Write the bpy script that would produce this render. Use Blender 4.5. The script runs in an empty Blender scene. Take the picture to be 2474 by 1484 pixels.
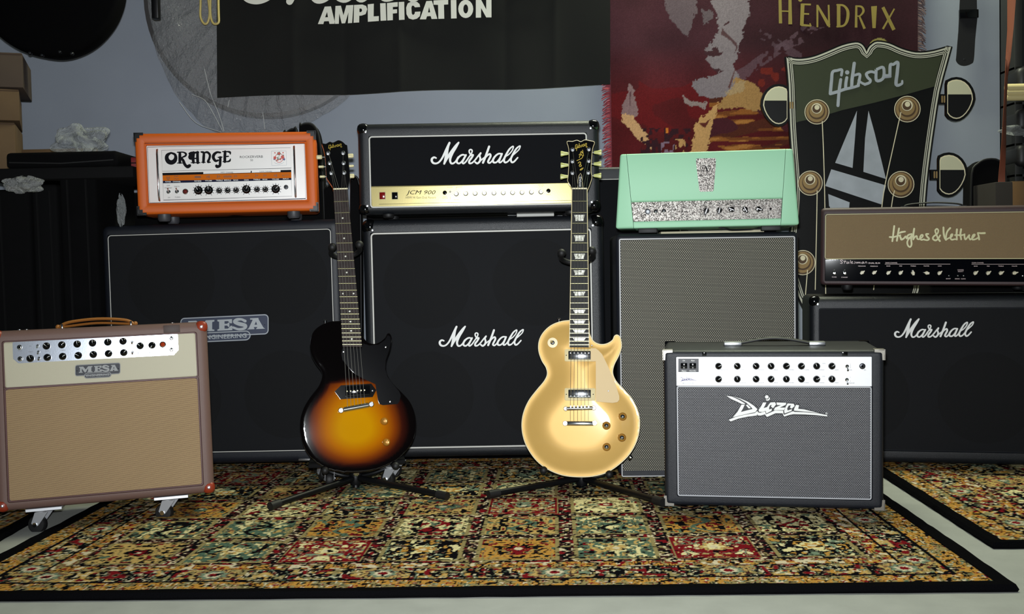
import bpy, bmesh, math, random
import numpy as np
from mathutils import Vector, Matrix, geometry
rnd = random.Random(7)
SC = bpy.context.scene
COL = SC.collection

# ---------------------------------------------------------------- camera
F, CX, CY, CAMH = 2587.0, 1237.0, 742.0, 0.647
PITCH, ROLL = 0.0368, 0.0213
right0 = Vector((1, 0, 0)); up0 = Vector((0, math.sin(PITCH), math.cos(PITCH))); fwd = Vector((0, math.cos(PITCH), -math.sin(PITCH)))
rgt = right0 * math.cos(ROLL) - up0 * math.sin(ROLL)
upv = right0 * math.sin(ROLL) + up0 * math.cos(ROLL)
CAM = Vector((0, 0, CAMH))
cd = bpy.data.cameras.new('camera'); co = bpy.data.objects.new('camera', cd); COL.objects.link(co)
cd.sensor_width = 36; cd.lens = F * 36 / 2474; cd.clip_start = .05
R3 = Matrix((rgt, upv, -fwd)).transposed()
co.matrix_world = Matrix.Translation(CAM) @ R3.to_4x4()
SC.camera = co

# ---------------------------------------------------------------- light and exposure
SC.view_settings.view_transform = 'Standard'; SC.view_settings.look = 'None'
SC.view_settings.gamma = 1; SC.view_settings.use_curve_mapping = False
SC.view_settings.exposure = 0.0
wd = bpy.data.worlds.new('world'); SC.world = wd; wd.use_nodes = True
wd.node_tree.nodes['Background'].inputs[0].default_value = (.55, .62, .7, 1)
wd.node_tree.nodes['Background'].inputs[1].default_value = .03
def area(name, loc, target, size, power, color, sy=None):
    l = bpy.data.lights.new(name, 'AREA'); l.energy = power; l.color = color; l.size = size
    if sy: l.shape = 'RECTANGLE'; l.size_y = sy
    o = bpy.data.objects.new(name, l); COL.objects.link(o); o.location = loc
    o.rotation_euler = (Vector(target) - Vector(loc)).to_track_quat('-Z', 'Y').to_euler(); return o
fl = area('camera_flash', (-.01, .03, CAMH + .07), (0, 3.3, .62), .045, 30, (.93, .97, 1.0), .03)
fl.data.spread = math.radians(102)
area('ceiling_tube_light', (.9, 3.80, 2.94), (.9, 3.76, 0), 1.2, 72, (.95, 1.0, .74), .18)

# ---------------------------------------------------------------- picture point -> place in the room
def ray(x, y):
    return (rgt * ((x - CX) / F) - upv * ((y - CY) / F) + fwd)
def P(x, y, Y):
    d = ray(x, y); return CAM + d * (Y / d.y)
def PZ(x, y, z):
    d = ray(x, y); return CAM + d * ((z - CAMH) / d.z)
def zoomed(ox, oy, s): return lambda x, y: (ox + x / s, oy + y / s)
ident = lambda x, y: (x, y)

# ---------------------------------------------------------------- materials
def lin(c):
    return tuple(((v / 255) / 12.92 if v / 255 <= .04045 else ((v / 255 + .055) / 1.055) ** 2.4) for v in c[:3]) + (1,)
MATS = {}
class NT:
    def __init__(s, name):
        s.m = bpy.data.materials.new(name); s.m.use_nodes = True; s.t = s.m.node_tree
        s.b = s.t.nodes['Principled BSDF']; s.out = s.t.nodes['Material Output']; s.c = None
    def n(s, t, **k):
        x = s.t.nodes.new(t)
        for a, b in k.items(): setattr(x, a, b)
        return x
    def l(s, a, b): s.t.links.new(a, b)
    def co(s, obj=True):
        if not s.c: s.c = s.n('ShaderNodeTexCoord').outputs['Object']
        return s.c
    def val(s, inp, v):
        if isinstance(v, bpy.types.NodeSocket): s.l(v, inp)
        else: inp.default_value = v
    def m2(s, op, a, b=None, c=None):
        x = s.n('ShaderNodeMath', operation=op)
        s.val(x.inputs[0], a)
        if b is not None: s.val(x.inputs[1], b)
        if c is not None: s.val(x.inputs[2], c)
        return x.outputs[0]
    def noise(s, scale, detail=2, vec=None, rough=.5):
        x = s.n('ShaderNodeTexNoise'); x.inputs['Scale'].default_value = scale; x.inputs['Detail'].default_value = detail
        x.inputs['Roughness'].default_value = rough; s.l(vec or s.co(), x.inputs['Vector']); return x.outputs['Fac']
    def ramp(s, f, stops):
        x = s.n('ShaderNodeValToRGB'); s.l(f, x.inputs[0]); e = x.color_ramp.elements
        e[0].position, e[0].color = stops[0][0], stops[0][1]
        e[1].position, e[1].color = stops[-1][0], stops[-1][1]
        for p, c in stops[1:-1]:
            q = e.new(p); q.color = c
        return x.outputs[0]
    def mix(s, f, a, b):
        x = s.n('ShaderNodeMix', data_type='RGBA'); s.val(x.inputs[0], f); s.val(x.inputs[6], a); s.val(x.inputs[7], b); return x.outputs[2]
    def bump(s, h, strength, dist=.001):
        x = s.n('ShaderNodeBump'); x.inputs['Strength'].default_value = strength; x.inputs['Distance'].default_value = dist
        s.l(h, x.inputs['Height']); s.l(x.outputs[0], s.b.inputs['Normal'])
    def set(s, color=None, rough=.5, metal=0, spec=.5, coat=0, trans=0, sheen=0):
        if color is not None: s.val(s.b.inputs['Base Color'], color)
        s.val(s.b.inputs['Roughness'], rough); s.val(s.b.inputs['Metallic'], metal)
        s.b.inputs['Specular IOR Level'].default_value = spec
        s.b.inputs['Coat Weight'].default_value = coat; s.b.inputs['Coat Roughness'].default_value = .06
        s.b.inputs['Transmission Weight'].default_value = trans
        s.b.inputs['Sheen Weight'].default_value = sheen
        return s
def simple(name, c, rough=.5, metal=0, spec=.5, coat=0, nscale=0, nvar=0, bscale=0, bstr=.3, bdist=.0006, trans=0, emit=0):
    if name in MATS: return MATS[name]
    t = NT(name); c = lin(c)
    col = c
    if nscale:
        col = t.ramp(t.noise(nscale, 3), [(.3, tuple(v * (1 - nvar) for v in c[:3]) + (1,)), (.7, tuple(min(1, v * (1 + nvar)) for v in c[:3]) + (1,))])
    t.set(col, rough, metal, spec, coat, trans)
    if bscale: t.bump(t.noise(bscale, 2), bstr, bdist)
    if emit:
        t.b.inputs['Emission Color'].default_value = c; t.b.inputs['Emission Strength'].default_value = emit
    MATS[name] = t.m; return t.m
def weave(name, px_, pz_, dot, dark, light, ax=.30, az=.30, rough=.7, var=.5, soft=.12, trans=0, bstr=.5, fine=0):
    """woven grille cloth: rows of raised thread crossings, each row shifted by half a pitch"""
    t = NT(name); s = t.n('ShaderNodeSeparateXYZ'); t.l(t.co(), s.inputs[0]); X, Z = s.outputs[0], s.outputs[2]
    v = t.m2('DIVIDE', Z, pz_); row = t.m2('FLOOR', v); fv = t.m2('SUBTRACT', t.m2('FRACT', v), .5)
    odd = t.m2('MULTIPLY', t.m2('MODULO', t.m2('ADD', row, 1000), 2), .5)
    fu = t.m2('SUBTRACT', t.m2('FRACT', t.m2('ADD', t.m2('DIVIDE', X, px_), odd)), .5)
    d = t.m2('SQRT', t.m2('ADD', t.m2('POWER', t.m2('DIVIDE', fu, ax), 2), t.m2('POWER', t.m2('DIVIDE', fv, az), 2)))
    mr = t.n('ShaderNodeMapRange', interpolation_type='SMOOTHSTEP'); t.l(d, mr.inputs[0])
    mr.inputs[1].default_value = 1 + soft * 2; mr.inputs[2].default_value = 1 - soft * 2; mr.inputs[3].default_value = 0; mr.inputs[4].default_value = 1
    nz = t.noise(9, 4); nf = t.noise(420, 1)
    lt = t.mix(t.m2('MULTIPLY', nf, var), lin(light), lin(dot))
    dk = t.mix(nz, lin(dark), tuple(v * 1.4 for v in lin(dark)[:3]) + (1,))
    t.set(t.mix(mr.outputs[0], dk, lt), rough, 0, .3); t.bump(mr.outputs[0], bstr, .0005)
    if trans:
        tr = t.n('ShaderNodeBsdfTransparent'); mx = t.n('ShaderNodeMixShader'); mx.inputs[0].default_value = trans
        t.l(t.b.outputs[0], mx.inputs[1]); t.l(tr.outputs[0], mx.inputs[2]); t.l(mx.outputs[0], t.out.inputs[0])
    MATS[name] = t.m; return t.m

tolex = simple('black_tolex', (23, 26, 33), .45, spec=.45, bscale=900, bstr=.55, bdist=.0009)
tolex_m = simple('marshall_tolex', (21, 24, 28), .42, spec=.5, bscale=700, bstr=.6, bdist=.001)
tolex_brown = simple('brown_tolex', (108, 84, 76), .5, spec=.4, bscale=900, bstr=.5, bdist=.0008)
tolex_plum = simple('plum_tolex', (62, 44, 45), .5, spec=.4, bscale=900, bstr=.5, bdist=.0008)
tolex_orange = simple('orange_vinyl', (206, 94, 22), .5, spec=.35, bscale=800, bstr=.3, bdist=.0005)
tolex_mint = simple('mint_vinyl', (158, 212, 174), .5, spec=.35, bscale=900, bstr=.2, bdist=.0004)
black_gloss = simple('black_gloss_plastic', (7, 8, 10), .08, spec=.6)
black_plastic = simple('black_plastic', (10, 11, 13), .4, spec=.25)
grey_ink = simple('grey_ink', (96, 92, 78), .6, spec=.1)
black_rubber = simple('black_rubber', (12, 12, 13), .6, bscale=400, bstr=.2)
black_matte = simple('black_matte', (10, 10, 11), .85, spec=.2)
black_cloth = simple('black_fabric', (9, 9, 10), .95, spec=.1, nscale=6, nvar=.3, bscale=500, bstr=.4)
chrome = simple('chrome', (225, 228, 232), .12, 1)
steel = simple('brushed_steel', (185, 187, 190), .34, 1, bscale=300, bstr=.1)
dark_steel = simple('dark_steel', (90, 92, 96), .35, 1)
white_paint = simple('white_print', (242, 243, 240), .5, spec=.2)
white_piping = simple('white_piping', (215, 214, 206), .45)
cream_piping = simple('cream_piping', (205, 198, 150), .5)
brown_piping = simple('brown_piping', (84, 44, 42), .5)
gold_metal = simple('gold_metal', (214, 170, 78), .22, 1)
gold_leaf = simple('gold_leaf_print', (226, 196, 84), .3, .6)
ink = simple('black_ink', (12, 12, 18), .6, spec=.08)
navy = simple('navy_ink', (20, 24, 54), .6, spec=.1)
red_led = simple('red_jewel', (120, 14, 14), .15, coat=.5)
amber = simple('amber_jewel', (150, 48, 18), .15, coat=.5, emit=.12)

# ---------------------------------------------------------------- mesh builder
def spline(pts, n=6, closed=False):
    """Catmull-Rom through points of any dimension"""
    a = [np.array(p, float) for p in pts]; m = len(a); out = []
    rng = range(m) if closed else range(m - 1)
    for i in rng:
        p0 = a[(i - 1) % m] if (closed or i > 0) else 2 * a[0] - a[1]
        p1 = a[i]; p2 = a[(i + 1) % m]
        p3 = a[(i + 2) % m] if (closed or i + 2 < m) else 2 * a[-1] - a[-2]
        for k in range(n):
            t = k / n
            out.append(.5 * ((2 * p1) + (-p0 + p2) * t + (2 * p0 - 5 * p1 + 4 * p2 - p3) * t * t + (-p0 + 3 * p1 - 3 * p2 + p3) * t ** 3))
    if not closed: out.append(a[-1])
    return out
def rrect(x0, x1, z0, z1, r, n=4):
    r = max(min(r, (x1 - x0) / 2 - 1e-5, (z1 - z0) / 2 - 1e-5), 1e-5); o = []
    for cx, cz, a0 in ((x1 - r, z1 - r, 0), (x0 + r, z1 - r, 90), (x0 + r, z0 + r, 180), (x1 - r, z0 + r, 270)):
        for k in range(n + 1):
            a = math.radians(a0 + 90 * k / n); o.append((cx + r * math.cos(a), cz + r * math.sin(a)))
    return o
class MB:
    def __init__(s): s.v = []; s.f = []; s.fm = []; s.mats = []
    def mi(s, m):
        if m not in s.mats: s.mats.append(m)
        return s.mats.index(m)
    def add(s, vs, fs, m):
        b = len(s.v); s.v += [tuple(v) for v in vs]; i = s.mi(m)
        for f in fs: s.f.append(tuple(b + k for k in f)); s.fm.append(i)
        return s
    def rbox(s, x0, x1, y0, y1, z0, z1, r, m, seg=2, M=None):
        bm = bmesh.new(); bmesh.ops.create_cube(bm, size=1)
        for v in bm.verts: v.co = Vector(((x0 + x1) / 2 + v.co.x * (x1 - x0), (y0 + y1) / 2 + v.co.y * (y1 - y0), (z0 + z1) / 2 + v.co.z * (z1 - z0)))
        if r > 0: bmesh.ops.bevel(bm, geom=bm.edges[:], offset=r, segments=seg, profile=.5, affect='EDGES')
        bm.verts.index_update()
        vs = [(M @ v.co if M else v.co) for v in bm.verts]; s.add(vs, [[v.index for v in f.verts] for f in bm.faces], m); bm.free(); return s
    def loft(s, loops, m, cap0=True, cap1=True, closed=True):
        n = len(loops[0]); vs = [p for L in loops for p in L]; fs = []
        for i in range(len(loops) - 1):
            for k in range(n if closed else n - 1):
                k2 = (k + 1) % n; fs.append((i * n + k, i * n + k2, (i + 1) * n + k2, (i + 1) * n + k))
        if cap0: fs.append(tuple(range(n))[::-1])
        if cap1: fs.append(tuple((len(loops) - 1) * n + k for k in range(n)))
        return s.add(vs, fs, m)
    def rings(s, spec, m, cap0=True, cap1=True, n=4):
        """spec: (x0,x1,z0,z1,corner radius,y) rounded rectangles lofted in order"""
        return s.loft([[(x, y, z) for x, z in rrect(x0, x1, z0, z1, r, n)] for x0, x1, z0, z1, r, y in spec], m, cap0, cap1)
    def poly(s, pts, y, m, y2=None, holes=()):
        """flat polygon in x,z at depth y; with y2 it gets sides back to y2"""
        L = [[Vector((p[0], p[1], 0)) for p in pts]] + [[Vector((p[0], p[1], 0)) for p in h] for h in holes]
        fl = [p for l in L for p in l]
        tris = geometry.tessellate_polygon(L)
        vs = [(p.x, y, p.y) for p in fl]; fs = []
        for t in tris:
            a, b, c = (fl[i] for i in t)
            ar = (b.x - a.x) * (c.y - a.y) - (c.x - a.x) * (b.y - a.y)
            fs.append(tuple(t) if ar > 0 else tuple(t)[::-1])
        s.add(vs, fs, m)
        if y2 is not None:
            for l in L:
                n = len(l); vs = [(p.x, y, p.y) for p in l] + [(p.x, y2, p.y) for p in l]
                s.add(vs, [(k, (k + 1) % n, n + (k + 1) % n, n + k) for k in range(n)], m)
        return s
    def lathe(s, prof, c, m, n=20, axis='y', M=None, cap=True):
        """prof: (radius, offset along axis)"""
        loops = []
        for r, h in prof:
            L = []
            for k in range(n):
                a = 2 * math.pi * k / n; p = (r * math.cos(a), r * math.sin(a))
                q = {'y': (p[0], h, p[1]), 'z': (p[0], p[1], h), 'x': (h, p[0], p[1])}[axis]
                q = Vector(q)
                if M: q = M @ q
                L.append(q + Vector(c))
            loops.append(L)
        return s.loft(loops, m, cap, cap)
    def tube(s, pts, r, m, n=8, closed=False, sy=1, caps=True):
        pts = [Vector(p[:3]) for p in pts]; rs = r if isinstance(r, (list, tuple)) else [r] * len(pts); loops = []; N = len(pts)
        up = None
        for i, p in enumerate(pts):
            a = pts[(i - 1) % N] if (closed or i) else p; b = pts[(i + 1) % N] if (closed or i < N - 1) else p
            d = (b - a).normalized()
            if up is None:
                up = Vector((0, 1, 0)) if abs(d.y) < .9 else Vector((1, 0, 0))
            e1 = d.cross(up)
            if e1.length < 1e-6: e1 = d.orthogonal()
            e1.normalize(); e2 = e1.cross(d).normalized(); up = e2
            loops.append([p + e1 * (rs[i] * math.cos(2 * math.pi * k / n)) + e2 * (rs[i] * sy * math.sin(2 * math.pi * k / n)) for k in range(n)])
        if closed: loops.append(loops[0])
        return s.loft(loops, m, caps and not closed, caps and not closed)
    def ball(s, c, r, m, sx=1, sy=1, sz=1, n=12):
        prof = [(max(r * math.sin(math.pi * i / (n // 2)), 1e-5), -r * math.cos(math.pi * i / (n // 2))) for i in range(n // 2 + 1)]
        return s.lathe(prof, c, m, n, 'z', Matrix.Diagonal((sx, sy, sz)))
    def build(s, name, parent=None, loc=None, label=None, smooth=True, ang=38, kind=None):
        me = bpy.data.meshes.new(name); me.from_pydata(s.v, [], s.f)
        for m in s.mats: me.materials.append(m)
        me.polygons.foreach_set('material_index', s.fm)
        bm = bmesh.new(); bm.from_mesh(me); bmesh.ops.recalc_face_normals(bm, faces=bm.faces); bm.to_mesh(me); bm.free()
        if smooth:
            me.polygons.foreach_set('use_smooth', [True] * len(me.polygons)); me.set_sharp_from_angle(angle=math.radians(ang))
        o = bpy.data.objects.new(name, me); COL.objects.link(o)
        if parent is not None: o.parent = parent
        if loc is not None: o.location = loc
        if label: o['label'] = label
        if kind: o['kind'] = kind
        return o
def inst(o, loc, parent=None, rot=None, kids=True):
    c = o.copy(); COL.objects.link(c); c.location = loc; c.parent = parent if parent is not None else o.parent
    if rot is not None: c.rotation_euler = rot
    if kids:
        for ch in list(o.children):
            d = ch.copy(); COL.objects.link(d); d.parent = c
    return c
class Thing:
    """an Empty at the thing's base; parts live in its frame: x right, y away from the viewer, z up, front at y=0"""
    def __init__(s, name, label, cat, X=0, Y=0, Z=0, yaw=0, tilt=0, roll=0, group=None):
        s.M = Matrix.Translation((X, Y, Z)) @ Matrix.Rotation(math.radians(yaw), 4, 'Z') @ Matrix.Rotation(math.radians(-tilt), 4, 'X') @ Matrix.Rotation(math.radians(roll), 4, 'Y')
        s.I = s.M.inverted(); s.e = bpy.data.objects.new(name, None); COL.objects.link(s.e); s.e.matrix_world = s.M; s.e.empty_display_size = .05
        s.e['label'] = label; s.e['category'] = cat
        if group: s.e['group'] = group
        s.z = ident
    def px(s, x, y, d=0):
        """local x,z where the sight line of a picture point meets the plane y=d"""
        x, y = s.z(x, y)
        o = s.I @ CAM; r = s.I.to_3x3() @ ray(x, y); k = (d - o.y) / r.y; q = o + r * k; return (q.x, q.z)
    def mpp(s, x, y):
        a = s.px(x, y); b = s.px(x + 10, y); return math.hypot(a[0] - b[0], a[1] - b[1]) / 10
    def map(s, pts, d=0): return [s.px(p[0], p[1], d) for p in pts]
def tag(o, label, cat, group=None, kind=None):
    o['label'] = label; o['category'] = cat
    if group: o['group'] = group
    if kind: o['kind'] = kind
    return o
def struct(o): o['kind'] = 'structure'; return o

def ribbon(mb, T, pts, y, m, y2=None, n=5, closed=False, cap=True, straight=False, d=0):
    """brush stroke: points (x, y, width) in picture units of T, laid on the plane y"""
    q = [np.array(p, float) for p in pts] if straight else spline(pts, n, closed)
    N = len(q); Lf = []; Rt = []
    for i, p in enumerate(q):
        a = q[(i - 1) % N] if (closed or i) else p; b = q[(i + 1) % N] if (closed or i < N - 1) else p
        t = (b - a)[:2]; L = np.hypot(*t) or 1; t = t / L; nn = np.array([-t[1], t[0]])
        w = p[2] / 2
        if straight and 0 < i < N - 1:
            t1 = (p - a)[:2]; t1 = t1 / (np.hypot(*t1) or 1); w = w / max(.5, abs(float(t1 @ t)))
        Lf.append(p[:2] + nn * w); Rt.append(p[:2] - nn * w)
    if closed:
        A = [T.px(p[0], p[1], d) for p in Lf]; B = [T.px(p[0], p[1], d) for p in Rt]
        vs = [(x, y, z) for x, z in A] + [(x, y, z) for x, z in B]
        mb.add(vs, [(k, (k + 1) % N, N + (k + 1) % N, N + k) for k in range(N)], m); return
    out = list(Lf)
    if cap and not straight:
        def arc(c, s_, e_):
            v = s_ - c; r = np.hypot(*v); a0 = math.atan2(v[1], v[0]); return [c + r * np.array([math.cos(a0 - math.pi * k / 5), math.sin(a0 - math.pi * k / 5)]) for k in range(1, 5)]
        out += arc(q[-1][:2], Lf[-1], Rt[-1]); out += Rt[::-1]; out += arc(q[0][:2], Rt[0], Lf[0])
        # strip + cap fans
    else: out += Rt[::-1]
    A = [T.px(p[0], p[1], d) for p in Lf]; B = [T.px(p[0], p[1], d) for p in Rt]; rp = [y - .00014 * k / N for k in range(N)]
    vs = [(x, rp[k], z) for k, (x, z) in enumerate(A)] + [(x, rp[k], z) for k, (x, z) in enumerate(B)]
    mb.add(vs, [(k, k + 1, N + k + 1, N + k) for k in range(N - 1)], m)
    if cap and not straight:
        for c, st in ((q[-1][:2], Lf[-1]), (q[0][:2], Rt[0])):
            v = st - c; r = np.hypot(*v); a0 = math.atan2(v[1], v[0])
            ps = [c + r * np.array([math.cos(a0 - math.pi * k / 6), math.sin(a0 - math.pi * k / 6)]) for k in range(7)]
            mb.add([(T.px(p[0], p[1], d)[0], y, T.px(p[0], p[1], d)[1]) for p in ps], [tuple(range(7))], m)
    if y2 is not None:
        O = [T.px(p[0], p[1], d) for p in out]; n_ = len(O)
        mb.add([(x, y, z) for x, z in O] + [(x, y2, z) for x, z in O], [(k, (k + 1) % n_, n_ + (k + 1) % n_, n_ + k) for k in range(n_)], m)
def line(mb, T, pts, w, y, m, d=0): ribbon(mb, T, [(p[0], p[1], w) for p in pts], y, m, straight=True, d=d)
def quad(mb, T, pts, y, m, y2=None, d=0): mb.poly(T.map(pts, d), y, m, y2)

_tx = {}
def text_mesh(st, bold=0, shear=0):
    k = (st, bold, shear)
    if k not in _tx:
        c = bpy.data.curves.new('t', 'FONT'); c.body = st; c.size = 1; c.offset = bold; c.shear = shear; c.resolution_u = 2; c.fill_mode = 'FRONT' if False else 'BOTH'
        o = bpy.data.objects.new('t', c); me = o.to_mesh()
        v = np.array([p.co[:2] for p in me.vertices]) if len(me.vertices) else np.zeros((0, 2)); f = [tuple(p.vertices) for p in me.polygons]
        o.to_mesh_clear(); bpy.data.objects.remove(o); bpy.data.curves.remove(c); _tx[k] = (v, f)
    return _tx[k]
def text(mb, T, st, x, y, h, yy, m, w=None, bold=0, shear=0, rot=None, d=0, slope=0, anchor='c'):
    """lettering whose box is centred at picture point x,y with cap height h (and width w) in T's picture units"""
    v, f = text_mesh(st, bold, shear)
    if not len(v): return
    lo, hi = v.min(0), v.max(0); sc = h / (hi[1] - lo[1]); sx = sc if w is None else w / (hi[0] - lo[0])
    q = (v - (lo + hi) / 2) * [sx, -sc]
    if anchor == 'l': q[:, 0] += (hi[0] - lo[0]) / 2 * sx
    if rot: c_, s_ = math.cos(rot), math.sin(rot); q = q @ np.array([[c_, s_], [-s_, c_]])
    q[:, 1] += q[:, 0] * slope
    mb.add([(lambda g: (g[0], yy, g[1]))(T.px(x + a, y + b, d)) for a, b in q], f, m)
# ---------------------------------------------------------------- lettering drawn as strokes (x, y, stroke width)
SCRIPT = [  # amplifier maker's script, drawn in a 2474 x 1031 enlargement
 [(240,640,38),(190,622,46),(140,655,54),(133,710,58),(165,762,52),(235,778,44),(310,745,44),(380,660,46),(440,545,52),(510,395,58),(575,255,52)],
 [(575,255,52),(540,340,62),(518,440,66),(500,550,70),(470,680,58),(442,785,46)],
 [(442,785,46),(500,670,56),(570,560,62),(650,440,60),(730,330,52),(802,250,44)],
 [(802,250,44),(725,375,66),(650,500,70),(602,620,62),(590,710,54),(620,775,48),(680,770,42),(740,710,38),(790,620,38)],
 [(965,568,36),(900,558,42),(825,600,46),(765,680,52),(760,750,50),(815,778,42),(880,730,40),(935,650,38),(985,565,44)],
 [(985,565,48),(935,660,50),(897,745,48),(925,778,42),(985,730,38),(1050,635,36),(1105,555,32)],
 [(1105,555,32),(1072,500,36),(1070,445,36),(1108,425,36),(1142,455,36),(1125,520,34),(1092,565,34)],
 [(1092,580,34),(1165,558,42),(1130,630,48),(1070,715,50),(1072,770,46),(1135,765,40),(1210,695,38),(1290,590,38),(1355,515,44)],
 [(1355,515,44),(1328,580,44),(1345,650,48),(1330,725,50),(1270,778,46),(1218,745,44)],
 [(1330,722,36),(1400,665,34),(1460,615,30)],
 [(1565,350,54),(1520,480,54),(1465,630,54),(1412,758,54)],
 [(1430,705,30),(1500,595,40),(1580,538,46),(1602,590,50),(1560,680,50),(1538,740,48),(1580,765,42),(1640,710,36),(1700,610,36)],
 [(1880,532,36),(1800,532,42),(1720,592,46),(1665,680,52),(1672,745,50),(1735,752,42),(1795,700,40),(1845,620,38),(1885,535,44)],
 [(1885,535,48),(1838,650,50),(1812,730,48),(1845,752,42),(1905,700,36),(1960,610,36)],
 [(1960,610,34),(2060,545,30),(2140,450,30),(2172,360,32),(2148,348,34),(2070,420,44),(1985,565,50),(1938,680,50),(1960,750,48),(2030,730,38),(2105,645,36)],
 [(2125,595,34),(2220,515,30),(2310,425,30),(2342,345,32),(2318,340,34),(2240,410,44),(2155,555,50),(2108,670,50),(2132,745,48),(2190,730,42),(2280,630,36)]]
SBOX = (105, 225, 2360, 800)
def fit_strokes(S, box, px):
    """scale stroke data from its own box to the picture box px=(x0,y0,x1,y1,slope)"""
    x0, y0, x1, y1 = box[:4]; X0, Y0, X1, Y1 = px[:4]; sl = px[4] if len(px) > 4 else 0
    kx = (X1 - X0) / (x1 - x0); ky = (Y1 - Y0) / (y1 - y0)
    return [[(X0 + (p[0] - x0) * kx, Y0 + (p[1] - y0) * ky + sl * (p[0] - x0) * kx, p[2] * (kx + ky) / 2) for p in st] for st in S]
def draw(mb, T, S, y, m, y2=None, n=5, d=0, fat=1):
    for i, st in enumerate(S): ribbon(mb, T, [(p[0], p[1], p[2] * fat) for p in st], y - .00016 * (i % 5), m, y2, n=n, d=d)
KETT = [
 [(280,150,38),(262,300,38),(238,485,36)], [(385,205,38),(358,350,38),(338,475,38)], [(180,392,36),(260,395,36),(350,368,30),(420,350,26)],
 [(395,305,34),(440,285,40),(520,272,34)], [(395,360,36),(418,400,40),(440,448,42),(495,420,36),(530,375,30),(540,400,30),(560,430,30)],
 [(665,325,34),(600,345,38),(565,390,38),(600,415,34),(655,372,32),(672,330,34),(655,440,36),(664,550,36),(635,612,34),(590,590,34),(568,520,34),(590,450,32),(650,400,30),(715,365,26)],
 [(722,210,40),(704,330,40),(702,445,36)], [(705,440,30),(745,385,32),(778,372,34),(790,430,34),(830,445,30)],
 [(830,440,28),(900,395,30),(912,350,34),(878,350,34),(852,405,36),(880,455,34),(940,440,30)],
 [(1035,325,34),(985,332,40),(1010,385,38),(1050,430,38),(1015,462,34),(940,450,32)],
 [(1298,355,32),(1255,425,34),(1195,468,36),(1135,430,36),(1158,375,34),(1232,320,32),(1256,250,32),(1225,212,34),(1188,250,34),(1212,335,34),(1255,430,38),(1290,480,42)],
 [(1370,180,38),(1374,300,40),(1395,400,40),(1425,455,38)], [(1518,195,40),(1465,255,36),(1435,330,36),(1420,455,34)],
 [(1425,455,32),(1480,420,30),(1550,385,30),(1570,332,34),(1538,345,34),(1525,410,36),(1555,452,34),(1620,440,32),(1660,445,32)],
 [(1668,225,42),(1660,330,40),(1668,450,34)], [(1760,222,42),(1745,330,40),(1762,445,34)], [(1625,350,32),(1700,350,34),(1780,352,32),(1840,330,30)],
 [(1835,335,34),(1838,400,36),(1858,445,36),(1900,400,32),(1945,345,32),(1935,400,34),(1960,445,34)],
 [(1960,450,34),(2030,400,30),(2065,340,34),(2030,345,34),(2005,400,34),(2010,448,34),(2080,440,32),(2150,400,32)],
 [(2130,310,34),(2150,380,38),(2160,445,40)], [(2130,300,30),(2200,308,38),(2285,305,42)]]
KBOX = (160, 130, 2305, 632)
GIB = [
 [(520,515,62),(530,385,66),(420,400,66),(310,440,70),(285,640,74),(255,950,76)], [(255,955,76),(440,905,76),(600,850,70),(780,810,66),(930,765,62)],
 [(505,615,66),(480,780,72),(460,950,72),(438,1240,72)], [(650,570,68),(628,700,70),(620,840,70)],
 [(828,228,74),(805,400,74),(775,620,76),(765,800,70)], [(815,520,60),(955,490,66),(950,620,66),(920,760,70)], [(930,640,50),(1010,700,56),(1090,735,62)],
 [(1320,450,60),(1220,430,64),(1120,480,68),(1150,570,66),(1210,630,66),(1190,690,66),(1080,735,66)],
 [(1350,380,66),(1520,330,68),(1520,580,70),(1360,640,72),(1350,380,66)], [(1540,510,56),(1620,520,60),(1680,500,70)], [(1560,560,56),(1690,545,60)],
 [(1680,540,70),(1690,270,70),(1760,258,66),(1868,208,74),(1855,450,76),(1830,740,78),(1960,720,60),(1975,650,46)]]
GBOX = (210, 190, 2000, 1245)
DIEZ = [
 [(130,145),(250,165),(400,235),(530,310),(525,325),(460,320),(380,280),(235,215)],
 [(265,160),(430,205),(600,280),(720,360),(795,432),(750,498),(660,515),(480,555),(270,605),(370,490),(455,338),(525,338),(480,430),(440,495),(560,462),(692,430),(660,388),(560,295),(420,215)],
 [(550,350),(580,335),(655,410),(610,418)],
 [(180,660),(330,600),(520,555),(745,515),(795,470),(805,500),(800,540),(770,570),(600,590),(400,630),(225,695)],
 [(915,290),(985,290),(960,350),(925,410),(1000,390),(1040,330),(1075,290),(1170,285),(1195,330),(1130,412),(1085,380),(1100,340),(1065,350),(1045,400),(1045,442),(1105,420),(1095,470),(985,525),(970,470),(900,492),(830,490),(820,450),(870,380)],
 [(805,500),(850,512),(960,482),(978,545),(1100,492),(1170,462),(1345,467),(1352,545),(1375,550),(1540,482),(1560,478),(1590,492),(1800,497),(2120,527),(2280,560),(2290,590),(2050,560),(1800,545),(1570,540),(1490,552),(1370,590),(1345,560),(1335,520),(1180,520),(1000,600),(965,560),(960,542),(860,570),(800,565)],
 [(1200,290),(1410,298),(1400,340),(1270,400),(1390,400),(1360,455),(1145,455),(1170,400),(1300,345),(1215,345)],
 [(1440,310),(1570,318),(1590,365),(1530,420),(1490,400),(1510,345),(1460,360),(1430,420),(1440,462),(1530,432),(1525,470),(1375,525),(1365,470),(1400,380)],
 [(1620,340),(1685,350),(1665,425),(1800,440),(2000,490),(2110,520),(1900,492),(1575,465),(1580,420)]]
DBOX = (130, 130, 2295, 700)
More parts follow.
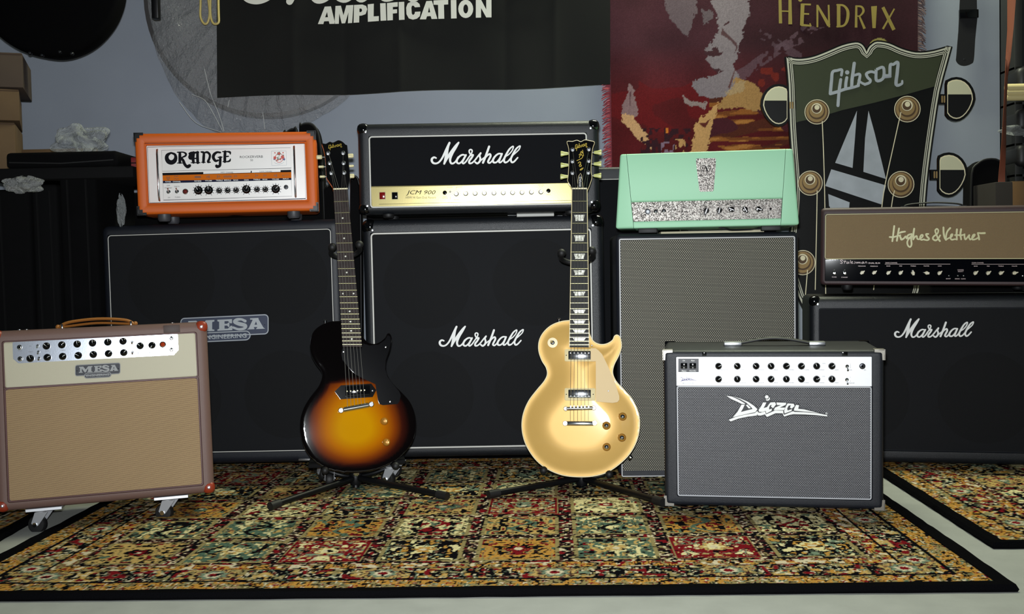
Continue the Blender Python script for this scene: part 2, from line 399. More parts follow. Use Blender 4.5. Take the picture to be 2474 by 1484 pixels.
def draw_diez(mb, T, px, y, m, y2, back=None):
    x0, y0, x1, y1 = DBOX; X0, Y0, X1, Y1 = px; g = lambda p: (X0 + (p[0] - x0) * (X1 - X0) / (x1 - x0), Y0 + (p[1] - y0) * (Y1 - Y0) / (y1 - y0))
    for pl in DIEZ: quad(mb, T, [g(p) for p in pl], y, m, y2)
    circ = lambda cx, cy, r, n=16: [g((cx + r * math.cos(2 * math.pi * k / n), cy + r * math.sin(2 * math.pi * k / n))) for k in range(n)]
    quad(mb, T, circ(995, 172, 38), y, m, y2)
    quad(mb, T, [g((1010 + 52 * math.cos(math.radians(a)), 200 + 52 * math.sin(math.radians(a)))) for a in range(-20, 145, 15)] + [g((1000 + 46 * math.cos(math.radians(a)), 180 + 46 * math.sin(math.radians(a)))) for a in range(120, -1, -15)], y, m, y2)
    if back is not None:
        o = [(100,125),(280,140),(460,185),(640,260),(760,345),(830,440),(900,270),(950,262),(940,140),(1000,110),(1070,150),(1080,240),(1060,275),(1180,265),(1560,295),(1620,318),(1705,330),(1700,405),(1820,425),(2100,500),(2260,545),(2310,605),(2050,585),(1800,570),(1580,565),(1360,615),(1320,545),(1190,545),(1000,625),(950,570),(850,595),(780,580),(600,615),(400,655),(230,715),(150,665),(240,600),(340,480),(430,340),(220,235)]
        quad(mb, T, [g(p) for p in o], y2 + .0002 if y2 else y, back)
ORNG = [ # swelling strokes of the orange head's name, in a 2474 x 541 enlargement
 [(180,150,34),(115,190,62),(100,250,74),(130,310,84),(190,330,84),(245,300,80),(268,240,62),(250,180,46),(180,150,34)],
 [(345,150,50),(345,240,56),(345,330,54)], [(300,140,22),(400,138,24),(455,165,38),(450,205,36),(380,240,24)], [(300,342,18),(390,342,18)],
 [(375,250,44),(410,300,52),(440,370,54),(490,415,52),(530,395,50)], [(528,388,56),(500,395,50)],
 [(525,165,40),(560,150,44),(600,150,40),(690,140,34)], [(600,150,60),(590,250,60),(600,330,50)], [(550,200,80),(545,240,84),(590,235,60)], [(675,140,50),(675,240,54),(680,335,52)], [(600,255,26),(680,255,26)], [(555,335,18),(720,335,20)],
 [(745,135,30),(790,150,44),(790,240,52),(785,325,48)], [(800,150,30),(860,140,42),(905,190,44),(895,260,44),(870,320,44),(915,325,20)], [(750,328,16),(820,328,16)],
 [(1100,145,34),(1040,140,40),(985,180,56),(970,240,56),(1010,300,48),(1060,290,34)], [(1060,235,22),(1130,230,24)], [(1100,235,48),(1098,320,50),(1090,390,52),(1045,410,56),(1030,395,56)],
 [(1190,130,52),(1185,230,54),(1185,315,52)], [(1145,128,22),(1230,128,26),(1280,140,40),(1288,175,20)], [(1190,222,22),(1250,215,26)], [(1150,315,20),(1230,315,26),(1275,300,36),(1290,265,18)]]
OBOX = (75, 115, 1300, 445)
def mesa_badge(T, cx, cy, w, h, slope, m_plate, m_line, name='badge', parent=None, y=-.004):
    """name plate: dark plate with raised bright rim and letters; picture centre, size"""
    mb = MB(); X = lambda u, v: (cx + (u - .5) * w, cy + (v - .5) * h + (u - .5) * w * slope)
    def rr(u0, u1, v0, v1, r):
        return [X((a) / 1000, (b) / 1000) for a, b in rrect(u0 * 1000, u1 * 1000, v0 * 1000, v1 * 1000, r, 5)]
    ax = h / w
    def loop(u0, u1, v0, v1, rp):
        x0, x1, y0, y1 = u0 * w, u1 * w, v0 * h, v1 * h
        return [X(a / w, b / h) for a, b in rrect(x0, x1, y0, y1, rp * h, 5)]
    quad(mb, T, loop(0, 1, 0, .80, .16), y, m_plate, 0); quad(mb, T, loop(.2, .8, .6, 1, .2), y - .0003, m_plate, 0)
    lw = .035 * h
    for L in (loop(.006, .994, .03, .77, .14),): ribbon(mb, T, [(p[0], p[1], lw) for p in L], y - .0008, m_line, n=1, closed=True)
    for L in (loop(.21, .79, .63, .97, .17),): ribbon(mb, T, [(p[0], p[1], lw) for p in L], y - .0012, m_line, n=1, closed=True)
    yy = y - .0010
    U = lambda pts: quad(mb, T, [X(a, b) for a, b in pts], yy, m_line, y)
    # M E S A slab letters
    U([(.09,.14),(.18,.14),(.235,.36),(.29,.14),(.385,.14),(.385,.2),(.36,.22),(.36,.50),(.385,.52),(.385,.57),(.27,.57),(.27,.52),(.29,.50),(.29,.28),(.235,.56),(.215,.56),(.15,.27),(.15,.50),(.17,.52),(.17,.57),(.085,.57),(.085,.52),(.11,.50),(.11,.22),(.09,.2)])
    U([(.42,.14),(.585,.14),(.585,.30),(.565,.30),(.54,.21),(.50,.21),(.50,.31),(.53,.31),(.545,.27),(.555,.27),(.555,.44),(.545,.44),(.53,.38),(.50,.38),(.50,.50),(.54,.50),(.57,.40),(.588,.40),(.588,.57),(.42,.57),(.42,.52),(.44,.50),(.44,.22),(.42,.2)])
    ribbon(mb, T, [(*X(.735,.24), .11*h), (*X(.69,.165), .09*h), (*X(.64,.175), .12*h), (*X(.615,.25), .13*h), (*X(.665,.335), .15*h), (*X(.735,.41), .14*h), (*X(.725,.52), .11*h), (*X(.66,.545), .09*h), (*X(.60,.47), .09*h)], yy, m_line)
    mb.poly(T.map([X(a, b) for a, b in [(.79,.14),(.885,.14),(.885,.19),(.94,.52),(.96,.57),(.855,.57),(.875,.49),(.83,.49),(.835,.52),(.84,.57),(.755,.57),(.775,.52),(.82,.2),(.79,.19)]]), yy, m_line, y, holes=[T.map([X(a, b) for a, b in [(.84,.40),(.87,.40),(.857,.27)]])])
    text(mb, T, 'ENGINEERING', *X(.5, .80), .17 * h, y - .001, m_line, w=.50 * w, bold=.012, slope=slope)
    for u in (.045, .955): mb.lathe([(.0012, -.001), (.0012, 0)], (T.px(*X(u, .42))[0], y, T.px(*X(u, .42))[1]), ink, 8)
    return mb.build(name, parent or T.e)

def cabinet(T, W, H, D, hole, mat, r=.018, depth=.012, name='cabinet_shell', inner=None, lip=.006):
    """box with rounded edges and a sunk front; hole = x0,x1,z0,z1"""
    x0, x1, z0, z1 = -W / 2, W / 2, 0, H; hx0, hx1, hz0, hz1 = hole; mb = MB()
    sp = [(x0 + r, x1 - r, z0 + r, z1 - r, r * .4, D), (x0 + r * .3, x1 - r * .3, z0 + r * .3, z1 - r * .3, r * .8, D - r * .3), (x0, x1, z0, z1, r, D - r)]
    for k in range(5):
        a = math.pi / 2 * k / 4; i = r * (1 - math.cos(a)); yy = r * (1 - math.sin(a)); sp.append((x0 + i, x1 - i, z0 + i, z1 - i, max(r - i * .6, .002), yy))
    sp += [(hx0 - .001, hx1 + .001, hz0 - .001, hz1 + .001, lip, 0), (hx0, hx1, hz0, hz1, lip, .002), (hx0, hx1, hz0, hz1, lip, depth)]
    mb.rings(sp, mat, True, True, 4)
    return mb.build(name, T.e)
def panel(T, name, x0, x1, z0, z1, y0, y1, m, r=.003, parent=None, label=None):
    mb = MB(); mb.rings([(x0, x1, z0, z1, r, y1), (x0, x1, z0, z1, r, y0 + .0008), (x0 + .0008, x1 - .0008, z0 + .0008, z1 - .0008, r, y0)], m, True, True, 3)
    return mb.build(name, parent or T.e, label=label)
def piping(T, x0, x1, z0, z1, y, rad, m, r=.008, parent=None, name='piping'):
    mb = MB(); mb.tube([(x, y, z) for x, z in rrect(x0, x1, z0, z1, r, 4)], rad, m, 6, closed=True); return mb.build(name, parent or T.e)
def corner_caps(T, W, H, D, s, m, r, which=(0, 1, 2, 3), screw=True, t=.0025, name='corner_cap', depth=None):
    for i in which:
        sx = -1 if i % 2 == 0 else 1; top = i < 2; mb = MB(); dp = depth or s
        x0, x1 = (-W / 2 - t, -W / 2 + s) if sx < 0 else (W / 2 - s, W / 2 + t); z0, z1 = (H - s, H + t) if top else (-t, s)
        mb.rbox(x0, x1, -t, dp, z0, z1, min(r, s * .45), m, 3)
        if screw:
            cx = -W / 2 + s * .72 if sx < 0 else W / 2 - s * .72; cz = H - s * .72 if top else s * .72
            mb.lathe([(.0045, -.0015), (.0035, -.003), (.0005, -.0035)], (cx, -t + .001, cz), steel, 10)
        mb.build(name, T.e)
def feet(T, W, D, zoff, h, rad, m, xs=.38, ys=(.06, .8), name='foot'):
    f = None
    for sx in (-xs, xs):
        for fy in ys:
            l = (sx * W, fy if fy < .3 and fy > .03 and D > .3 and False else fy * D, zoff)
            if f is None:
                f = MB().lathe([(rad * .8, -h), (rad, -h * .7), (rad, 0)], (0, 0, 0), m, 14, 'z').build(name, T.e, l)
            else: inst(f, l)
def knob_mesh(kind, r):
    mb = MB()
    if kind == 'skirt':   # black knob with skirt and white pointer
        mb.lathe([(r, 0), (r, -.003), (r * .82, -.0042), (r * .66, -.006), (r * .6, -.014), (r * .5, -.016), (1e-4, -.016)], (0, 0, 0), black_gloss, 20)
        mb.rbox(-.0006, .0006, -.0166, -.003, r * .1, r * .8, 0, white_paint)
    elif kind == 'dome':  # smooth dark dome
        mb.lathe([(r, 0), (r, -.008), (r * .9, -.012), (r * .62, -.015), (r * .3, -.0163), (1e-4, -.0166)], (0, 0, 0), black_gloss, 20)
        mb.rbox(-.0005, .0005, -.017, -.0135, r * .15, r * .82, 0, white_paint)
    elif kind == 'silver':
        mb.lathe([(r * 1.16, 0), (r * 1.16, -.001), (r, -.0015), (r, -.010)], (0, 0, 0), dark_steel, 22); mb.lathe([(r * .98, -.010), (r * .84, -.0125), (r * .5, -.0122), (1e-4, -.0132)], (0, 0, 0), steel, 22)
    elif kind == 'chicken':
        mb.lathe([(r * .8, 0), (r * .8, -.004), (r * .62, -.006)], (0, 0, 0), white_knob, 18)
        pts = [(-r * .42, -r * .95), (r * .42, -r * .95), (r * .5, 0), (r * .12, r * 1.25), (-r * .12, r * 1.25), (-r * .5, 0)]
        mb.poly(pts, -.014, white_knob, -.004)
    elif kind == 'pointer':
        mb.lathe([(r, 0), (r, -.005), (r * .75, -.008), (r * .7, -.014), (1e-4, -.0145)], (0, 0, 0), black_gloss, 16)
        mb.poly([(-r * .4, 0), (-r * .3, -r * 1.5), (r * .3, -r * 1.5), (r * .4, 0), (r * .08, r * .9), (-r * .08, r * .9)], -.017, black_gloss, -.008)
        mb.rbox(-.0005, .0005, -.0178, -.017, -r * 1.1, r * .7, 0, steel)
    return mb
white_knob = simple('ivory_knob', (206, 198, 168), .4)
def knobs(T, kind, r, pts, parent, y=0, name='knob', angs=None):
    k = None
    for i, p in enumerate(pts):
        x, z = T.px(*p); a = angs[i % len(angs)] if angs else rnd.uniform(-1, 1)
        if k is None:
            k = knob_mesh(kind, r).build(name, parent, (x, y, z))
        else: k2 = inst(k, (x, y, z))
        (k if i == 0 else k2).rotation_euler = (0, a, 0)
def jack(T, p, r, parent, y=0, name='input_jack', m1=None, m2=None):
    mb = MB(); mb.lathe([(r, 0), (r, -.003), (r * .62, -.0045), (r * .45, -.0045), (r * .42, -.001)], (0, 0, 0), m1 or chrome, 16); mb.lathe([(r * .42, -.0012), (1e-4, -.0012)], (0, 0, 0), m2 or ink, 12)
    x, z = T.px(*p); return mb.build(name, parent, (x, y, z))
def toggle(T, p, r, parent, y=0, up=1, name='toggle_switch'):
    mb = MB(); mb.lathe([(r, 0), (r, -.003), (r * .55, -.004), (r * .5, -.007), (1e-4, -.007)], (0, 0, 0), chrome, 14)
    mb.tube([(0, -.006, 0), (0, -.017, .009 * up)], [.0016, .0024], chrome, 8)
    x, z = T.px(*p); return mb.build(name, parent, (x, y, z))
# ---------------------------------------------------------------- the room
WALLY = 4.06
wall_m = simple('blue_grey_wall_paint', (152, 159, 170), .85, spec=.2, nscale=3, nvar=.05, bscale=250, bstr=.12, bdist=.001)
floor_m = simple('pale_concrete', (162, 164, 158), .75, spec=.25, nscale=14, nvar=.06, bscale=160, bstr=.12, bdist=.001)
struct(MB().rbox(-3.2, 3.2, WALLY, WALLY + .1, -.05, 3.1, 0, wall_m).build('wall_back'))
struct(MB().rbox(-3.3, -3.2, -1.2, WALLY + .1, -.05, 3.1, 0, wall_m).build('wall_left'))
struct(MB().rbox(3.2, 3.3, -1.2, WALLY + .1, -.05, 3.1, 0, wall_m).build('wall_right'))
struct(MB().rbox(-3.2, 3.2, -1.2, WALLY, -.06, 0, 0, floor_m).build('floor'))
struct(MB().rbox(-3.2, 3.2, -1.2, WALLY, 3.1, 3.16, 0, simple('ceiling_paint', (200, 200, 196), .9)).build('ceiling'))
struct(MB().rbox(-3.2, 3.2, WALLY - .014, WALLY, 0, .09, .003, simple('baseboard_paint', (120, 122, 124), .6)).build('baseboard_back'))

# ---------------------------------------------------------------- rugs, woven pattern computed knot by knot
def box_noise(rs, h, w, s, sy=None):
    sy = sy or s; gh, gw = int(h / sy) + 3, int(w / s) + 3; g = rs.rand(gh, gw)
    y = np.arange(h) / sy; x = np.arange(w) / s; yi = y.astype(int); xi = x.astype(int); fy = (y - yi)[:, None]; fx = (x - xi)[None, :]
    fy = fy * fy * (3 - 2 * fy); fx = fx * fx * (3 - 2 * fx)
    a = g[yi][:, xi]; b = g[yi][:, xi + 1]; c = g[yi + 1][:, xi]; d = g[yi + 1][:, xi + 1]
    return (a * (1 - fx) + b * fx) * (1 - fy) + (c * (1 - fx) + d * fx) * fy
PAL = {k: np.array(lin(v)[:3]) for k, v in dict(O=(192, 142, 66), T=(196, 164, 100), C=(226, 214, 162), G=(84, 108, 92), R=(122, 22, 30), K=(13, 12, 16), L=(150, 136, 92), W=(214, 200, 170), P=(116, 82, 66), S=(120, 138, 116), N=(58, 30, 30)).items()}
def rug_pattern(W, D, q, seed, front=True):
    rs = np.random.RandomState(seed); nx, ny = int(W / q) + 1, int(D / q) + 1
    X = np.linspace(0, W, nx)[None, :].repeat(ny, 0); Y = np.linspace(0, D, ny)[:, None].repeat(nx, 1)
    e = np.minimum(np.minimum(X, W - X), np.minimum(Y, D - Y)); col = np.zeros((ny, nx, 3)) + PAL['K']
    fine = box_noise(rs, ny, nx, .006 / q, .008 / q); mid = box_noise(rs, ny, nx, .016 / q, .02 / q); mid2 = box_noise(rs, ny, nx, .013 / q, .017 / q); big = box_noise(rs, ny, nx, .034 / q, .04 / q)
    def put(mask, c): col[mask] = PAL[c]
    # ochre guard stripe with little flowers
    b1 = (e > .028) & (e <= .085); put(b1, 'O'); put(b1 & (mid > .60), 'L'); put(b1 & (fine > .66) & (mid2 > .5), 'R'); put(b1 & (fine > .62) & (mid2 < .38), 'G'); put(b1 & (fine < .22), 'K'); put(b1 & (fine > .8), 'W')
    put((e > .080) & (e <= .088), 'K')
    # wide dark border: scrolls, vines, rosettes
    b2 = (e > .088) & (e <= .168); sv = np.abs(np.sin(big * 11 + mid * 3))
    put(b2, 'K'); put(b2 & (mid > .64), 'O'); put(b2 & (mid > .74), 'T'); put(b2 & (mid2 > .70), 'P'); put(b2 & (mid2 < .24), 'L'); put(b2 & (sv < .16), 'S'); put(b2 & (fine > .74), 'W'); put(b2 & (mid2 > .76), 'R')
    for t in np.arange(.19, max(W, D), .36):
        for cx, cy in ((t, .128), (t, D - .128), (.128, t), (W - .128, t)):
            if cx > W or cy > D: continue
            r = np.hypot(X - cx, Y - cy) / .052; a = np.arctan2(Y - cy, X - cx); rr = r * (1 + .14 * np.cos(8 * a)); m = (rr < 1) & b2
            put(m, 'L'); put(m & (rr < .86), 'T'); put(m & (rr < .72) & (fine > .5), 'P'); put(m & (rr < .55), 'S'); put(m & (rr < .36), 'W'); put(m & (rr < .2), 'R'); put(m & (rr > .55) & (fine < .3), 'N')
    b3 = (e > .168) & (e <= .205); put(b3, 'O'); put(b3 & (mid > .55), 'L'); put(b3 & (fine > .68), 'R'); put(b3 & (fine < .26), 'K'); put(b3 & (mid2 > .68), 'W'); put((e > .165) & (e < .17), 'K')
    # field of garden compartments
    f = e > .205; nc, nr = (8, 5) if W > 1.9 else (6, 5); fw, fd = W - .41, D - .41; u = (X - .205) / fw * nc; v = (Y - .205) / fd * nr
    ui = np.clip(u.astype(int), 0, nc - 1); vi = np.clip(v.astype(int), 0, nr - 1); fu = u - ui; fv = v - vi
    du = np.minimum(fu, 1 - fu) * fw / nc; dv = np.minimum(fv, 1 - fv) * fd / nr; de = np.minimum(du, dv)
    lat = f & (de < .019); put(lat, 'K'); put(lat & (mid > .7), 'N'); put(lat & (fine > .60), 'P'); put(lat & (fine > .72), 'W'); put(lat & (mid2 > .78), 'R'); put(lat & (mid2 < .22), 'L'); put(f & (de > .016) & (de < .019), 'L')
    rows = ['TGRKOGRK', 'GGOCTGOCT', 'OCKTRCKCT', 'KTGKCKGTO', 'RKCGKTKRC']
    if not front: rows = [r[3:] + r[:3] for r in rows]
    fx_, fy_ = fu - .5, fv - .5
    for j in range(nr):
        for i in range(nc):
            m = f & (ui == i) & (vi == j) & ~lat
            if not m.any(): continue
            c = rows[j % 5][i % len(rows[j % 5])]; ys, xs = np.where(m); y0, y1, x0, x1 = ys.min(), ys.max() + 1, xs.min(), xs.max() + 1
            S = (slice(y0, y1), slice(x0, x1)); sub = col[S]; h, w = y1 - y0, x1 - x0
            n1 = box_noise(rs, h, w, .0115 / q, .015 / q); n2 = box_noise(rs, h, w, .0065 / q, .009 / q); n3 = box_noise(rs, h, w, .026 / q, .03 / q)
            if (i + j) % 2 == 0:      # mirrored flowers
                n1 = (n1 + n1[:, ::-1]) / 2 * 1.0; n3 = (n3 + n3[:, ::-1]) / 2; n1 = (n1 - .5) * 1.35 + .5
            X_, Y_ = (np.arange(w)[None, :] / w - .5), (np.arange(h)[:, None] / h - .5); r = np.hypot(X_, Y_) + .05 * (n1 - .5); a = np.arctan2(Y_, X_)
            def ps(mask, cc): sub[mask] = PAL[cc]
            ps(np.ones((h, w), bool), c)
            dark = c in 'KR'; A, B, Cc, Dd = ('C', 'O', 'S', 'P') if c == 'K' else ('T', 'C', 'S', 'L') if c == 'R' else ('K', 'R', 'G', 'P') if c in 'OT' else ('K', 'G', 'R', 'L') if c == 'C' else ('C', 'T', 'K', 'R')
            ps(n1 > .72, A); ps((n1 < .25), B); ps((n2 > .80) & (n3 > .5), Dd); ps((n3 > .66) & (n1 > .5), Cc)
            ps(np.abs(n3 - .5) < .016, Cc if dark else 'L'); ps((n2 < .13), 'W' if dark else 'N')
            k = (i * 3 + j) % 3
            if k == 0: ps((r < .17 + .03 * np.cos(6 * a)) & (n1 > .35), A); ps(r < .11 + .03 * np.cos(6 * a), B); ps(r < .05, 'W')
            elif k == 1: ps((np.abs(X_ - .12 * np.sin(Y_ * 9)) < .035), Cc); ps((np.abs(np.abs(X_) - .25) < .05) & (n1 > .5), A)
            else: ps((np.abs(np.abs(X_) + np.abs(Y_) - .33) < .03), Dd); ps(r < .11, Cc); ps(r < .05, 'W')
            edge = (np.minimum(np.minimum(np.arange(w), w - 1 - np.arange(w))[None, :] * q + 0 * Y_, np.minimum(np.arange(h), h - 1 - np.arange(h))[:, None] * q + 0 * X_) < .005)
            ps(edge, 'L' if c != 'R' else 'R'); sub[~m[S]] = col[S][~m[S]]
            col[S][m[S]] = sub[m[S]]
    sp_ = (box_noise(rs, ny, nx, .009 / q, .008 / q) < .22) & (e > .03); col[sp_] = PAL['K']
    col *= .86
    col *= (.92 + .16 * rs.rand(ny, nx, 1)); return np.clip(col, 0, 1), nx, ny
def rug_mat():
    t = NT('rug_wool'); a = t.n('ShaderNodeAttribute', attribute_name='weave'); hs = t.n('ShaderNodeHueSaturation'); t.l(a.outputs['Color'], hs.inputs['Color'])
    n = t.noise(330, 2); t.l(t.m2('ADD', t.m2('MULTIPLY', n, .5), .78), hs.inputs['Value']); t.set(hs.outputs[0], 1.0, 0, .02); t.bump(n, .7, .002); return t.m
rugm = rug_mat(); bind_m = simple('black_rug_binding', (9, 9, 11), 1.0, spec=.02, bscale=260, bstr=.7, bdist=.003)
def rug(name, label, cx, cy, yaw, W, D, q, seed, th=.011, front=True):
    T = Thing(name, label, 'rug', cx, cy, 0, yaw)
    col, nx, ny = rug_pattern(W, D, q, seed, front); b = .028
    me = bpy.data.meshes.new('pile'); xs = np.linspace(-W / 2, W / 2, nx); ys = np.linspace(0, D, ny)
    rs = np.random.RandomState(seed + 1); z = th + (box_noise(rs, ny, nx, 60, 60) - .5) * .002 + (rs.rand(ny, nx) - .5) * .0006
    co_ = np.zeros((ny, nx, 3)); co_[..., 0] = xs[None]; co_[..., 1] = ys[:, None]; co_[..., 2] = z
    me.vertices.add(nx * ny); me.vertices.foreach_set('co', co_.ravel())
    i = (np.arange(ny - 1)[:, None] * nx + np.arange(nx - 1)[None]).ravel(); fc = np.stack([i, i + 1, i + nx + 1, i + nx], 1)
    me.loops.add(fc.size); me.loops.foreach_set('vertex_index', fc.ravel()); me.polygons.add(len(fc)); me.polygons.foreach_set('loop_start', np.arange(len(fc)) * 4)
    me.update(); at = me.color_attributes.new('weave', 'FLOAT_COLOR', 'POINT'); c4 = np.ones((ny * nx, 4)); c4[:, :3] = col.reshape(-1, 3); at.data.foreach_set('color', c4.ravel())
    me.materials.append(rugm); o = bpy.data.objects.new('pile', me); COL.objects.link(o); o.parent = T.e
    mb = MB(); L = []
    for zz, o_ in ((0, .004), (.006, .007), (th + .004, .002), (th + .005, -.012), (th + .002, -.026), (.002, -.028)):
        pts = []
        for k, (x, y) in enumerate(((-W / 2, 0), (W / 2, 0), (W / 2, D), (-W / 2, D))):
            x2, y2 = ((W / 2, 0), (W / 2, D), (-W / 2, D), (-W / 2, 0))[k]
            for s_ in range(40):
                t = s_ / 40; ax, ay = x + (x2 - x) * t, y + (y2 - y) * t; j = rnd.uniform(-.0015, .0015)
                sx = -1 if ax < 0 else 1; dx = o_ + j if abs(abs(ax) - W / 2) < 1e-6 else 0; dy = (o_ + j) if (ay < 1e-6 or ay > D - 1e-6) else 0
                pts.append((ax + sx * dx, ay + (-dy if ay < D / 2 else dy), zz + (rnd.uniform(-.0008, .0008) if zz > 0 else 0)))
        L.append(pts)
    mb.loft(L, bind_m, False, False); mb.build('black_binding', T.e); return T
RUG = rug('patchwork_rug', 'large patchwork garden rug with black edge under the guitars, in the middle of the floor', -.118, 2.0906, -2.2, 2.159, 1.50, .003, 11)
def side_rug(px_corner, px_edge, name, label, side, seed):
    a = PZ(*px_corner, .011); b = PZ(*px_edge, .011); d = (b - a); yaw = math.degrees(math.atan2(-d.x, d.y)); W = 1.5
    v = Matrix.Rotation(math.radians(yaw), 3, 'Z') @ Vector((side * W / 2, 0, 0))
    rug(name, label, a.x + v.x, a.y + v.y, yaw, W, 1.35, .005, seed, front=False)
side_rug((2402, 1314), (2140, 1147), 'patterned_rug', 'patterned rug with black edge at the far right, corner pointing at the camera', 1, 23)
A_ = PZ(0, 1296, .011); B_ = PZ(150, 1212, .011)
yw = math.degrees(math.atan2(-(B_ - A_).x, (B_ - A_).y)); v_ = Matrix.Rotation(math.radians(yw), 3, 'Z') @ Vector((-.6, -.5, 0))
rug('patterned_rug', 'patterned rug with black edge at the far left under the tan combo amplifier', A_.x + v_.x, A_.y + v_.y, yw, 1.2, 1.6, .006, 31, front=False)
# ---------------------------------------------------------------- speaker cabinets
cloth_black = simple('black_speaker_cloth', (17, 18, 21), .9, spec=.15, bscale=1500, bstr=.5, bdist=.0005)
def thin_cloth(name, c, a):
    t = NT(name); n = t.noise(1400, 1); t.set(t.mix(n, lin(c), tuple(v * 2.4 for v in lin(c)[:3]) + (1,)), .8, 0, .3); tr = t.n('ShaderNodeBsdfTransparent'); mx = t.n('ShaderNodeMixShader'); mx.inputs[0].default_value = a
    t.l(t.b.outputs[0], mx.inputs[1]); t.l(tr.outputs[0], mx.inputs[2]); t.l(mx.outputs[0], t.out.inputs[0]); return t.m
cl_see = thin_cloth('see_through_speaker_cloth', (10, 11, 13), .32)
baffle_m = simple('painted_baffle', (32, 35, 42), .8); cone_m = simple('speaker_cone_paper', (8, 8, 9), .8)
def speakers(T, spots, r, y):
    """sunk speakers seen faintly through the cloth"""
    for x, z in spots:
        mb = MB(); mb.lathe([(r, 0), (r, .004), (r * .9, .006), (r * .35, .05), (r * .3, .045), (1e-4, .04)], (0, 0, 0), cone_m, 32)
        mb.build('speaker', T.e, (x, y, z))
def baffle(T, x0, x1, z0, z1, y, spots, r):
    mb = MB(); ho = [[(x + r * math.cos(2 * math.pi * k / 28), z + r * math.sin(2 * math.pi * k / 28)) for k in range(28)] for x, z in spots]
    mb.poly([(x0, z0), (x1, z0), (x1, z1), (x0, z1)], y, baffle_m, holes=ho); mb.build('baffle', T.e)
def cloth_panel(T, x0, x1, z0, z1, y, m, name='grille_cloth'):
    mb = MB(); mb.rings([(x0, x1, z0, z1, .006, y + .003), (x0, x1, z0, z1, .006, y)], m, False, True, 3); return mb.build(name, T.e)

# tall black cabinet under the black head
MC = Thing('speaker_cabinet', 'tall black cabinet with white script on its grille, under the gold-panel head', 'speaker cabinet', -.0893, 3.426, .040, -1.26, 0, .0)
W, H = .7715, .769
def hole_px(T, l, r_, t, b, y=0):
    return (T.px(*l)[0], T.px(*r_)[0], T.px(*b)[1], T.px(*t)[1])
hx = hole_px(MC, (898, 700), (1431, 700), (1160, 557), (1150, 1082))
cabinet(MC, W, H, .355, hx, tolex_m, .022, .012)
piping(MC, hx[0] + .003, hx[1] - .003, hx[2] + .003, hx[3] - .003, .001, .0028, white_piping, .01)
sp4 = [(MC.px(*p)) for p in ((1030, 690), (1296, 682), (1040, 955), (1300, 950))]
baffle(MC, hx[0], hx[1], hx[2], hx[3], .0115, sp4, .138); speakers(MC, sp4, .14, .0112)
cloth_panel(MC, hx[0] + .004, hx[1] - .004, hx[2] + .004, hx[3] - .004, .006, cl_see)
corner_caps(MC, W, H, .355, .046, black_gloss, .02, (0, 1, 2, 3))
feet(MC, .7715, .355, 0, .028, .022, black_rubber)
mb = MB(); draw(mb, MC, fit_strokes(SCRIPT, SBOX, (1060, 787, 1266, 838)), 0, white_paint, .0055); mb.build('script_logo', MC.e, label='white raised script lettering')
# black head with gold panel
JC = Thing('amplifier_head', 'black head with wide gold control panel and white script, on the tall script cabinet', 'amplifier', -.0947, 3.3686, .8227, .6, 0, .18)
W, H = .7565, .2827
hx = hole_px(JC, (892, 400), (1419, 400), (1150, 325), (1160, 498)); cabinet(JC, W, H, .215, hx, tolex_m, .02, .014)
piping(JC, hx[0] + .002, hx[1] - .002, hx[2] + .002, hx[3] - .002, .001, .0024, white_piping, .008)
JC.z = zoomed(840, 260, 3.8656); zt = JC.px(1200, 718)[1]
cloth_panel(JC, hx[0] + .004, hx[1] - .004, zt - .002, hx[3] - .004, .008, cloth_black)
gold_panel = simple('brushed_gold_panel', (196, 182, 122), .2, .45, bscale=240, bstr=.04)
gp = panel(JC, 'control_panel', hx[0] + .003, hx[1] - .003, hx[2] + .003, zt, .004, .013, gold_panel)
mb = MB(); draw(mb, JC, fit_strokes(SCRIPT, SBOX, (775, 318, 1618, 530)), .001, white_paint, .008); mb.build('script_logo', JC.e, label='white raised script lettering')
for cx, m_ in ((324, red_led), (440, black_gloss)):
    mb = MB(); x, z = JC.px(cx, 824); mb.rbox(-.0105, .0105, -.002, .003, -.0125, .0125, .001, cream_piping); mb.rbox(-.0088, .0088, -.0055, 0, -.0108, .0108, .0012, m_); mb.build('rocker_switch', gp, (x, .003, z), 'red rocker switch' if cx < 400 else None)
knobs(JC, 'silver', .0066, [(1014, 806), (1102, 803), (1190, 802), (1276, 800), (1366, 799), (1453, 796), (1540, 795), (1628, 793), (1716, 790), (1805, 788)], gp, .004)
for p in ((907, 795), (1875, 777)): jack(JC, p, .0068, gp, .004, m1=black_gloss)
mb = MB(); x, z = JC.px(957, 786); mb.lathe([(.003, 0), (.003, -.002), (.0015, -.004), (1e-4, -.004)], (x, .004, z), dark_steel, 10); mb.build('push_button', gp)
mb = MB(); yy = .0037
text(mb, JC, 'JCM 900', 682, 797, 50, yy, ink, w=276, shear=.28); text(mb, JC, '100W Hi Gain Dual Reverb', 682, 839, 20, yy, grey_ink, w=284)
line(mb, JC, [(290, 903), (900, 888), (2090, 866)], 3, yy, ink); line(mb, JC, [(957, 830), (957, 858)], 2, yy, ink); line(mb, JC, [(1014, 765), (1014, 742), (1070, 740)], 2, yy, ink)
for st, x, y in (('FOOT', 907, 832), ('SWITCH', 907, 845), ('POWER', 955, 745), ('MASTER', 1014, 860), ('VOLUME', 1805, 722), ('A   B', 1805, 737), ('INPUT', 1877, 812)): text(mb, JC, st, x, y, 10, yy, grey_ink)
for cx, cy in [(1014, 806), (1805, 788)]:
    for a in range(-140, 141, 28): r0, r1 = 34, 40; s_, c_ = math.sin(math.radians(a)), math.cos(math.radians(a)); line(mb, JC, [(cx + r0 * s_, cy - r0 * c_), (cx + r1 * s_, cy - r1 * c_)], 2, yy, ink)
mb.build('panel_lettering', gp)
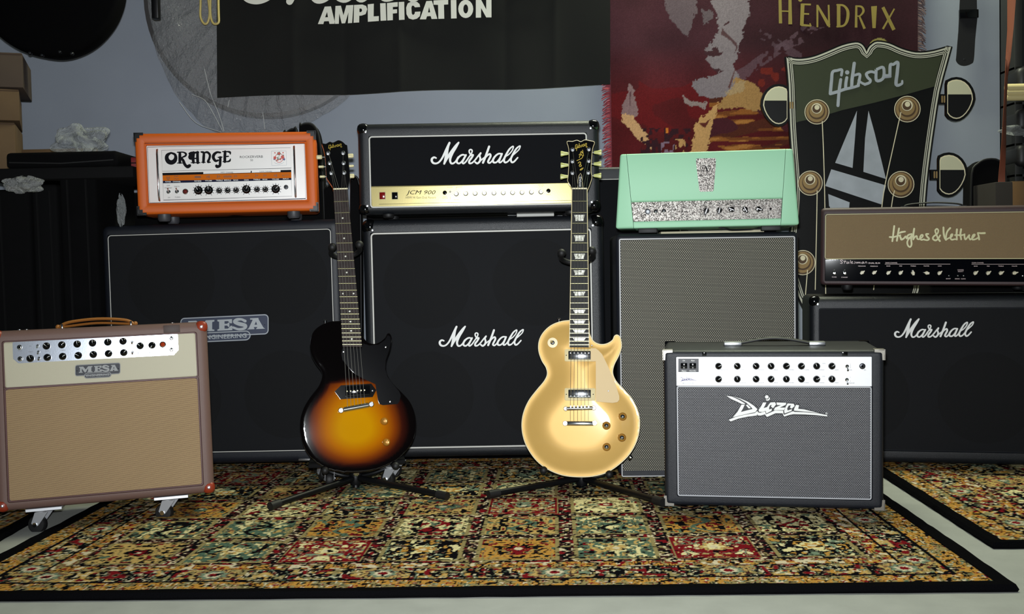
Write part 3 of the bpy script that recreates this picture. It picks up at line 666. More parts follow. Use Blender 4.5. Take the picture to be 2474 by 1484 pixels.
corner_caps(JC, W, H, .215, .036, black_gloss, .016); feet(JC, W, .215, 0, .012, .018, black_rubber)
for x0, x1 in ((756, 925), (1508, 1672)):
    a, b = JC.px(x0, 130, .1)[0], JC.px(x1, 130, .1)[0]; MB().rbox(a, b, .08, .13, H - .001, H + .004, .0015, black_gloss).build('handle_plate', JC.e)
mb = MB(); a, b = JC.px(840, 130, .1)[0], JC.px(1590, 130, .1)[0]; mb.tube([(a, .105, H + .002), (a + .03, .105, H + .003), ((a + b) / 2, .105, H + .0045), (b - .03, .105, H + .003), (b, .105, H + .002)], .0024, black_rubber, 8, sy=4); mb.build('handle', JC.e)

# wide black cabinet with name plate
ME = Thing('speaker_cabinet', 'wide black cabinet with thin white piping and a name plate, under the orange head', 'speaker cabinet', -.911, 3.368, .047, -3.0, .5, -.4)
W, H = .762, .762; ME.z = zoomed(230, 500, 2.182)
hx = (ME.px(72, 380)[0], W / 2 - .026, ME.px(860, 1292)[1], ME.px(660, 131)[1]); cabinet(ME, W, H, .36, hx, tolex, .02, .012)
piping(ME, hx[0] + .002, hx[1] - .002, hx[2] + .002, hx[3] - .002, .001, .0013, white_piping, .01)
sp4 = [ME.px(395, 395), ME.px(990, 385), ME.px(430, 1010), ME.px(1010, 990)]
baffle(ME, hx[0], hx[1], hx[2], hx[3], .0115, sp4, .138); speakers(ME, sp4, .14, .0112)
cloth_panel(ME, hx[0] + .003, hx[1] - .003, hx[2] + .003, hx[3] - .003, .006, cl_see)
plate_m = simple('name_plate_slate', (74, 80, 98), .4, .3); rim_m = simple('name_plate_silver', (198, 204, 208), .35, .4)
ME.z = zoomed(440, 750, 11.245); mesa_badge(ME, 1150, 500, 2400, 700, -.045, plate_m, rim_m, y=.001)
ME.z = ident
feet(ME, W, .36, 0, .035, .022, black_rubber)
MB().rbox(-W / 2 + .04, W / 2 - .04, .02, .34, -.002, .01, .002, black_matte).build('base_board', ME.e)
for i, (x, y) in enumerate(((430, 1117), (745, 1110))):
    p = ME.px(x, y, -.005); MB().rbox(p[0] - .03, p[0] + .03, -.012, .03, p[1] - .004, p[1] + .003, .001, steel).build('castor_plate', ME.e)

# orange head
OR = Thing('amplifier_head', 'orange head with white panel and black corners, on the wide black cabinet', 'amplifier', -.8709, 3.3304, .836, 9.0, 0, -.62)
W, H = .544, .248; zo = OR.z = zoomed(300, 290, 4.418)
DP = .036; px0, px1, pz0, pz1 = OR.px(246, 580, DP)[0], OR.px(1942, 550, DP)[0], OR.px(1100, 874, DP)[1], OR.px(1080, 260, DP)[1]
mb = MB(); r = .012; D = .24; x0, x1, z0, z1 = -W / 2, W / 2, 0, H; sp = [(x0 + r, x1 - r, z0 + r, z1 - r, .004, D), (x0, x1, z0, z1, r, D - r), (x0, x1, z0, z1, r, .010)]
for k in range(1, 5): a = math.pi / 2 * k / 4; i = .01 * (1 - math.cos(a)); sp.append((x0 + i, x1 - i, z0 + i, z1 - i, .008, .01 * (1 - math.sin(a))))
sp += [(x0 + .026, x1 - .026, z0 + .026, z1 - .026, .003, 0), (x0 + .029, x1 - .029, z0 + .029, z1 - .029, .002, .002), (px0 - .004, px1 + .004, pz0 - .004, pz1 + .004, .001, .034), (px0, px1, pz0, pz1, .001, .036), (px0, px1, pz0, pz1, .001, .044)]
mb.rings(sp, tolex_orange, True, True, 4); mb.build('cabinet_shell', OR.e)
for i in range(4):
    sx = (-1, 1)[i % 2]; top = i < 2; mb = MB(); t = .002
    L = [(-t, -t), (.026, -t), (.026, .006), (.015, .006), (.015, .015), (.006, .015), (.006, .026), (-t, .026)]
    pts = [((x0 + a) if sx < 0 else (x1 - a), (z1 - b) if top else (z0 + b)) for a, b in L]; mb.poly(pts, -t, black_plastic, .001)
    a, b = (x0 - t, x0 + .004) if sx < 0 else (x1 - .004, x1 + t); c, d = (z1 - .024, z1 + t) if top else (-t, .024); mb.rbox(a, b, -t, .03, c, d, .0015, black_plastic)
    a, b = (x0 - t, x0 + .024) if sx < 0 else (x1 - .024, x1 + t); c, d = (z1 - .003, z1 + t) if top else (-t, .003); mb.rbox(a, b, -t, .03, c, d, .0015, black_plastic); mb.build('corner_cap', OR.e)
or_panel = simple('orange_head_white_panel', (232, 230, 226), .32, coat=.15)
op = panel(OR, 'control_panel', px0 + .001, px1 - .001, pz0 + .001, pz1 - .001, .036, .042, or_panel); D0 = .036; e = D0 - .0003
def opx(a, b, d=D0): return OR.px(a, b, d)
mb = MB()
def frame_line(T, mb, pts, w, y, m, d): line(mb, T, pts + [pts[0]], w, y, m, d)
frame_line(OR, mb, [(248, 290), (1922, 252), (1938, 840), (272, 886)], 4, e, navy, D0); frame_line(OR, mb, [(400, 324), (1776, 297), (1783, 514), (406, 547)], 2.5, e, ink, D0)
line(mb, OR, [(415, 676), (420, 856), (1790, 814), (1784, 640)], 2.5, e, ink, D0)
quad(mb, OR, [(408, 566), (1783, 532), (1784, 566), (410, 600)], e, ink, d=D0)
for a, b, ya in ((845, 1350, 560), (1362, 1668, 547)):
    L = [(a, ya - 12), (b - 8, ya - 12 - (b - a) * .024), (b + 2, ya - (b - a) * .024), (b, ya + 14 - (b - a) * .024), (a, ya + 16)]; quad(mb, OR, L, e - .0001, or_panel, d=D0)
quad(mb, OR, [(410, 592), (1784, 556), (1785, 620), (412, 650)], e - .0002, simple('orange_print', (204, 104, 8), .6, spec=.1), d=D0)
quad(mb, OR, [(412, 650), (1785, 619), (1786, 640), (413, 676)], e - .0002, navy, d=D0)
x_, y_ = zoomed(390, 350, 7.731)(0, 0)
OR.z = zoomed(390, 350, 7.731); draw(mb, OR, [[(p[0], p[1], p[2]) for p in s_] for s_ in ORNG], e - .0003, ink, d=D0)
text(mb, OR, 'ROCKERVERB', 1680, 224, 44, e, ink, w=430, d=D0, slope=-.02); text(mb, OR, '50', 1686, 288, 36, e, ink, d=D0)
frame_line(OR, mb, [(2054, 120), (2328, 114), (2338, 380), (2060, 384)], 5, e, dark_steel, D0)
er, eg, eb = simple('emblem_red', (196, 58, 40), .5), simple('emblem_green', (70, 104, 84), .5), simple('emblem_blue', (60, 70, 130), .5)
ribbon(mb, OR, [(2198 + 72 * math.cos(a / 10 * 2 * math.pi), 245 + 84 * math.sin(a / 10 * 2 * math.pi), 10) for a in range(10)], e, er, n=3, closed=True, d=D0)
def blob(T, mb, cx, cy, r, y, m, d, n=14, k=.2, p=5):
    quad(mb, T, [(cx + r * (1 + k * math.cos(p * 2 * math.pi * i / n)) * math.cos(2 * math.pi * i / n), cy + r * (1 + k * math.cos(p * 2 * math.pi * i / n)) * math.sin(2 * math.pi * i / n)) for i in range(n)], y, m, d=d)
for cx, cy, r_, m_ in ((2195, 165, 34, eg), (2195, 162, 24, er), (2120, 242, 30, er), (2108, 270, 16, eb), (2262, 232, 34, er), (2275, 200, 16, eg), (2290, 270, 22, eb), (2120, 150, 13, er), (2272, 148, 13, er), (2190, 250, 30, eg), (2172, 285, 16, er), (2222, 270, 18, er), (2198, 245, 16, or_panel), (2150, 290, 10, eg)):
    blob(OR, mb, cx, cy, r_, e - .0001 * (1 + (m_ == er) + 2 * (m_ == or_panel)), m_, D0)
ribbon(mb, OR, [(2105, 330, 4), (2150, 352, 7), (2200, 358, 7), (2255, 348, 7), (2290, 325, 4)], e, dark_steel, d=D0)
OR.z = zo
lab = [('POWER', 470, 660), ('CHANNEL', 562, 658), ('REVERB', 787, 652), ('VOLUME', 900, 648), ('TREBLE', 1015, 645), ('MIDDLE', 1103, 643), ('BASS', 1192, 642), ('GAIN', 1304, 640), ('TREBLE', 1415, 636), ('BASS', 1503, 634), ('VOLUME', 1615, 632), ('INPUT', 1726, 629)]
for s_, x, y in lab: text(mb, OR, s_, x, y, 13, e - .0005, white_paint, w=13 * len(s_) * .95, bold=.01, d=D0)
for s_, x, y in (('OFF', 472, 700), ('STANDBY', 472, 726), ('DIRTY', 563, 711), ('ON', 478, 828), ('CLEAN', 570, 824)): text(mb, OR, s_, x, y, 12, e, ink, w=12 * len(s_) * .95, d=D0)
text(mb, OR, 'DIRTY CHANNEL', 1098, 560, 13, e - .0004, ink, w=135, d=D0); text(mb, OR, 'CLEAN CHANNEL', 1512, 549, 13, e - .0004, ink, w=135, d=D0)
g = e - .0006; brn = simple('brown_ink', (86, 46, 14), .5)
def pic(L): 
    for q_ in L: ribbon(mb, OR, [(a, b, 4) for a, b in q_], g, brn, n=3, d=D0)
pic([[(455, 604), (452, 620), (462, 632), (478, 632), (486, 620), (482, 604)], [(462, 606), (464, 620), (475, 620), (477, 606)], [(462, 636), (478, 636)]])
pic([[(535, 605), (545, 598), (555, 606), (565, 598), (575, 604)], [(538, 630), (550, 624), (560, 634), (570, 626), (582, 630)]])
pic([[(758 + 8 * i, 600), (764 + 8 * i, 610), (758 + 8 * i, 618), (752 + 8 * i, 610), (758 + 8 * i, 600)] for i in range(8)])
for cx, cy in ((893, 607), (1612, 594)): pic([[(cx + r_ * math.cos(a), cy + r_ * math.sin(a)) for a in (.9, 0, -.9)] for r_ in (6, 13, 20)] + [[(cx - r_ * math.cos(a), cy + r_ * math.sin(a)) for a in (.9, 0, -.9)] for r_ in (6, 13)])
for cx, cy in ((1005, 604), (1410, 594)): pic([[(cx - 14, cy + 14), (cx - 4, cy + 4), (cx - 12, cy - 4), (cx - 8, cy - 14), (cx - 10, cy + 16)], [(cx + 8, cy - 8), (cx + 18, cy), (cx + 10, cy + 8), (cx + 4, cy), (cx + 8, cy - 8)]])
pic([[(1062 + 14 * i, 605), (1069 + 14 * i, 596), (1076 + 14 * i, 605), (1069 + 14 * i, 613), (1062 + 14 * i, 605)] for i in range(6)])
for cx, cy in ((1185, 600), (1498, 593)): pic([[(cx - 14, cy - 6), (cx - 4, cy - 8), (cx - 2, cy + 4), (cx - 12, cy + 12)], [(cx + 10, cy - 8), (cx + 20, cy), (cx + 12, cy + 9), (cx + 5, cy), (cx + 10, cy - 8)]])
pic([[(1282, 600), (1290, 604), (1296, 594), (1304, 606), (1312, 594), (1320, 602), (1328, 598)]]); pic([[(1690, 594), (1715, 594)], [(1690, 586), (1690, 600)], [(1718, 588), (1756, 587)]])
KN = [((793, 752), 1), ((903, 750), 1), ((1015, 755), 0), ((1105, 752), 0), ((1195, 750), 0), ((1305, 742), 1), ((1418, 742), 0), ((1507, 742), 0), ((1618, 738), 1)]
for (cx, cy), big in KN:
    R_ = 50 if big else 35
    for k in range(11):
        a = math.radians(-150 + 30 * k); line(mb, OR, [(cx + R_ * .9 * math.sin(a), cy - R_ * .9 * math.cos(a)), (cx + R_ * 1.28 * math.sin(a), cy - R_ * 1.28 * math.cos(a))], 5, e, navy, D0)
mb.build('panel_print', op, label='printed name, emblem, pictograms and control names')
def knobs_d(T, kind, r, pts, parent, d, name='knob', angs=None):
    k = None
    for i, p in enumerate(pts):
        x, z = T.px(*p, d)
        if k is None: k = knob_mesh(kind, r).build(name, parent, (x, d, z)); q_ = k
        else: q_ = inst(k, (x, d, z))
        q_.rotation_euler = (0, angs[i % len(angs)] if angs else rnd.uniform(-1, 1), 0)
knobs_d(OR, 'skirt', .0132, [p for p, b in KN if b], op, D0); knobs_d(OR, 'skirt', .0088, [p for p, b in KN if not b], op, D0)
for p in ((475, 768), (565, 765)):
    x, z = OR.px(*p, D0); t_ = toggle(OR, p, .0062, op, D0); t_.location = (x, D0, z)
x, z = OR.px(655, 765, D0); MB().lathe([(.0088, 0), (.0088, -.003), (.0075, -.004)], (0, 0, 0), chrome, 18).lathe([(.0066, -.003), (.0062, -.006), (.003, -.009), (1e-4, -.0095)], (0, 0, 0), simple('unlit_red_lens', (104, 34, 32), .2), 16).build('pilot_lamp', op, (x, D0, z))
jk = jack(OR, (1728, 717), .007, op, D0, m1=dark_steel); x, z = OR.px(1728, 717, D0); jk.location = (x, D0, z)
for (a, b), (c, d) in (((350, 310), (375, 862)), ((1812, 275), (1830, 822))):
    p, q_ = OR.px(a, b, .026), OR.px(c, d, .026); mb = MB(); mb.tube([(p[0], .038, p[1]), (p[0], .026, p[1] - .003), (p[0] * .9 + q_[0] * .1, .022, p[1] * .9 + q_[1] * .1), (p[0] * .1 + q_[0] * .9, .022, p[1] * .1 + q_[1] * .9), (q_[0], .026, q_[1] + .003), (q_[0], .038, q_[1])], .0034, chrome, 10); mb.build('chrome_rail', OR.e)
feet(OR, W, .24, 0, .022, .02, simple('grey_foot', (60, 60, 64), .5), xs=.36)

# tall cabinet with salt-and-pepper grille, mint head on it
saltpepper = weave('salt_and_pepper_cloth', .0058, .0021 * 2, (232, 226, 205), (13, 13, 13), (190, 184, 162), .31, .27, var=.6)
TC = Thing('speaker_cabinet', 'tall cabinet with silver and black woven grille, under the mint green head', 'speaker cabinet', .580, 3.19, .0138, -1.69, -.24, .35)
W, H = .542, .724; hx = hole_px(TC, (1498, 800), (1922, 800), (1700, 574), (1560, 1152)); cabinet(TC, W, H, .30, hx, tolex, .014, .012)
piping(TC, hx[0] + .0015, hx[1] - .0015, hx[2] + .0015, hx[3] - .0015, .001, .0021, simple('white_cab_piping', (205, 205, 205), .4), .004)
cloth_panel(TC, hx[0] + .003, hx[1] - .003, hx[2] + .003, hx[3] - .003, .007, saltpepper)
feet(TC, W, .3, 0, .001, .012, black_rubber)
MI = Thing('amplifier_head', 'mint green head with sloping sides and silver sparkle panel, on the woven grille cabinet', 'amplifier', .5778, 3.172, .76, -9.0, 0, .3)
MI.z = zoomed(1460, 340, 4.948)
def sparkle():
    t = NT('silver_sparkle'); v = t.n('ShaderNodeTexVoronoi'); v.inputs['Scale'].default_value = 420; t.l(t.co(), v.inputs['Vector'])
    sep = t.n('ShaderNodeSeparateColor'); t.l(v.outputs['Color'], sep.inputs[0]); c = t.ramp(sep.outputs[0], [(0, lin((58, 54, 52))), (.45, lin((112, 105, 100))), (.8, lin((176, 170, 162))), (1, lin((250, 248, 240)))])
    t.set(c, .42, .45, .6)
    mr = t.n('ShaderNodeVectorMath', operation='SUBTRACT'); t.l(v.outputs['Color'], mr.inputs[0]); mr.inputs[1].default_value = (.5, .5, .5)
    sc_ = t.n('ShaderNodeVectorMath', operation='SCALE'); t.l(mr.outputs[0], sc_.inputs[0]); sc_.inputs['Scale'].default_value = .42
    ge = t.n('ShaderNodeNewGeometry'); ad = t.n('ShaderNodeVectorMath', operation='ADD'); t.l(ge.outputs['Normal'], ad.inputs[0]); t.l(sc_.outputs[0], ad.inputs[1])
    no = t.n('ShaderNodeVectorMath', operation='NORMALIZE'); t.l(ad.outputs[0], no.inputs[0]); t.l(no.outputs[0], t.b.inputs['Normal']); return t.m
spk = sparkle()
TL, TR, BR, BL = MI.px(188, 155), MI.px(2255, 100), MI.px(2332, 1010), MI.px(135, 1050)
hT = (TL[1] + TR[1]) / 2; hB = 0; MI_H = hT - (BL[1] + BR[1]) / 2; zb = (BL[1] + BR[1]) / 2
sTL, sBL, sTR, sBR = MI.px(262, 155), MI.px(350, 1048), MI.px(2172, 105), MI.px(2112, 1010)
def side_cheek(a, b, c, d, nm='side_cheek'):
    """a top outer, b top inner, c bottom inner, d bottom outer"""
    bm = bmesh.new(); y0, y1, ty = 0, .24, .05
    P8 = [(a[0], ty * 0, hT), (b[0], 0, hT), (c[0], 0, zb), (d[0], 0, zb), (a[0], y1, hT), (b[0], y1, hT), (c[0], y1, zb), (d[0], y1, zb)]
    vs = [bm.verts.new(p) for p in P8]
    for f in ((0, 1, 2, 3), (7, 6, 5, 4), (0, 4, 5, 1), (3, 2, 6, 7), (0, 3, 7, 4), (1, 5, 6, 2)): bm.faces.new([vs[i] for i in f])
    ed = [e_ for e_ in bm.edges if not (abs(e_.verts[0].co.x - b[0]) < 1e-4 or abs(e_.verts[0].co.x - c[0]) < 1e-4) or not (abs(e_.verts[1].co.x - b[0]) < 1e-4 or abs(e_.verts[1].co.x - c[0]) < 1e-4)]
    bmesh.ops.recalc_face_normals(bm, faces=bm.faces); bmesh.ops.bevel(bm, geom=ed, offset=.007, segments=3, profile=.5, affect='EDGES'); bm.verts.index_update()
    mb = MB().add([v.co for v in bm.verts], [[v.index for v in f.verts] for f in bm.faces], tolex_mint); bm.free(); mb.build(nm, MI.e)
side_cheek(TL, sTL, sBL, BL); side_cheek(TR, sTR, sBR, BR)
gz1, gz0 = MI.px(1200, 715)[1], MI.px(1200, 948)[1]; gL, gR = MI.px(330, 740)[0], MI.px(2125, 690)[0]
gLb, gRb = MI.px(350, 960)[0], MI.px(2112, 935)[0]; G_ = .0012
xl = lambda z: sBL[0] + (sTL[0] - sBL[0]) * (z - zb) / (hT - zb) + G_
xr = lambda z: sBR[0] + (sTR[0] - sBR[0]) * (z - zb) / (hT - zb) - G_
def slab(nm, z0, z1, y0, m, y1=.23, bev=.004, rtop=True, parent=None):
    bm = bmesh.new(); P8 = [(xl(z0), y0, z0), (xr(z0), y0, z0), (xr(z1), y0, z1), (xl(z1), y0, z1), (xl(z0), y1, z0), (xr(z0), y1, z0), (xr(z1), y1, z1), (xl(z1), y1, z1)]
    vs = [bm.verts.new(p) for p in P8]
    for f in ((0, 1, 2, 3), (7, 6, 5, 4), (0, 4, 5, 1), (3, 2, 6, 7), (0, 3, 7, 4), (1, 5, 6, 2)): bm.faces.new([vs[i] for i in f])
    bmesh.ops.recalc_face_normals(bm, faces=bm.faces); 
    ed = [e_ for e_ in bm.edges if abs(e_.verts[0].co.z - e_.verts[1].co.z) < 1e-6 and abs(e_.verts[0].co.y - e_.verts[1].co.y) < 1e-6 and e_.verts[0].co.y < y0 + 1e-4]
    bmesh.ops.bevel(bm, geom=ed, offset=bev, segments=3, profile=.5, affect='EDGES'); bm.verts.index_update()
    mb = MB().add([v.co for v in bm.verts], [[v.index for v in f.verts] for f in bm.faces], m); bm.free(); return mb.build(nm, parent or MI.e)
slab('front_panel', gz1, hT, 0, tolex_mint, bev=.006); slab('bottom_rail', zb, gz0, 0, tolex_mint, bev=.004)
gp = slab('control_panel', gz0 - .002, gz1 + .002, .010, spk, bev=.0005)
for v in ((1, 1),): pass
mb = MB(); D1 = .010
bp = [MI.px(*p) for p in ((1105, 215), (1322, 208), (1334, 222), (1332, 300), (1308, 590), (1295, 608), (1150, 612), (1136, 598), (1096, 260), (1097, 225))]; mb.poly(bp, -.003, spk, 0); bd = mb.build('badge', MI.e)
mb = MB()
MI.z = zoomed(1660, 370, 13.49)
def sr(L, m=ink, d=-.003, y=-.0034): 
    for q_ in L: ribbon(mb, MI, q_, y, m, n=4, d=d)
sr([[(470, 560, 16), (500, 500, 18), (520, 420, 20), (560, 410, 22), (610, 450, 34), (640, 520, 44), (655, 560, 36)], [(475, 560, 18), (540, 590, 16), (600, 580, 16), (650, 570, 20)], [(510, 480, 14), (560, 500, 18), (540, 540, 14)], [(655, 560, 20), (700, 595, 18), (745, 570, 18), (755, 500, 16), (760, 430, 16), (730, 410, 14), (700, 450, 14), (690, 500, 14), (740, 490, 12)], [(650, 560, 24), (652, 640, 20), (640, 700, 14)]])
sr([[(400, 690, 12), (410, 730, 14), (430, 700, 12), (440, 750, 14), (470, 700, 12), (485, 755, 14), (510, 705, 12)], [(530, 740, 12), (560, 705, 12), (590, 735, 12), (620, 700, 12), (650, 730, 12)], [(670, 730, 12), (700, 690, 12), (720, 725, 12), (750, 680, 12), (770, 720, 12), (800, 660, 14), (815, 700, 12)]])
mb.build('badge_lettering', bd); MI.z = zoomed(1460, 340, 4.948)
knobs_d(MI, 'pointer', .0085, [(1220, 838), (1375, 832), (1522, 825), (1682, 822), (1840, 818)], gp, D1, angs=[.35, .25, 2.0, -.5, -1.2])
for p, r_, m_ in (((520, 848), .0085, dark_steel), ((615, 848), .006, chrome), ((712, 840), .006, chrome)):
    x, z = MI.px(*p, D1); MB().lathe([(r_, 0), (r_, -.003), (r_ * .6, -.004)], (0, 0, 0), m_, 16).lathe([(r_ * .55, -.003), (r_ * .5, -.007), (1e-4, -.0075)], (0, 0, 0), chrome if m_ is chrome else simple('clear_lens', (230, 235, 240), .1), 14).build('toggle_switch' if m_ is chrome else 'pilot_lamp', gp, (x, D1, z))
x, z = MI.px(1988, 815, D1); MB().lathe([(.0034, 0), (.0034, -.001), (.002, -.0012)], (0, 0, 0), ink, 12).build('input_jack', gp, (x, D1, z))
fz = zb
for p in ((520, 1075), (1990, 1060)):
    a = MI.px(*p, .04); MB().rbox(a[0] - .028, a[0] + .028, .03, .07, fz - .014, fz + .001, .003, black_rubber).build('foot', MI.e); MB().rbox(a[0] - .028, a[0] + .028, .17, .21, fz - .014, fz + .001, .003, black_rubber).build('foot', MI.e)
MI_Z = fz

# small black combo, silver panel
DZ = Thing('combo_amplifier', 'black combo with silver-white panel, woven grille and jagged white logo, standing on the rug', 'amplifier', .6602, 2.7368, .0142, -9.66, -1.26, .35)
W, H = .5497, .4074; z7 = zoomed(1580, 780, 3.0917); DZ.z = z7
hx = (DZ.px(168, 800)[0], DZ.px(1632, 800)[0], DZ.px(900, 1312)[1], DZ.px(900, 253)[1]); cabinet(DZ, W, H, .262, hx, tolex, .012, .012)
pzb = DZ.px(900, 475)[1]
wh_panel = simple('satin_silver_panel', (252, 253, 255), .35, .1)
dp = panel(DZ, 'control_panel', hx[0] + .001, hx[1] - .001, pzb, hx[3] - .001, .003, .012, wh_panel, .001)
sp2 = weave('grey_woven_cloth', .00455, .0031, (222, 222, 226), (12, 12, 14), (156, 156, 162), .31, .28, var=.8)
cloth_panel(DZ, hx[0] + .004, hx[1] - .004, hx[2] + .003, pzb - .003, .006, sp2); piping(DZ, hx[0] + .003, hx[1] - .003, hx[2] + .002, pzb - .002, .002, .0017, simple('silver_piping', (196, 198, 202), .35), .004)
mb = MB(); DZ.z = zoomed(1740, 940, 8.8357); draw_diez(mb, DZ, (130, 130, 2295, 700), .0005, white_paint, .003, simple('logo_back_black', (16, 17, 24), .4))
ribbon(mb, DZ, [(2270 + 20 * math.cos(a), 525 + 20 * math.sin(a), 5) for a in np.linspace(0, 6.0, 9)], .0004, white_paint, n=2, closed=True); text(mb, DZ, 'R', 2270, 525, 20, .0004, white_paint); mb.build('logo', DZ.e, label='white jagged lettering on a black backing')
DZ.z = z7; mb = MB(); y0_ = .0027; DZ.z = zoomed(1600, 860, 11.245)
bx = DZ.map([(435, 80), (990, 80), (990, 445), (435, 445)]); MB().poly(bx, .0015, simple('switch_plate_dark', (26, 27, 36), .35), .004).build('switch_plate', dp)
for cx in (590, 830):
    a = DZ.px(cx - 90, 195); b = DZ.px(cx + 90, 345); MB().rbox(a[0], b[0], -.002, .002, b[1], a[1], .0015, black_gloss).build('rocker_switch', dp)
for s_, x, y, w_ in (('On', 586, 130, 66), ('Run', 832, 130, 90), ('Mains', 590, 412, 130), ('Standby', 830, 412, 190)): text(mb, DZ, s_, x, y, 34, .0011, white_paint, w=w_, bold=.02, shear=.15)
for cx in (590, 830): line(mb, DZ, [(cx, 240), (cx, 262)], 8, -.0023, white_paint); ribbon(mb, DZ, [(cx + 13 * math.cos(a), 320 + 13 * math.sin(a), 6) for a in np.linspace(0, 5.5, 8)], -.0023, white_paint, n=1, closed=True)
draw_diez(mb, DZ, (485, 575, 935, 705), y0_, simple('violet_ink', (70, 60, 120), .5), None)
ribbon(mb, DZ, [(565, 735, 6), (562, 770, 6)], y0_, navy); text(mb, DZ, 'EINSTEIN', 680, 752, 34, y0_, simple('teal_ink', (60, 110, 120), .5), w=225); ribbon(mb, DZ, [(825 + 18 * math.cos(a), 752 + 22 * math.sin(a), 6) for a in np.linspace(0, 5.6, 9)], y0_, navy, n=2, closed=True)
DZ.z = z7; cols = [482, 622, 762, 874, 988, 1100, 1214, 1328]
for j, (ry, nm) in enumerate(((323, ['Master 1', 'Deep', 'Reverb', 'Bass', 'Middle', 'Treble', 'Volume', 'Gain']), (420, ['Master 2', 'Presence', 'Reverb', 'Bass', 'Middle', 'Treble', 'Volume', 'Gain']))):
    for c_, s_ in zip(cols, nm): text(mb, DZ, s_, c_ + 38, ry + 29, 7.5, y0_, navy, w=len(s_) * 7, shear=.2)
for s_, x, y in (('CH1', 1270, 305), ('CH2', 1268, 402), ('Mode', 1466, 353), ('In', 1578, 353), ('Channel', 1473, 451), ('1', 1468, 311), ('2', 1468, 323), ('3', 1468, 336), ('1', 1467, 409), ('2', 1467, 437)): text(mb, DZ, s_, x, y, 8, y0_, navy, w=len(s_) * 7 if len(s_) > 1 else None)
mb.build('panel_lettering', dp)
KD = []
for ry in (323, 420): KD += [(c_, ry) for c_ in cols]
k0 = knob_mesh('dome', .0088).build('knob', dp); knb = [0] * 16
for i, p in enumerate(KD):
    x, z = DZ.px(*p); q_ = k0 if i == 0 else inst(k0, (0, 0, 0)); q_.location = (x, .003, z); q_.rotation_euler = (0, rnd.uniform(-1.2, 1.2), 0)
for p in ((1443, 326), (1441, 426)): toggle(DZ, p, .0045, dp, .003, up=-1)
jack(DZ, (1557, 325), .0075, dp, .003, m1=dark_steel, m2=ink)
MB().lathe([(.0032, 0), (.0032, -.001), (1e-4, -.0014)], (0, 0, 0), wh_panel, 12).build('pilot_lamp', dp, (DZ.px(1270, 420)[0], .003, DZ.px(1270, 420)[1]))
brushed = simple('nickel_corner', (150, 146, 138), .4, .8)
for i in range(4):
    sx = (-1, 1)[i % 2]; top = i < 2; mb = MB(); t = .0022; x0, x1 = -W / 2, W / 2
    L = [(0, 0), (.026, 0), (.026, .007), (.011, .008), (.008, .011), (.007, .027), (0, .027)]
    pts = [((x0 - t + a) if sx < 0 else (x1 + t - a), (H + t - b) if top else (-.0005 + b)) for a, b in L]; mb.poly(pts, -t, brushed, .0005)
    a, b = (x0 - t, x0 + .001) if sx < 0 else (x1 - .001, x1 + t); c, d = (H - .025, H + t) if top else (0, .025); mb.rbox(a, b, -t, .025, c, d, .0008, brushed)
    a, b = (x0 - t, x0 + .024) if sx < 0 else (x1 - .024, x1 + t)
    if top: mb.rbox(a, b, -t, .025, H - .001, H + t, .0008, brushed)
    mb.build('corner_cap', DZ.e)
    if top:
        mb = MB(); a, b = (x0 - t, x0 + .026) if sx < 0 else (x1 - .026, x1 + t); mb.rbox(a, b, .238, .264, H - .02, H + t, .002, black_gloss); mb.build('rear_corner_cap', DZ.e)
h0, h1 = DZ.px(520, 160, .13), DZ.px(1278, 165, .13); hxm = (h0[0] + h1[0]) / 2; mb = MB()
pts = [(h0[0] + .045, .13, H + .007), (h0[0] + .075, .13, H + .013), (hxm - .02, .13, H + .019), (hxm + .02, .13, H + .019), (h1[0] - .07, .13, H + .013), (h1[0] - .04, .13, H + .007)]
mb.tube(spline(pts, 4), .0042, black_rubber, 10, sy=2.6); hd = mb.build('handle', DZ.e)
for a, b in ((h0[0], h0[0] + .048), (h1[0] - .043, h1[0])): mb = MB(); mb.rbox(a, b, .112, .142, H, H + .011, .003, steel); mb.build('handle_bracket', DZ.e)
for a, b in ((360, 392), (1404, 1447)):
    c, d = DZ.px(a if a < 500 else a, 240)[0], DZ.px(b, 240)[0]; MB().rbox(min(c, d), max(c, d), -.0008, .004, hx[3] + .002, hx[3] + .012, .0004, black_gloss).build('velcro_tab', DZ.e)
feet(DZ, W, .262, 0, .0015, .01, black_rubber)

# tan and brown combo on castors
LS = Thing('combo_amplifier', 'brown combo with cream and tan woven front and brown leather handle, rolling on castors', 'amplifier', -1.0485, 2.7351, .066, 17.0, 5.5, -.72)
W, H = .5268, .4543; z4 = zoomed(0, 740, 2.559); LS.z = z4
hx = (LS.px(2, 900)[0], LS.px(1237, 700)[0], LS.px(650, 1160)[1], LS.px(650, 190)[1])
hx = (-W / 2 + .027, W / 2 - .027, LS.px(650, 1163)[1], LS.px(800, 180)[1]); cabinet(LS, W, H, .27, hx, tolex_brown, .018, .012)
zc = LS.px(700, 470)[1]; cream_vinyl = simple('cream_vinyl', (184, 178, 152), .55, bscale=900, bstr=.3, bdist=.0005)
tanw = weave('tan_woven_cloth', .0036, .0025, (206, 178, 132), (108, 86, 64), (180, 152, 108), .50, .26, var=.9, soft=.2)
cp = panel(LS, 'upper_front', hx[0] + .003, hx[1] - .003, zc + .001, hx[3] - .002, .004, .012, cream_vinyl, .005, label='cream vinyl upper front')
cloth_panel(LS, hx[0] + .004, hx[1] - .004, hx[2] + .004, zc - .003, .005, tanw)
piping(LS, hx[0] + .002, hx[1] - .002, hx[2] + .002, zc - .001, .003, .0018, brown_piping, .004); piping(LS, hx[0] + .002, hx[1] - .002, zc + .001, hx[3] - .001, .002, .0016, brown_piping, .006)
zl = LS.z = zoomed(0, 790, 5.378); alu = simple('brushed_aluminium_panel', (160, 166, 176), .2, .6, bscale=260, bstr=.05)
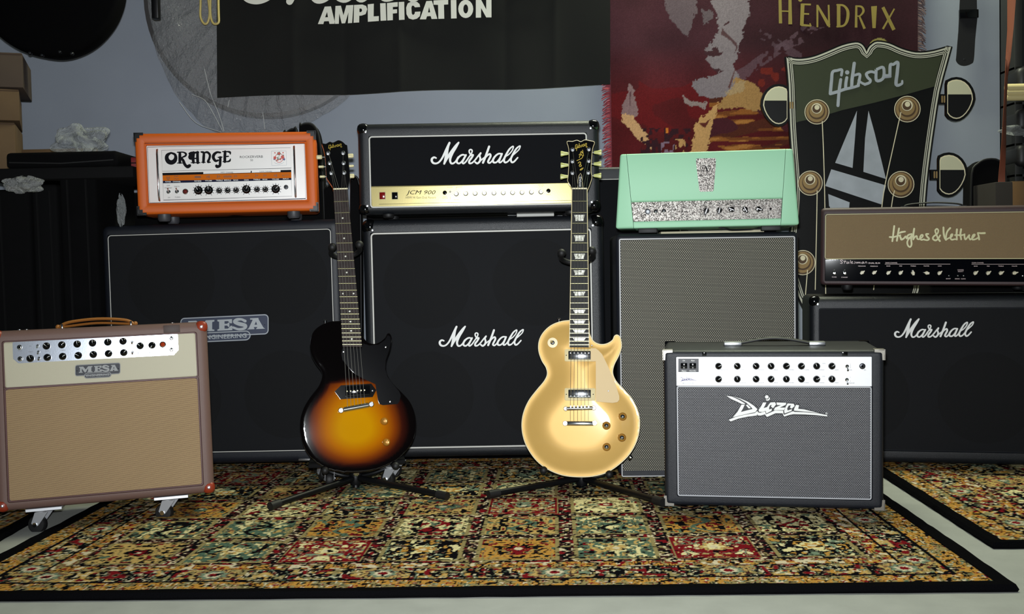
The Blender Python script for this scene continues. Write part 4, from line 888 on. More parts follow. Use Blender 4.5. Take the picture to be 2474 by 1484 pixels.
pts = [LS.px(*p) for p in ((160, 205), (700, 180), (1500, 120), (2285, 80), (2312, 105), (2318, 300), (2250, 360), (1500, 405), (300, 472), (215, 470), (170, 400))]
zt_ = max(p[1] for p in pts); mb = MB(); xa, xb = LS.px(165, 300)[0], LS.px(2315, 220)[0]; zb_, zt_ = LS.px(1240, 420)[1], hx[3] - .003; ch = .012
ppts = [(xa + .002, zt_), (xb - .001, zt_), (xb, zt_ - .002), (xb, zb_ + ch), (xb - ch, zb_), (xa + ch, zb_), (xa, zb_ + ch), (xa, zt_ - .002)]
mb.poly(ppts, .001, alu, .004); ap = mb.build('control_panel', LS.e); y0_ = .0007
k0 = knob_mesh('dome', .0092).build('knob', ap); LK = [(607, 250), (807, 235), (1006, 225), (1205, 212), (1403, 200), (1600, 188), (397, 412), (618, 398), (818, 385), (1020, 372), (1215, 360), (1412, 348), (1610, 336), (1822, 248), (1976, 240)]
la = [-.8, .8, 0, 0, 0, -.4, -.2, 1.2, 1.1, -1.1, -.7, .9, .8, -.9, 3.6]
for i, p in enumerate(LK):
    x, z = LS.px(*p); q_ = k0 if i == 0 else inst(k0, (0, 0, 0)); q_.location = (x, .001, z); q_.rotation_euler = (0, la[i], 0)
for p in ((255, 265), (263, 415)): jack(LS, p, .0062, ap, .001)
for p in ((490, 245), (500, 325), (510, 405), (1717, 195), (1722, 328)): toggle(LS, p, .0034, ap, .001, up=-.5)
for p in ((2228, 150), (2228, 298)): toggle(LS, p, .005, ap, .001, up=.4)
x, z = LS.px(2115, 230); MB().lathe([(.0085, 0), (.0085, -.003), (.0068, -.004)], (0, 0, 0), chrome, 16).lathe([(.0062, -.003), (.0058, -.006), (.003, -.008), (1e-4, -.0085)], (0, 0, 0), amber, 14).build('pilot_lamp', ap, (x, .001, z))
mb = MB()
text(mb, LS, 'LONE STAR', 1975, 338, 36, y0_, ink, w=370, slope=-.02); line(mb, LS, [(1790, 322), (2030, 312)], 3, y0_, ink); line(mb, LS, [(1790, 374), (2100, 360)], 3, y0_, ink)
for s_, x, y in (('GAIN', 612, 312), ('TREBLE', 815, 302), ('MID', 1010, 292), ('BASS', 1208, 280), ('PRESENCE', 1408, 265), ('MASTER', 1605, 258), ('INPUT', 258, 310), ('REVERB', 1822, 176), ('OUTPUT', 1976, 170), ('SOLO', 1714, 152), ('50', 1720, 290), ('100', 1726, 355), ('DRIVE', 400, 325), ('ON', 392, 250)): text(mb, LS, s_, x, y, 11, y0_, grey_ink, w=11 * len(s_))
mb.build('panel_lettering', ap)
pl2 = simple('name_plate_charcoal', (44, 46, 54), .6, .0); rm2 = simple('name_plate_grey_rim', (150, 152, 152), .6, .0)
mesa_badge(LS, 1270, 572, 590, 185, -.055, pl2, rm2, y=-.0005)
LS.z = z4; red_leather = simple('red_leather_corner', (140, 50, 26), .4)
for i in range(4):
    sx = (-1, 1)[i % 2]; top = i < 2; s_ = .03; mb = MB(); x0, x1 = -W / 2, W / 2; a, b = (x0 - .002, x0 + s_) if sx < 0 else (x1 - s_, x1 + .002); c, d = (H - s_, H + .002) if top else (-.002, s_)
    mb.rbox(a, b, -.002, .03, c, d, .013, red_leather, 3); mb.lathe([(.004, -.003), (.003, -.0045), (1e-4, -.005)], ((a + b) / 2, .0005, (c + d) / 2), steel, 10); mb.build('corner_cap', LS.e)
ha, hb = LS.px(350, 110, .12), LS.px(843, 85, .12); leather = simple('tan_leather', (156, 100, 44), .5, bscale=300, bstr=.3); z_h = H + .006
mb = MB(); mb.tube(spline([(ha[0] + .004, .12, z_h + .001), (ha[0] + .03, .12, z_h + .014), ((ha[0] + hb[0]) / 2, .12, z_h + .020), (hb[0] - .03, .12, z_h + .014), (hb[0] - .004, .12, z_h + .001)], 5), .0042, leather, 8, sy=2.6)
mb.tube(spline([(ha[0] + .004, .12, z_h + .001), (ha[0] + .03, .12, z_h + .004), ((ha[0] + hb[0]) / 2, .12, z_h + .009), (hb[0] - .03, .12, z_h + .004), (hb[0] - .004, .12, z_h + .001)], 5), .0036, leather, 8, sy=2.4)
for x in (ha[0] + .003, hb[0] - .003): mb.ball((x, .12, z_h + .003), .0065, leather, 1, 1.7, 1)
mb.build('handle', LS.e)
for x in (ha[0] + .014, hb[0] - .014): MB().rbox(x - .003, x + .003, .108, .132, H - .001, H + .016, .0015, chrome).build('handle_loop', LS.e)
for p in ((120, 155), (165, 145), (1065, 97)): x = LS.px(*p, .03)[0]; MB().lathe([(.004, 0), (.004, .002), (.002, .003)], (x, .03, H), chrome, 10, 'z').build('screw_head', LS.e)
a, b = LS.px(1010, 125)[0], LS.px(1112, 120)[0]; MB().rbox(a, b, -.0012, .01, H - .026, H - .006, .0006, simple('dark_tape', (66, 50, 44), .6)).build('tape_patch', LS.e)
zinc = simple('zinc_plated_steel', (188, 190, 194), .38, .45)
def castor(parent, x, y, z, s=1.0, yaw=0, wheel_r=.026, plate=True):
    """plate, fork and wheel hanging below z"""
    M_ = Matrix.Translation((x, y, z)) @ Matrix.Rotation(yaw, 4, 'Z'); c = bpy.data.objects.new('castor', None)
    mb = MB(); fk = zinc
    if plate: mb.rbox(x - .043, x + .043, y - .025, y + .045, z - .008, z, .001, fk, 1)
    mb.lathe([(.014, -.012), (.016, -.005)], M_ @ Vector((0, .01, 0)), fk, 14, 'z')
    for sx in (-1, 1):
        a = [(-.014, -.012), (.02, -.012), (.03, -wheel_r - .016), (.022, -wheel_r - .026), (.012, -wheel_r - .022)]
        vs = [M_ @ Vector((sx * .013 + o, y_, z_)) for o in (-.0012, .0012) for y_, z_ in a]; mb.add(vs, [(0, 1, 2, 3, 4), (9, 8, 7, 6, 5)] + [(k, (k + 1) % 5, 5 + (k + 1) % 5, 5 + k) for k in range(5)], fk)
    o = mb.build('castor', parent); w = MB(); cz = -wheel_r - .020
    w.lathe([(wheel_r * .5, -.011), (wheel_r * .88, -.010), (wheel_r, -.006), (wheel_r, .006), (wheel_r * .88, .010), (wheel_r * .5, .011)], M_ @ Vector((0, .02, cz)), black_rubber, 22, 'x', M_.to_3x3())
    w.build('wheel', o); n_ = MB(); n_.lathe([(.006, -.0175), (.006, .0175)], M_ @ Vector((0, .02, cz)), chrome, 8, 'x', M_.to_3x3()); n_.build('axle', o); return o
c1 = LS.px(268, 1255); c2 = LS.px(1058, 1195)
castor(LS.e, c1[0], .03, .0, yaw=1.2, wheel_r=.023); castor(LS.e, c2[0], .03, .0, yaw=1.2, wheel_r=.023)
[MB().lathe([(.014, -.026), (.017, -.022), (.017, 0)], (x_, .22, 0), black_rubber, 14, 'z').build('foot', LS.e) for x_ in (c1[0], c2[0])]

# right-hand cabinet and head
RC = Thing('speaker_cabinet', 'low black cabinet with white script at the right edge, under the brown-fronted head', 'speaker cabinet', 1.2852, 3.2596, .018, -10.6, -.05, .5)
W, H = .74, .516; z2_ = RC.z = zoomed(1900, 470, 3.805)
hx = (RC.px(300, 1200)[0], W / 2 - .026, 0.038, RC.px(1200, 1045)[1]); cabinet(RC, W, H, .30, hx, tolex_m, .02, .012)
RC.z = ident; s2 = [RC.px(2150, 958), RC.px(2440, 958)]; sp_ = [(hx[0] + .17, .26), (hx[1] - .17, .26)]
s0 = RC.px(2085, 960); sp_ = [(s0[0], s0[1]), (s0[0] + .36, s0[1])]; 
baffle(RC, hx[0], hx[1], hx[2], hx[3], .0115, sp_, .138); speakers(RC, sp_, .14, .0112); cloth_panel(RC, hx[0] + .002, hx[1] - .002, hx[2] + .002, hx[3] - .002, .006, cl_see)
mb = MB(); RC.z = z2_; draw(mb, RC, fit_strokes(SCRIPT, SBOX, (990, 1138, 1726, 1318)), 0, white_paint, .0055); mb.build('script_logo', RC.e, label='white raised script lettering')
corner_caps(RC, W, H, .3, .034, black_gloss, .015); feet(RC, W, .3, 0, .001, .014, black_rubber)
HK = Thing('amplifier_head', 'plum-brown head with tan woven front and glossy black knob panel, at the right edge', 'amplifier', 1.3008, 3.2839, .5645, -16.6, 0, 1.2)
W, H = .6816, .2424; HK.z = z2_
hx = (HK.px(355, 400)[0], W / 2 - .015, HK.px(1200, 818)[1], HK.px(1200, 170)[1]); cabinet(HK, W, H, .235, hx, tolex_plum, .012, .01)
zp = HK.px(1200, 588)[1]; hkw = weave('brown_woven_cloth', .0036, .0018, (190, 168, 118), (92, 72, 54), (158, 134, 94), .30, .40, var=.7, soft=.2)
cloth_panel(HK, hx[0] + .003, hx[1] - .003, zp, hx[3] - .003, .005, hkw); piping(HK, hx[0] + .001, hx[1] - .001, zp - .001, hx[3] - .001, .001, .0014, cream_piping, .006)
hp = panel(HK, 'control_panel', hx[0] + .001, hx[1] - .001, hx[2] + .001, zp - .002, .003, .009, simple('mirror_black_panel', (4, 5, 9), .03, .0, .5), .001)
mb = MB(); HK.z = zoomed(2130, 530, 9.163); draw(mb, HK, KETT, .0015, simple('cream_letters', (206, 202, 148), .45), .005, fat=1.05); mb.build('script_logo', HK.e, label='cream raised handwriting lettering')
HK.z = z2_; kk = [(697, 718), (808, 718), (938, 720), (1050, 720), (1164, 722), (1290, 722), (1408, 722), (1738, 722), (1855, 722), (1972, 722), (2098, 722), (2220, 722)]
ka = [.9, .9, .85, .75, -.15, -1.4, .8, .8, .85, .95, 1.3, .8]; k0 = knob_mesh('chicken', .0072).build('knob', hp)
for i, p in enumerate(kk):
    x, z = HK.px(*p); q_ = k0 if i == 0 else inst(k0, (0, 0, 0)); q_.location = (x, .003, z); q_.rotation_euler = (0, ka[i], 0)
for p in ((440, 722), (535, 722)): toggle(HK, p, .0062, hp, .003)
for p in ((1494, 746), (1577, 746), (1629, 746), (2172, 748)): x, z = HK.px(*p); MB().lathe([(.0036, 0), (.0034, -.002), (.002, -.0045), (1e-4, -.005)], (0, 0, 0), chrome, 12).build('push_button', hp, (x, .003, z))
mb = MB(); y0_ = .0026; pk = simple('pink_white_print', (214, 188, 186), .4)
ST = [[(520, 608, 5), (505, 600, 5), (497, 610, 5), (510, 620, 5), (512, 634, 5), (495, 632, 4)], [(540, 606, 4), (533, 634, 4)], [(525, 616, 4), (550, 616, 4)], [(562, 620, 4), (552, 632, 4), (566, 634, 4), (570, 618, 4), (572, 634, 4)], [(590, 606, 4), (584, 634, 4)], [(596, 626, 4), (610, 620, 4), (600, 618, 4), (598, 634, 4), (614, 632, 4)], [(628, 618, 4), (634, 626, 4), (624, 636, 4)], [(642, 634, 4), (648, 620, 4), (654, 634, 4), (662, 620, 4), (668, 634, 4), (676, 620, 4), (680, 634, 4)], [(700, 620, 4), (690, 632, 4), (704, 634, 4), (708, 618, 4), (712, 634, 4)], [(722, 634, 4), (728, 620, 4), (738, 622, 4), (740, 634, 4)]]
for q_ in ST: ribbon(mb, HK, q_, y0_, pk, n=3)
text(mb, HK, 'DUAL EL34', 808, 631, 13, y0_, pk, w=106, bold=.02)
for s_, x, y in (('MIDRANGE', 694, 659), ('PRESENCE', 806, 660), ('BASS', 938, 658), ('MID', 1052, 658), ('TREBLE', 1166, 658), ('MASTER', 1288, 658), ('GAIN', 1410, 658), ('DRIVE CHANNEL', 966, 628), ('CLEAN CHANNEL', 1760, 628), ('BASS', 1742, 659), ('MID', 1857, 659), ('TREBLE', 1973, 659), ('VOLUME', 2097, 659), ('CHANNEL', 1603, 694), ('SELECT', 1603, 708), ('BOOST', 1490, 775), ('DRIVE', 1572, 776), ('CLEAN', 1626, 776), ('POWER', 440, 760), ('STANDBY', 535, 762)): text(mb, HK, s_, x, y, 10, y0_, pk, w=10 * len(s_) * .85)
line(mb, HK, [(905, 641), (1508, 641)], 3, y0_, pk); line(mb, HK, [(1703, 642), (2184, 642)], 3, y0_, pk); mb.build('panel_lettering', hp)
mb = MB(); a, b = HK.px(1085, 90, .11)[0], HK.px(1620, 90, .11)[0]; m_ = (a + b) / 2
mb.tube(spline([(a, .11, H + .001), (a + .003, .11, H + .009), (a + .03, .11, H + .014), (m_, .11, H + .017), (b - .03, .11, H + .014), (b - .003, .11, H + .009), (b, .11, H + .001)], 4), .0026, black_rubber, 8, sy=3); mb.build('handle', HK.e)
for x in (a, b): MB().rbox(x - .012, x + .012, .095, .125, H - .001, H + .006, .002, dark_steel).build('handle_bracket', HK.e)
feet(HK, W, .235, 0, .016, .016, black_rubber)
# ---------------------------------------------------------------- guitars
def inside_grid(out, step):
    """triangulated interior of an outline with distance to the edge for every vertex"""
    pts = [Vector(p) for p in out]; n = len(pts); xs = [p.x for p in pts]; ys = [p.y for p in pts]; A = np.array([[p.x, p.y] for p in pts]); B = np.roll(A, -1, 0)
    gx = np.arange(min(xs), max(xs), step); gy = np.arange(min(ys), max(ys), step); G = np.array([(x + (j % 2) * step / 2, y) for j, y in enumerate(gy) for x in gx])
    def dist(Q):
        d = np.full(len(Q), 1e9)
        for a, b in zip(A, B):
            ab = b - a; t = np.clip(((Q - a) @ ab) / (ab @ ab + 1e-12), 0, 1); d = np.minimum(d, np.hypot(*(Q - (a + t[:, None] * ab)).T))
        return d
    inn = np.zeros(len(G), bool)
    for a, b in zip(A, B):
        c = (a[1] > G[:, 1]) != (b[1] > G[:, 1]); xi = (b[0] - a[0]) * (G[:, 1] - a[1]) / (b[1] - a[1] + 1e-12) + a[0]; inn ^= c & (G[:, 0] < xi)
    dG = dist(G); G = G[inn & (dG > step * .45)]
    allp = [Vector(p) for p in A] + [Vector(p) for p in G]
    v, e_, f, *_ = geometry.delaunay_2d_cdt(allp, [(i, (i + 1) % n) for i in range(n)], [], 1, 1e-7)
    V = np.array([[p.x, p.y] for p in v]); return V, [tuple(t) for t in f], dist(V)
def make_body(T, out, thick, top_m, side_m, carve, name='body', binding=None, attr=None):
    V, Fc, d = inside_grid(out, .006)
    h = carve(V, d); me = bpy.data.meshes.new('top'); n = len(out)
    me.from_pydata([(V[i, 0], -h[i], V[i, 1]) for i in range(len(V))], [], Fc); me.materials.append(top_m)
    if attr is not None:
        at = me.color_attributes.new('burst', 'FLOAT_COLOR', 'POINT'); c4 = np.ones((len(V), 4)); c4[:, :3] = attr(V, d); at.data.foreach_set('color', c4.ravel())
    bm = bmesh.new(); bm.from_mesh(me); bmesh.ops.recalc_face_normals(bm, faces=bm.faces)
    if sum(f.normal.y for f in bm.faces) > 0: bmesh.ops.reverse_faces(bm, faces=bm.faces)
    bm.to_mesh(me); bm.free(); me.polygons.foreach_set('use_smooth', [True] * len(me.polygons))
    c = np.mean(out, 0); mb = MB(); L = []; cc = np.array(out); nrm = np.roll(cc, -1, 0) - np.roll(cc, 1, 0); nrm = np.stack([nrm[:, 1], -nrm[:, 0]], 1); nrm /= np.hypot(*nrm.T)[:, None] + 1e-9
    if np.sum(nrm * (cc - c)) < 0: nrm = -nrm
    for y, o_ in ((0, 0), (.003, .0012), (thick - .006, .0012), (thick - .002, -.001), (thick, -.005)): L.append([(x, y, z) for x, z in cc + nrm * o_])
    mb.loft(L, side_m, False, True); b = mb.build(name, T.e)
    o = bpy.data.objects.new('top', me); COL.objects.link(o); o.parent = b
    if binding: MB().tube([(x, -.0004, z) for x, z in cc + nrm * .0002], .0017, binding, 6, closed=True).build('binding', b)
    return b
def neck_parts(T, nL, nR, bL, bR, board_m, fret_m, nfrets, inlays, kind, neck_m, lift, binding=None, scale_last=None):
    """fingerboard from nut (picture points nL,nR) to body end (bL,bR), frets, inlays"""
    a, b, c, d = [np.array(T.px(*p)) for p in (nL, nR, bL, bR)]; y = -lift
    mb = MB(); mb.poly([tuple(a), tuple(c), tuple(d), tuple(b)], y, board_m, y + .006); fb = mb.build('fingerboard', T.e)
    mb = MB(); L = []
    for t in (0, .2, .5, .8, .93, 1.0):
        l_, r_ = a + (c - a) * t, b + (d - b) * t; m_ = (l_ + r_) / 2; hw = np.hypot(*(r_ - l_)) / 2; ux = (r_ - l_) / (2 * hw); dp = .016 + .006 * t
        L.append([(m_[0] + ux[0] * hw * math.cos(q), y + .0055 + dp * math.sin(q), m_[1] + ux[1] * hw * math.cos(q)) for q in np.linspace(math.pi, 0, 9)])
    mb.loft(L, neck_m, True, True, closed=False); mb.build('neck', T.e)
    mb = MB(); u = (a - c) / np.hypot(*(a - c)); mb.poly([tuple(a + u * .004), tuple(a), tuple(b), tuple(b + u * .004)], y - .0022, simple('bone_nut', (222, 214, 178), .4), y + .004); mb.build('nut', T.e)
    if binding:
        for p, q, s_ in ((a, c, 1), (b, d, -1)):
            MB().tube([(p[0], y - .0002, p[1]), (q[0], y - .0002, q[1])], .0011, binding, 6).build('binding', fb)
    tot = 1 - 2 ** (-nfrets / 12) ; tot = tot / (scale_last or .985)
    pos = lambda n_: (1 - 2 ** (-n_ / 12)) / tot
    f0 = None
    for i in range(1, nfrets + 1):
        t = pos(i); l_, r_ = a + (c - a) * t, b + (d - b) * t; MB().tube([(l_[0], y - .0006, l_[1]), (r_[0], y - .0006, r_[1])], .00105, fret_m, 6).build('fret', fb)
    for i in inlays:
        t0, t1 = pos(i - 1), pos(i); t = (t0 + t1) / 2; l_, r_ = a + (c - a) * t, b + (d - b) * t; m_ = (l_ + r_) / 2; ux = r_ - l_; hz = np.hypot(*((c - a) * (t1 - t0))) / 2
        if kind == 'dot':
            for o in ((-.3, .3) if i == 12 else (0,)): q = m_ + ux * o; MB().lathe([(.0026, -.0003), (.0024, -.0005), (1e-4, -.0005)], (0, 0, 0), pearl, 14).build('inlay', fb, (q[0], y, q[1]))
        else:
            w = np.hypot(*ux); h_ = min(hz * .62, .009); MB().poly([(m_[0] - w * .33, m_[1] + h_), (m_[0] + w * .33, m_[1] + h_), (m_[0] + w * .24, m_[1] - h_), (m_[0] - w * .24, m_[1] - h_)], y - .0005, pearl, y).build('inlay', fb)
    return fb, y
def pearl_mat():
    t = NT('pearl'); n = t.noise(140, 3, rough=.7); t.set(t.ramp(n, [(.35, lin((120, 118, 108))), (.5, lin((205, 205, 190))), (.62, lin((240, 240, 230)))]), .22, .1, .7); MATS['pearl'] = t.m; return t.m
pearl = pearl_mat(); rosewood = simple('rosewood', (42, 32, 30), .6, spec=.2, nscale=90, nvar=.35, bscale=300, bstr=.2); ebony = simple('ebony', (13, 12, 12), .5, spec=.2, nscale=90, nvar=.3)
brass_fret = simple('fret_wire', (205, 200, 150), .25, .9); mahog = simple('dark_mahogany', (52, 26, 20), .28, coat=.4, nscale=30, nvar=.3); cream_bind = simple('cream_binding', (222, 206, 158), .4)
def tuner(T, p, bp, side, bm_, style, y):
    x, z = T.px(*p); bx, bz = T.px(*bp); mb = MB()
    mb.lathe([(.0065, 0), (.0062, -.0012), (.0042, -.002), (.004, -.0035)], (0, 0, 0), steel, 14); mb.lathe([(.0026, -.0035), (.0024, -.010), (.003, -.0112), (1e-4, -.0115)], (0, 0, 0), chrome, 10)
    o = mb.build('tuner', T.e, (x, y, z)); dx, dz = bx - x, bz - z; mb = MB()
    mb.tube([(dx * .1, .016, dz), (dx * .75, .016, dz)], .0022, chrome, 8); mb.build('tuner_shaft', o); mb = MB()
    if style == 'tulip':
        w = abs(dx) * 0 + .0115; prof = [(.0028, -w), (.0042, -w * .75), (.0055, 0), (.0082, w * .8), (.0076, w), (1e-4, w * 1.04)]
        mb.lathe([(r_, h_ * side) for r_, h_ in prof], (dx, .016, dz), bm_, 12, 'x', Matrix.Diagonal((1, .55, 1)))
    else: mb.rbox(dx - .0085, dx + .0085, .011, .021, dz - (.0062 if style == 'oval' else .0035), dz + (.0062 if style == 'oval' else .0035), .003, bm_, 3)
    mb.build('tuner_button', o); return o
def strings(T, top, y0, bot, y1, post, yp, tail=None, yt=None):
    for i in range(6):
        a, b = T.px(*top[i]), T.px(*bot[i]); pts = [(post[i][0], yp, post[i][1]), (a[0], y0, a[1]), (b[0], y1, b[1])]
        if tail: c = T.px(*tail[i]); pts.append((c[0], yt, c[1]))
        MB().tube(pts, .00065 if i < 3 else .00045, string_m, 5).build('string', T.e)
string_m = simple('guitar_string', (205, 202, 190), .3, 1)
lerp = lambda p, q, t: (p[0] + (q[0] - p[0]) * t, p[1] + (q[1] - p[1]) * t)
def place_guitar(bot, top, Y, tilt, name, label, yaw=0):
    """frame whose z axis runs along the neck through the two picture points"""
    a = P(*bot, Y); T0 = Thing(name, label, 'guitar', a.x, a.y, a.z, yaw, tilt, 0); x, z = T0.px(*top); roll = math.degrees(math.atan2(x, z)); bpy.data.objects.remove(T0.e)
    return Thing(name, label, 'guitar', a.x, a.y, a.z, yaw, tilt, roll)
# gold guitar
GT = place_guitar((1404, 1153), (1404, 345), 3.03, 8.2, 'electric_guitar', 'gold-top single-cut electric guitar with cream pickguard, leaning on a stand', -5.5); zg = GT.z = zoomed(1180, 740, 2.967)
go = [(583,104),(520,112),(450,140),(395,190),(365,250),(362,320),(385,390),(415,440),(423,490),(400,540),(350,600),(290,680),(252,770),(241,860),(255,950),(290,1030),(350,1110),(430,1170),(530,1210),(640,1223),(750,1218),(850,1190),(940,1130),(1010,1060),(1060,970),(1082,870),(1075,770),(1030,670),(970,600),(915,540),(890,480),(900,420),(935,350),(953,290),(945,230),(925,208),(905,215),(890,245),(850,270),(800,275),(755,255),(730,215),(722,180),(722,104)]
out = [GT.px(*p) for p in [tuple(q) for q in spline(go, 4)]]
gold_top = NT('gold_top_paint'); nn = gold_top.noise(900, 1); nb = gold_top.noise(7, 3); gold_top.set(gold_top.mix(nb, lin((202, 164, 88)), lin((192, 152, 78))), gold_top.m2('ADD', gold_top.m2('MULTIPLY', nn, .08), .42), .22, .4, .6); gold_top.bump(nn, .12, .0004); gold_top = gold_top.m
czc = GT.px(640, 700)[1]
def carve_lp(V, d):
    t = np.clip(d / .085, 0, 1); dish = -.0006 * np.exp(-((d - .012) / .01) ** 2); return .0135 * (t * t * (3 - 2 * t)) ** .9 + dish * (d > 0)
gb = make_body(GT, out, .05, gold_top, simple('aged_brown_mahogany', (96, 56, 34), .3, coat=.3), carve_lp, binding=cream_bind)
fb, yf = neck_parts(GT, (601, -828), (709, -828), (583, 298), (723, 298), ebony, brass_fret, 22, (3, 5, 7, 9, 12, 15, 17, 19, 21), 'trap', mahog, .020, cream_bind)
GT.z = zoomed(1300, 320, 2.75); a, b = GT.px(228, 388), GT.px(328, 388)
hs = [(228,388),(214,352),(196,322),(200,290),(205,200),(204,110),(192,62),(228,60),(258,52),(284,62),(310,50),(345,56),(375,66),(362,110),(354,200),(352,260),(358,300),(343,350),(328,388)]
ho_ = [GT.px(*q, -.012) for q in spline(hs, 3)]; mb = MB(); hp_m = simple('black_headstock_lacquer', (10, 10, 11), .12, coat=.6); mb.poly(ho_, -.012, hp_m, .003); hd = mb.build('headstock', GT.e)
MB().tube([(x, -.0121, z) for x, z in ho_], .0009, cream_bind, 5, closed=True).build('binding', hd)
mb = MB(); draw(mb, GT, fit_strokes(GIB, GBOX, (245, 72, 328, 122)), -.0128, gold_leaf, d=-.012, fat=1.1); mb.build('headstock_logo', hd, label='gold script on the black headstock')
mb = MB()
for q_ in ([[(292, 238), (278, 250), (290, 248), (300, 236)], [(272, 222), (282, 214), (288, 224), (276, 228)], [(266, 205), (276, 196), (284, 204), (276, 212)], [(258, 188), (290, 172), (296, 156), (282, 150), (274, 168)], [(272, 150), (282, 142), (290, 150)], [(282, 136), (288, 126), (292, 138), (298, 128)], [(296, 118), (302, 156)]]): ribbon(mb, GT, [(a_, b_, 4.0) for a_, b_ in q_], -.0128, gold_leaf, d=-.012)
mb.build('headstock_signature', hd)
mb = MB(); tc = [GT.px(*p, -.012) for p in ((262, 380), (264, 320), (270, 290), (282, 272), (290, 285), (294, 320), (300, 380))]; mb.poly(tc, -.0138, black_plastic, -.012); t_ = mb.build('truss_rod_cover', hd); MB().tube([(x, -.0138, z) for x, z in tc], .0007, cream_bind, 5, closed=True).build('cover_edge', t_)
mb = MB(); text(mb, GT, 'Deluxe', 281, 330, 14, -.0142, white_paint, w=64, rot=math.pi / 2, d=-.012); mb.build('cover_lettering', t_)
posts = []; tul = simple('pale_green_keystone', (190, 192, 118), .35)
for i, (p, q) in enumerate((((230, 120), (176, 139)), ((229, 198), (176, 216)), ((229, 275), (174, 292)), ((338, 118), (395, 131)), ((337, 195), (394, 207)), ((334, 273), (393, 285)))):
    tuner(GT, p, q, -1 if i < 3 else 1, tul, 'tulip', -.012); posts.append(GT.px(*p, -.012))
GT.z = zg; sx = [590, 615, 641, 667, 692, 718]
strings(GT, [(607 + 19.2 * i, -832) for i in range(6)], -.0232, [(x, 722) for x in sx], -.027, [posts[2], posts[1], posts[0], posts[3], posts[4], posts[5]], -.021, [(x, 822) for x in sx], -.024)
pg_m = simple('cream_pickguard', (206, 178, 124), .45, spec=.3)
pg = [GT.px(*p, -.020) for p in [(733,302),(768,302),(790,318),(815,345),(845,405),(875,470),(908,550),(938,645),(938,672),(925,688),(890,694),(770,684),(770,395),(733,395)]]; mb = MB(); mb.poly(pg, -.0215, pg_m, -.019); o = mb.build('pickguard', GT.e)
for p in ((742, 282), (860, 608)): q = GT.px(*p, -.0215); MB().lathe([(.0022, -.0222), (.0015, -.023), (1e-4, -.023)], (q[0], 0, q[1]), dark_steel, 8).build('screw', o)
def pickup(T, x0, y0, x1, y1, cx0, cy0, cx1, cy1, yb):
    a, b = T.px(x0, y1, yb), T.px(x1, y0, yb); mb = MB(); mb.rings([(a[0], b[0], a[1], b[1], .004, yb + .012), (a[0], b[0], a[1], b[1], .004, yb), (a[0] + .002, b[0] - .002, a[1] + .002, b[1] - .002, .003, yb - .0015)], cream_bind, True, True, 3); r_ = mb.build('pickup_ring', T.e)
    a, b = T.px(cx0, cy1, yb), T.px(cx1, cy0, yb); mb = MB(); mb.rbox(a[0], b[0], yb - .0055, yb + .002, a[1], b[1], .0025, chrome, 2); mb.build('pickup_cover', r_)
    for i in range(6): x = a[0] + (b[0] - a[0]) * (.1 + .16 * i); MB().lathe([(.0022, 0), (.002, -.001), (1e-4, -.0012)], (0, 0, 0), chrome, 10).build('pole_screw', r_, (x, yb - .0055, b[1] - .006 if cy1 < 500 else a[1] + .006))
    for x in ((x0 + cx0) / 2, (x1 + cx1) / 2): q = T.px(x, (y0 + y1) / 2, yb); MB().lathe([(.0016, -.002), (1e-4, -.0022)], (q[0], yb, q[1]), ink, 8).build('screw', r_)
pickup(GT, 546, 308, 767, 396, 572, 320, 736, 386, -.0165); pickup(GT, 546, 588, 767, 677, 572, 598, 736, 660, -.0165)
a, b = GT.px(545, 735, -.022), GT.px(765, 730, -.022); mb = MB(); mb.tube([(a[0] + .004, -.022, a[1]), (b[0] - .004, -.022, b[1])], .0056, chrome, 10); br = mb.build('bridge', GT.e)
for p in (a, b): MB().lathe([(.0068, -.006), (.0068, -.024), (.005, -.0262), (1e-4, -.0262)], (0, 0, 0), chrome, 14).build('bridge_post', br, (p[0] + (.004 if p is a else -.004), 0, p[1]))
for x in sx: q = GT.px(x, 722, -.025); MB().rbox(q[0] - .0022, q[0] + .0022, -.0285, -.024, q[1] - .003, q[1] + .004, .0008, chrome, 1).build('saddle', br)
a, b = GT.px(528, 840, -.022), GT.px(782, 838, -.022); mb = MB(); mb.rbox(a[0] + .012, b[0] - .010, -.0265, -.016, a[1] - .0065, a[1] + .0065, .004, chrome, 3); tp = mb.build('tailpiece', GT.e)
for q in (a, b): mb = MB(); x = q[0] + (.009 if q is a else -.008); mb.lathe([(.0076, -.012), (.0076, -.024), (.0062, -.0262), (1e-4, -.0262)], (x, 0, q[1]), chrome, 16); mb.build('tailpiece_stud', tp)
amb_k = simple('amber_gold_knob', (176, 124, 44), .2, .3, coat=.6)
for (x, y), yb in (((962, 792), -.009), ((846, 857), -.0125), ((957, 943), -.009), ((847, 1010), -.010)):
    q = GT.px(x, y, yb - .01); mb = MB(); mb.lathe([(.0118, 0), (.0118, -.002), (.0108, -.0035), (.0098, -.012), (.0088, -.0135), (.007, -.0128)], (0, 0, 0), amb_k, 24); mb.lathe([(.0068, -.0125), (.0062, -.0137), (.003, -.0150), (1e-4, -.0153)], (0, 0, 0), chrome, 18); k_ = mb.build('control_knob', GT.e, (q[0], yb, q[1]))
    MB().tube([(-.0105, -.001, .0075), (-.0062, -.0025, .0042)], .0011, gold_metal, 6).build('knob_pointer', k_)
q = GT.px(460, 262, -.012); mb = MB(); mb.lathe([(.0145, 0), (.0145, -.0012), (.006, -.0015)], (0, 0, 0), cream_bind, 26); sw = mb.build('toggle_plate', GT.e, (q[0], -.0115, q[1]), 'cream selector ring'); MB().lathe([(.0062, -.0015), (.006, -.004), (.004, -.005)], (0, 0, 0), dark_steel, 16).tube([(0, -.004, 0), (-.003, -.014, .003)], [.0022, .0032], simple('aged_switch_tip', (170, 150, 100), .4), 8).build('toggle_switch', sw)
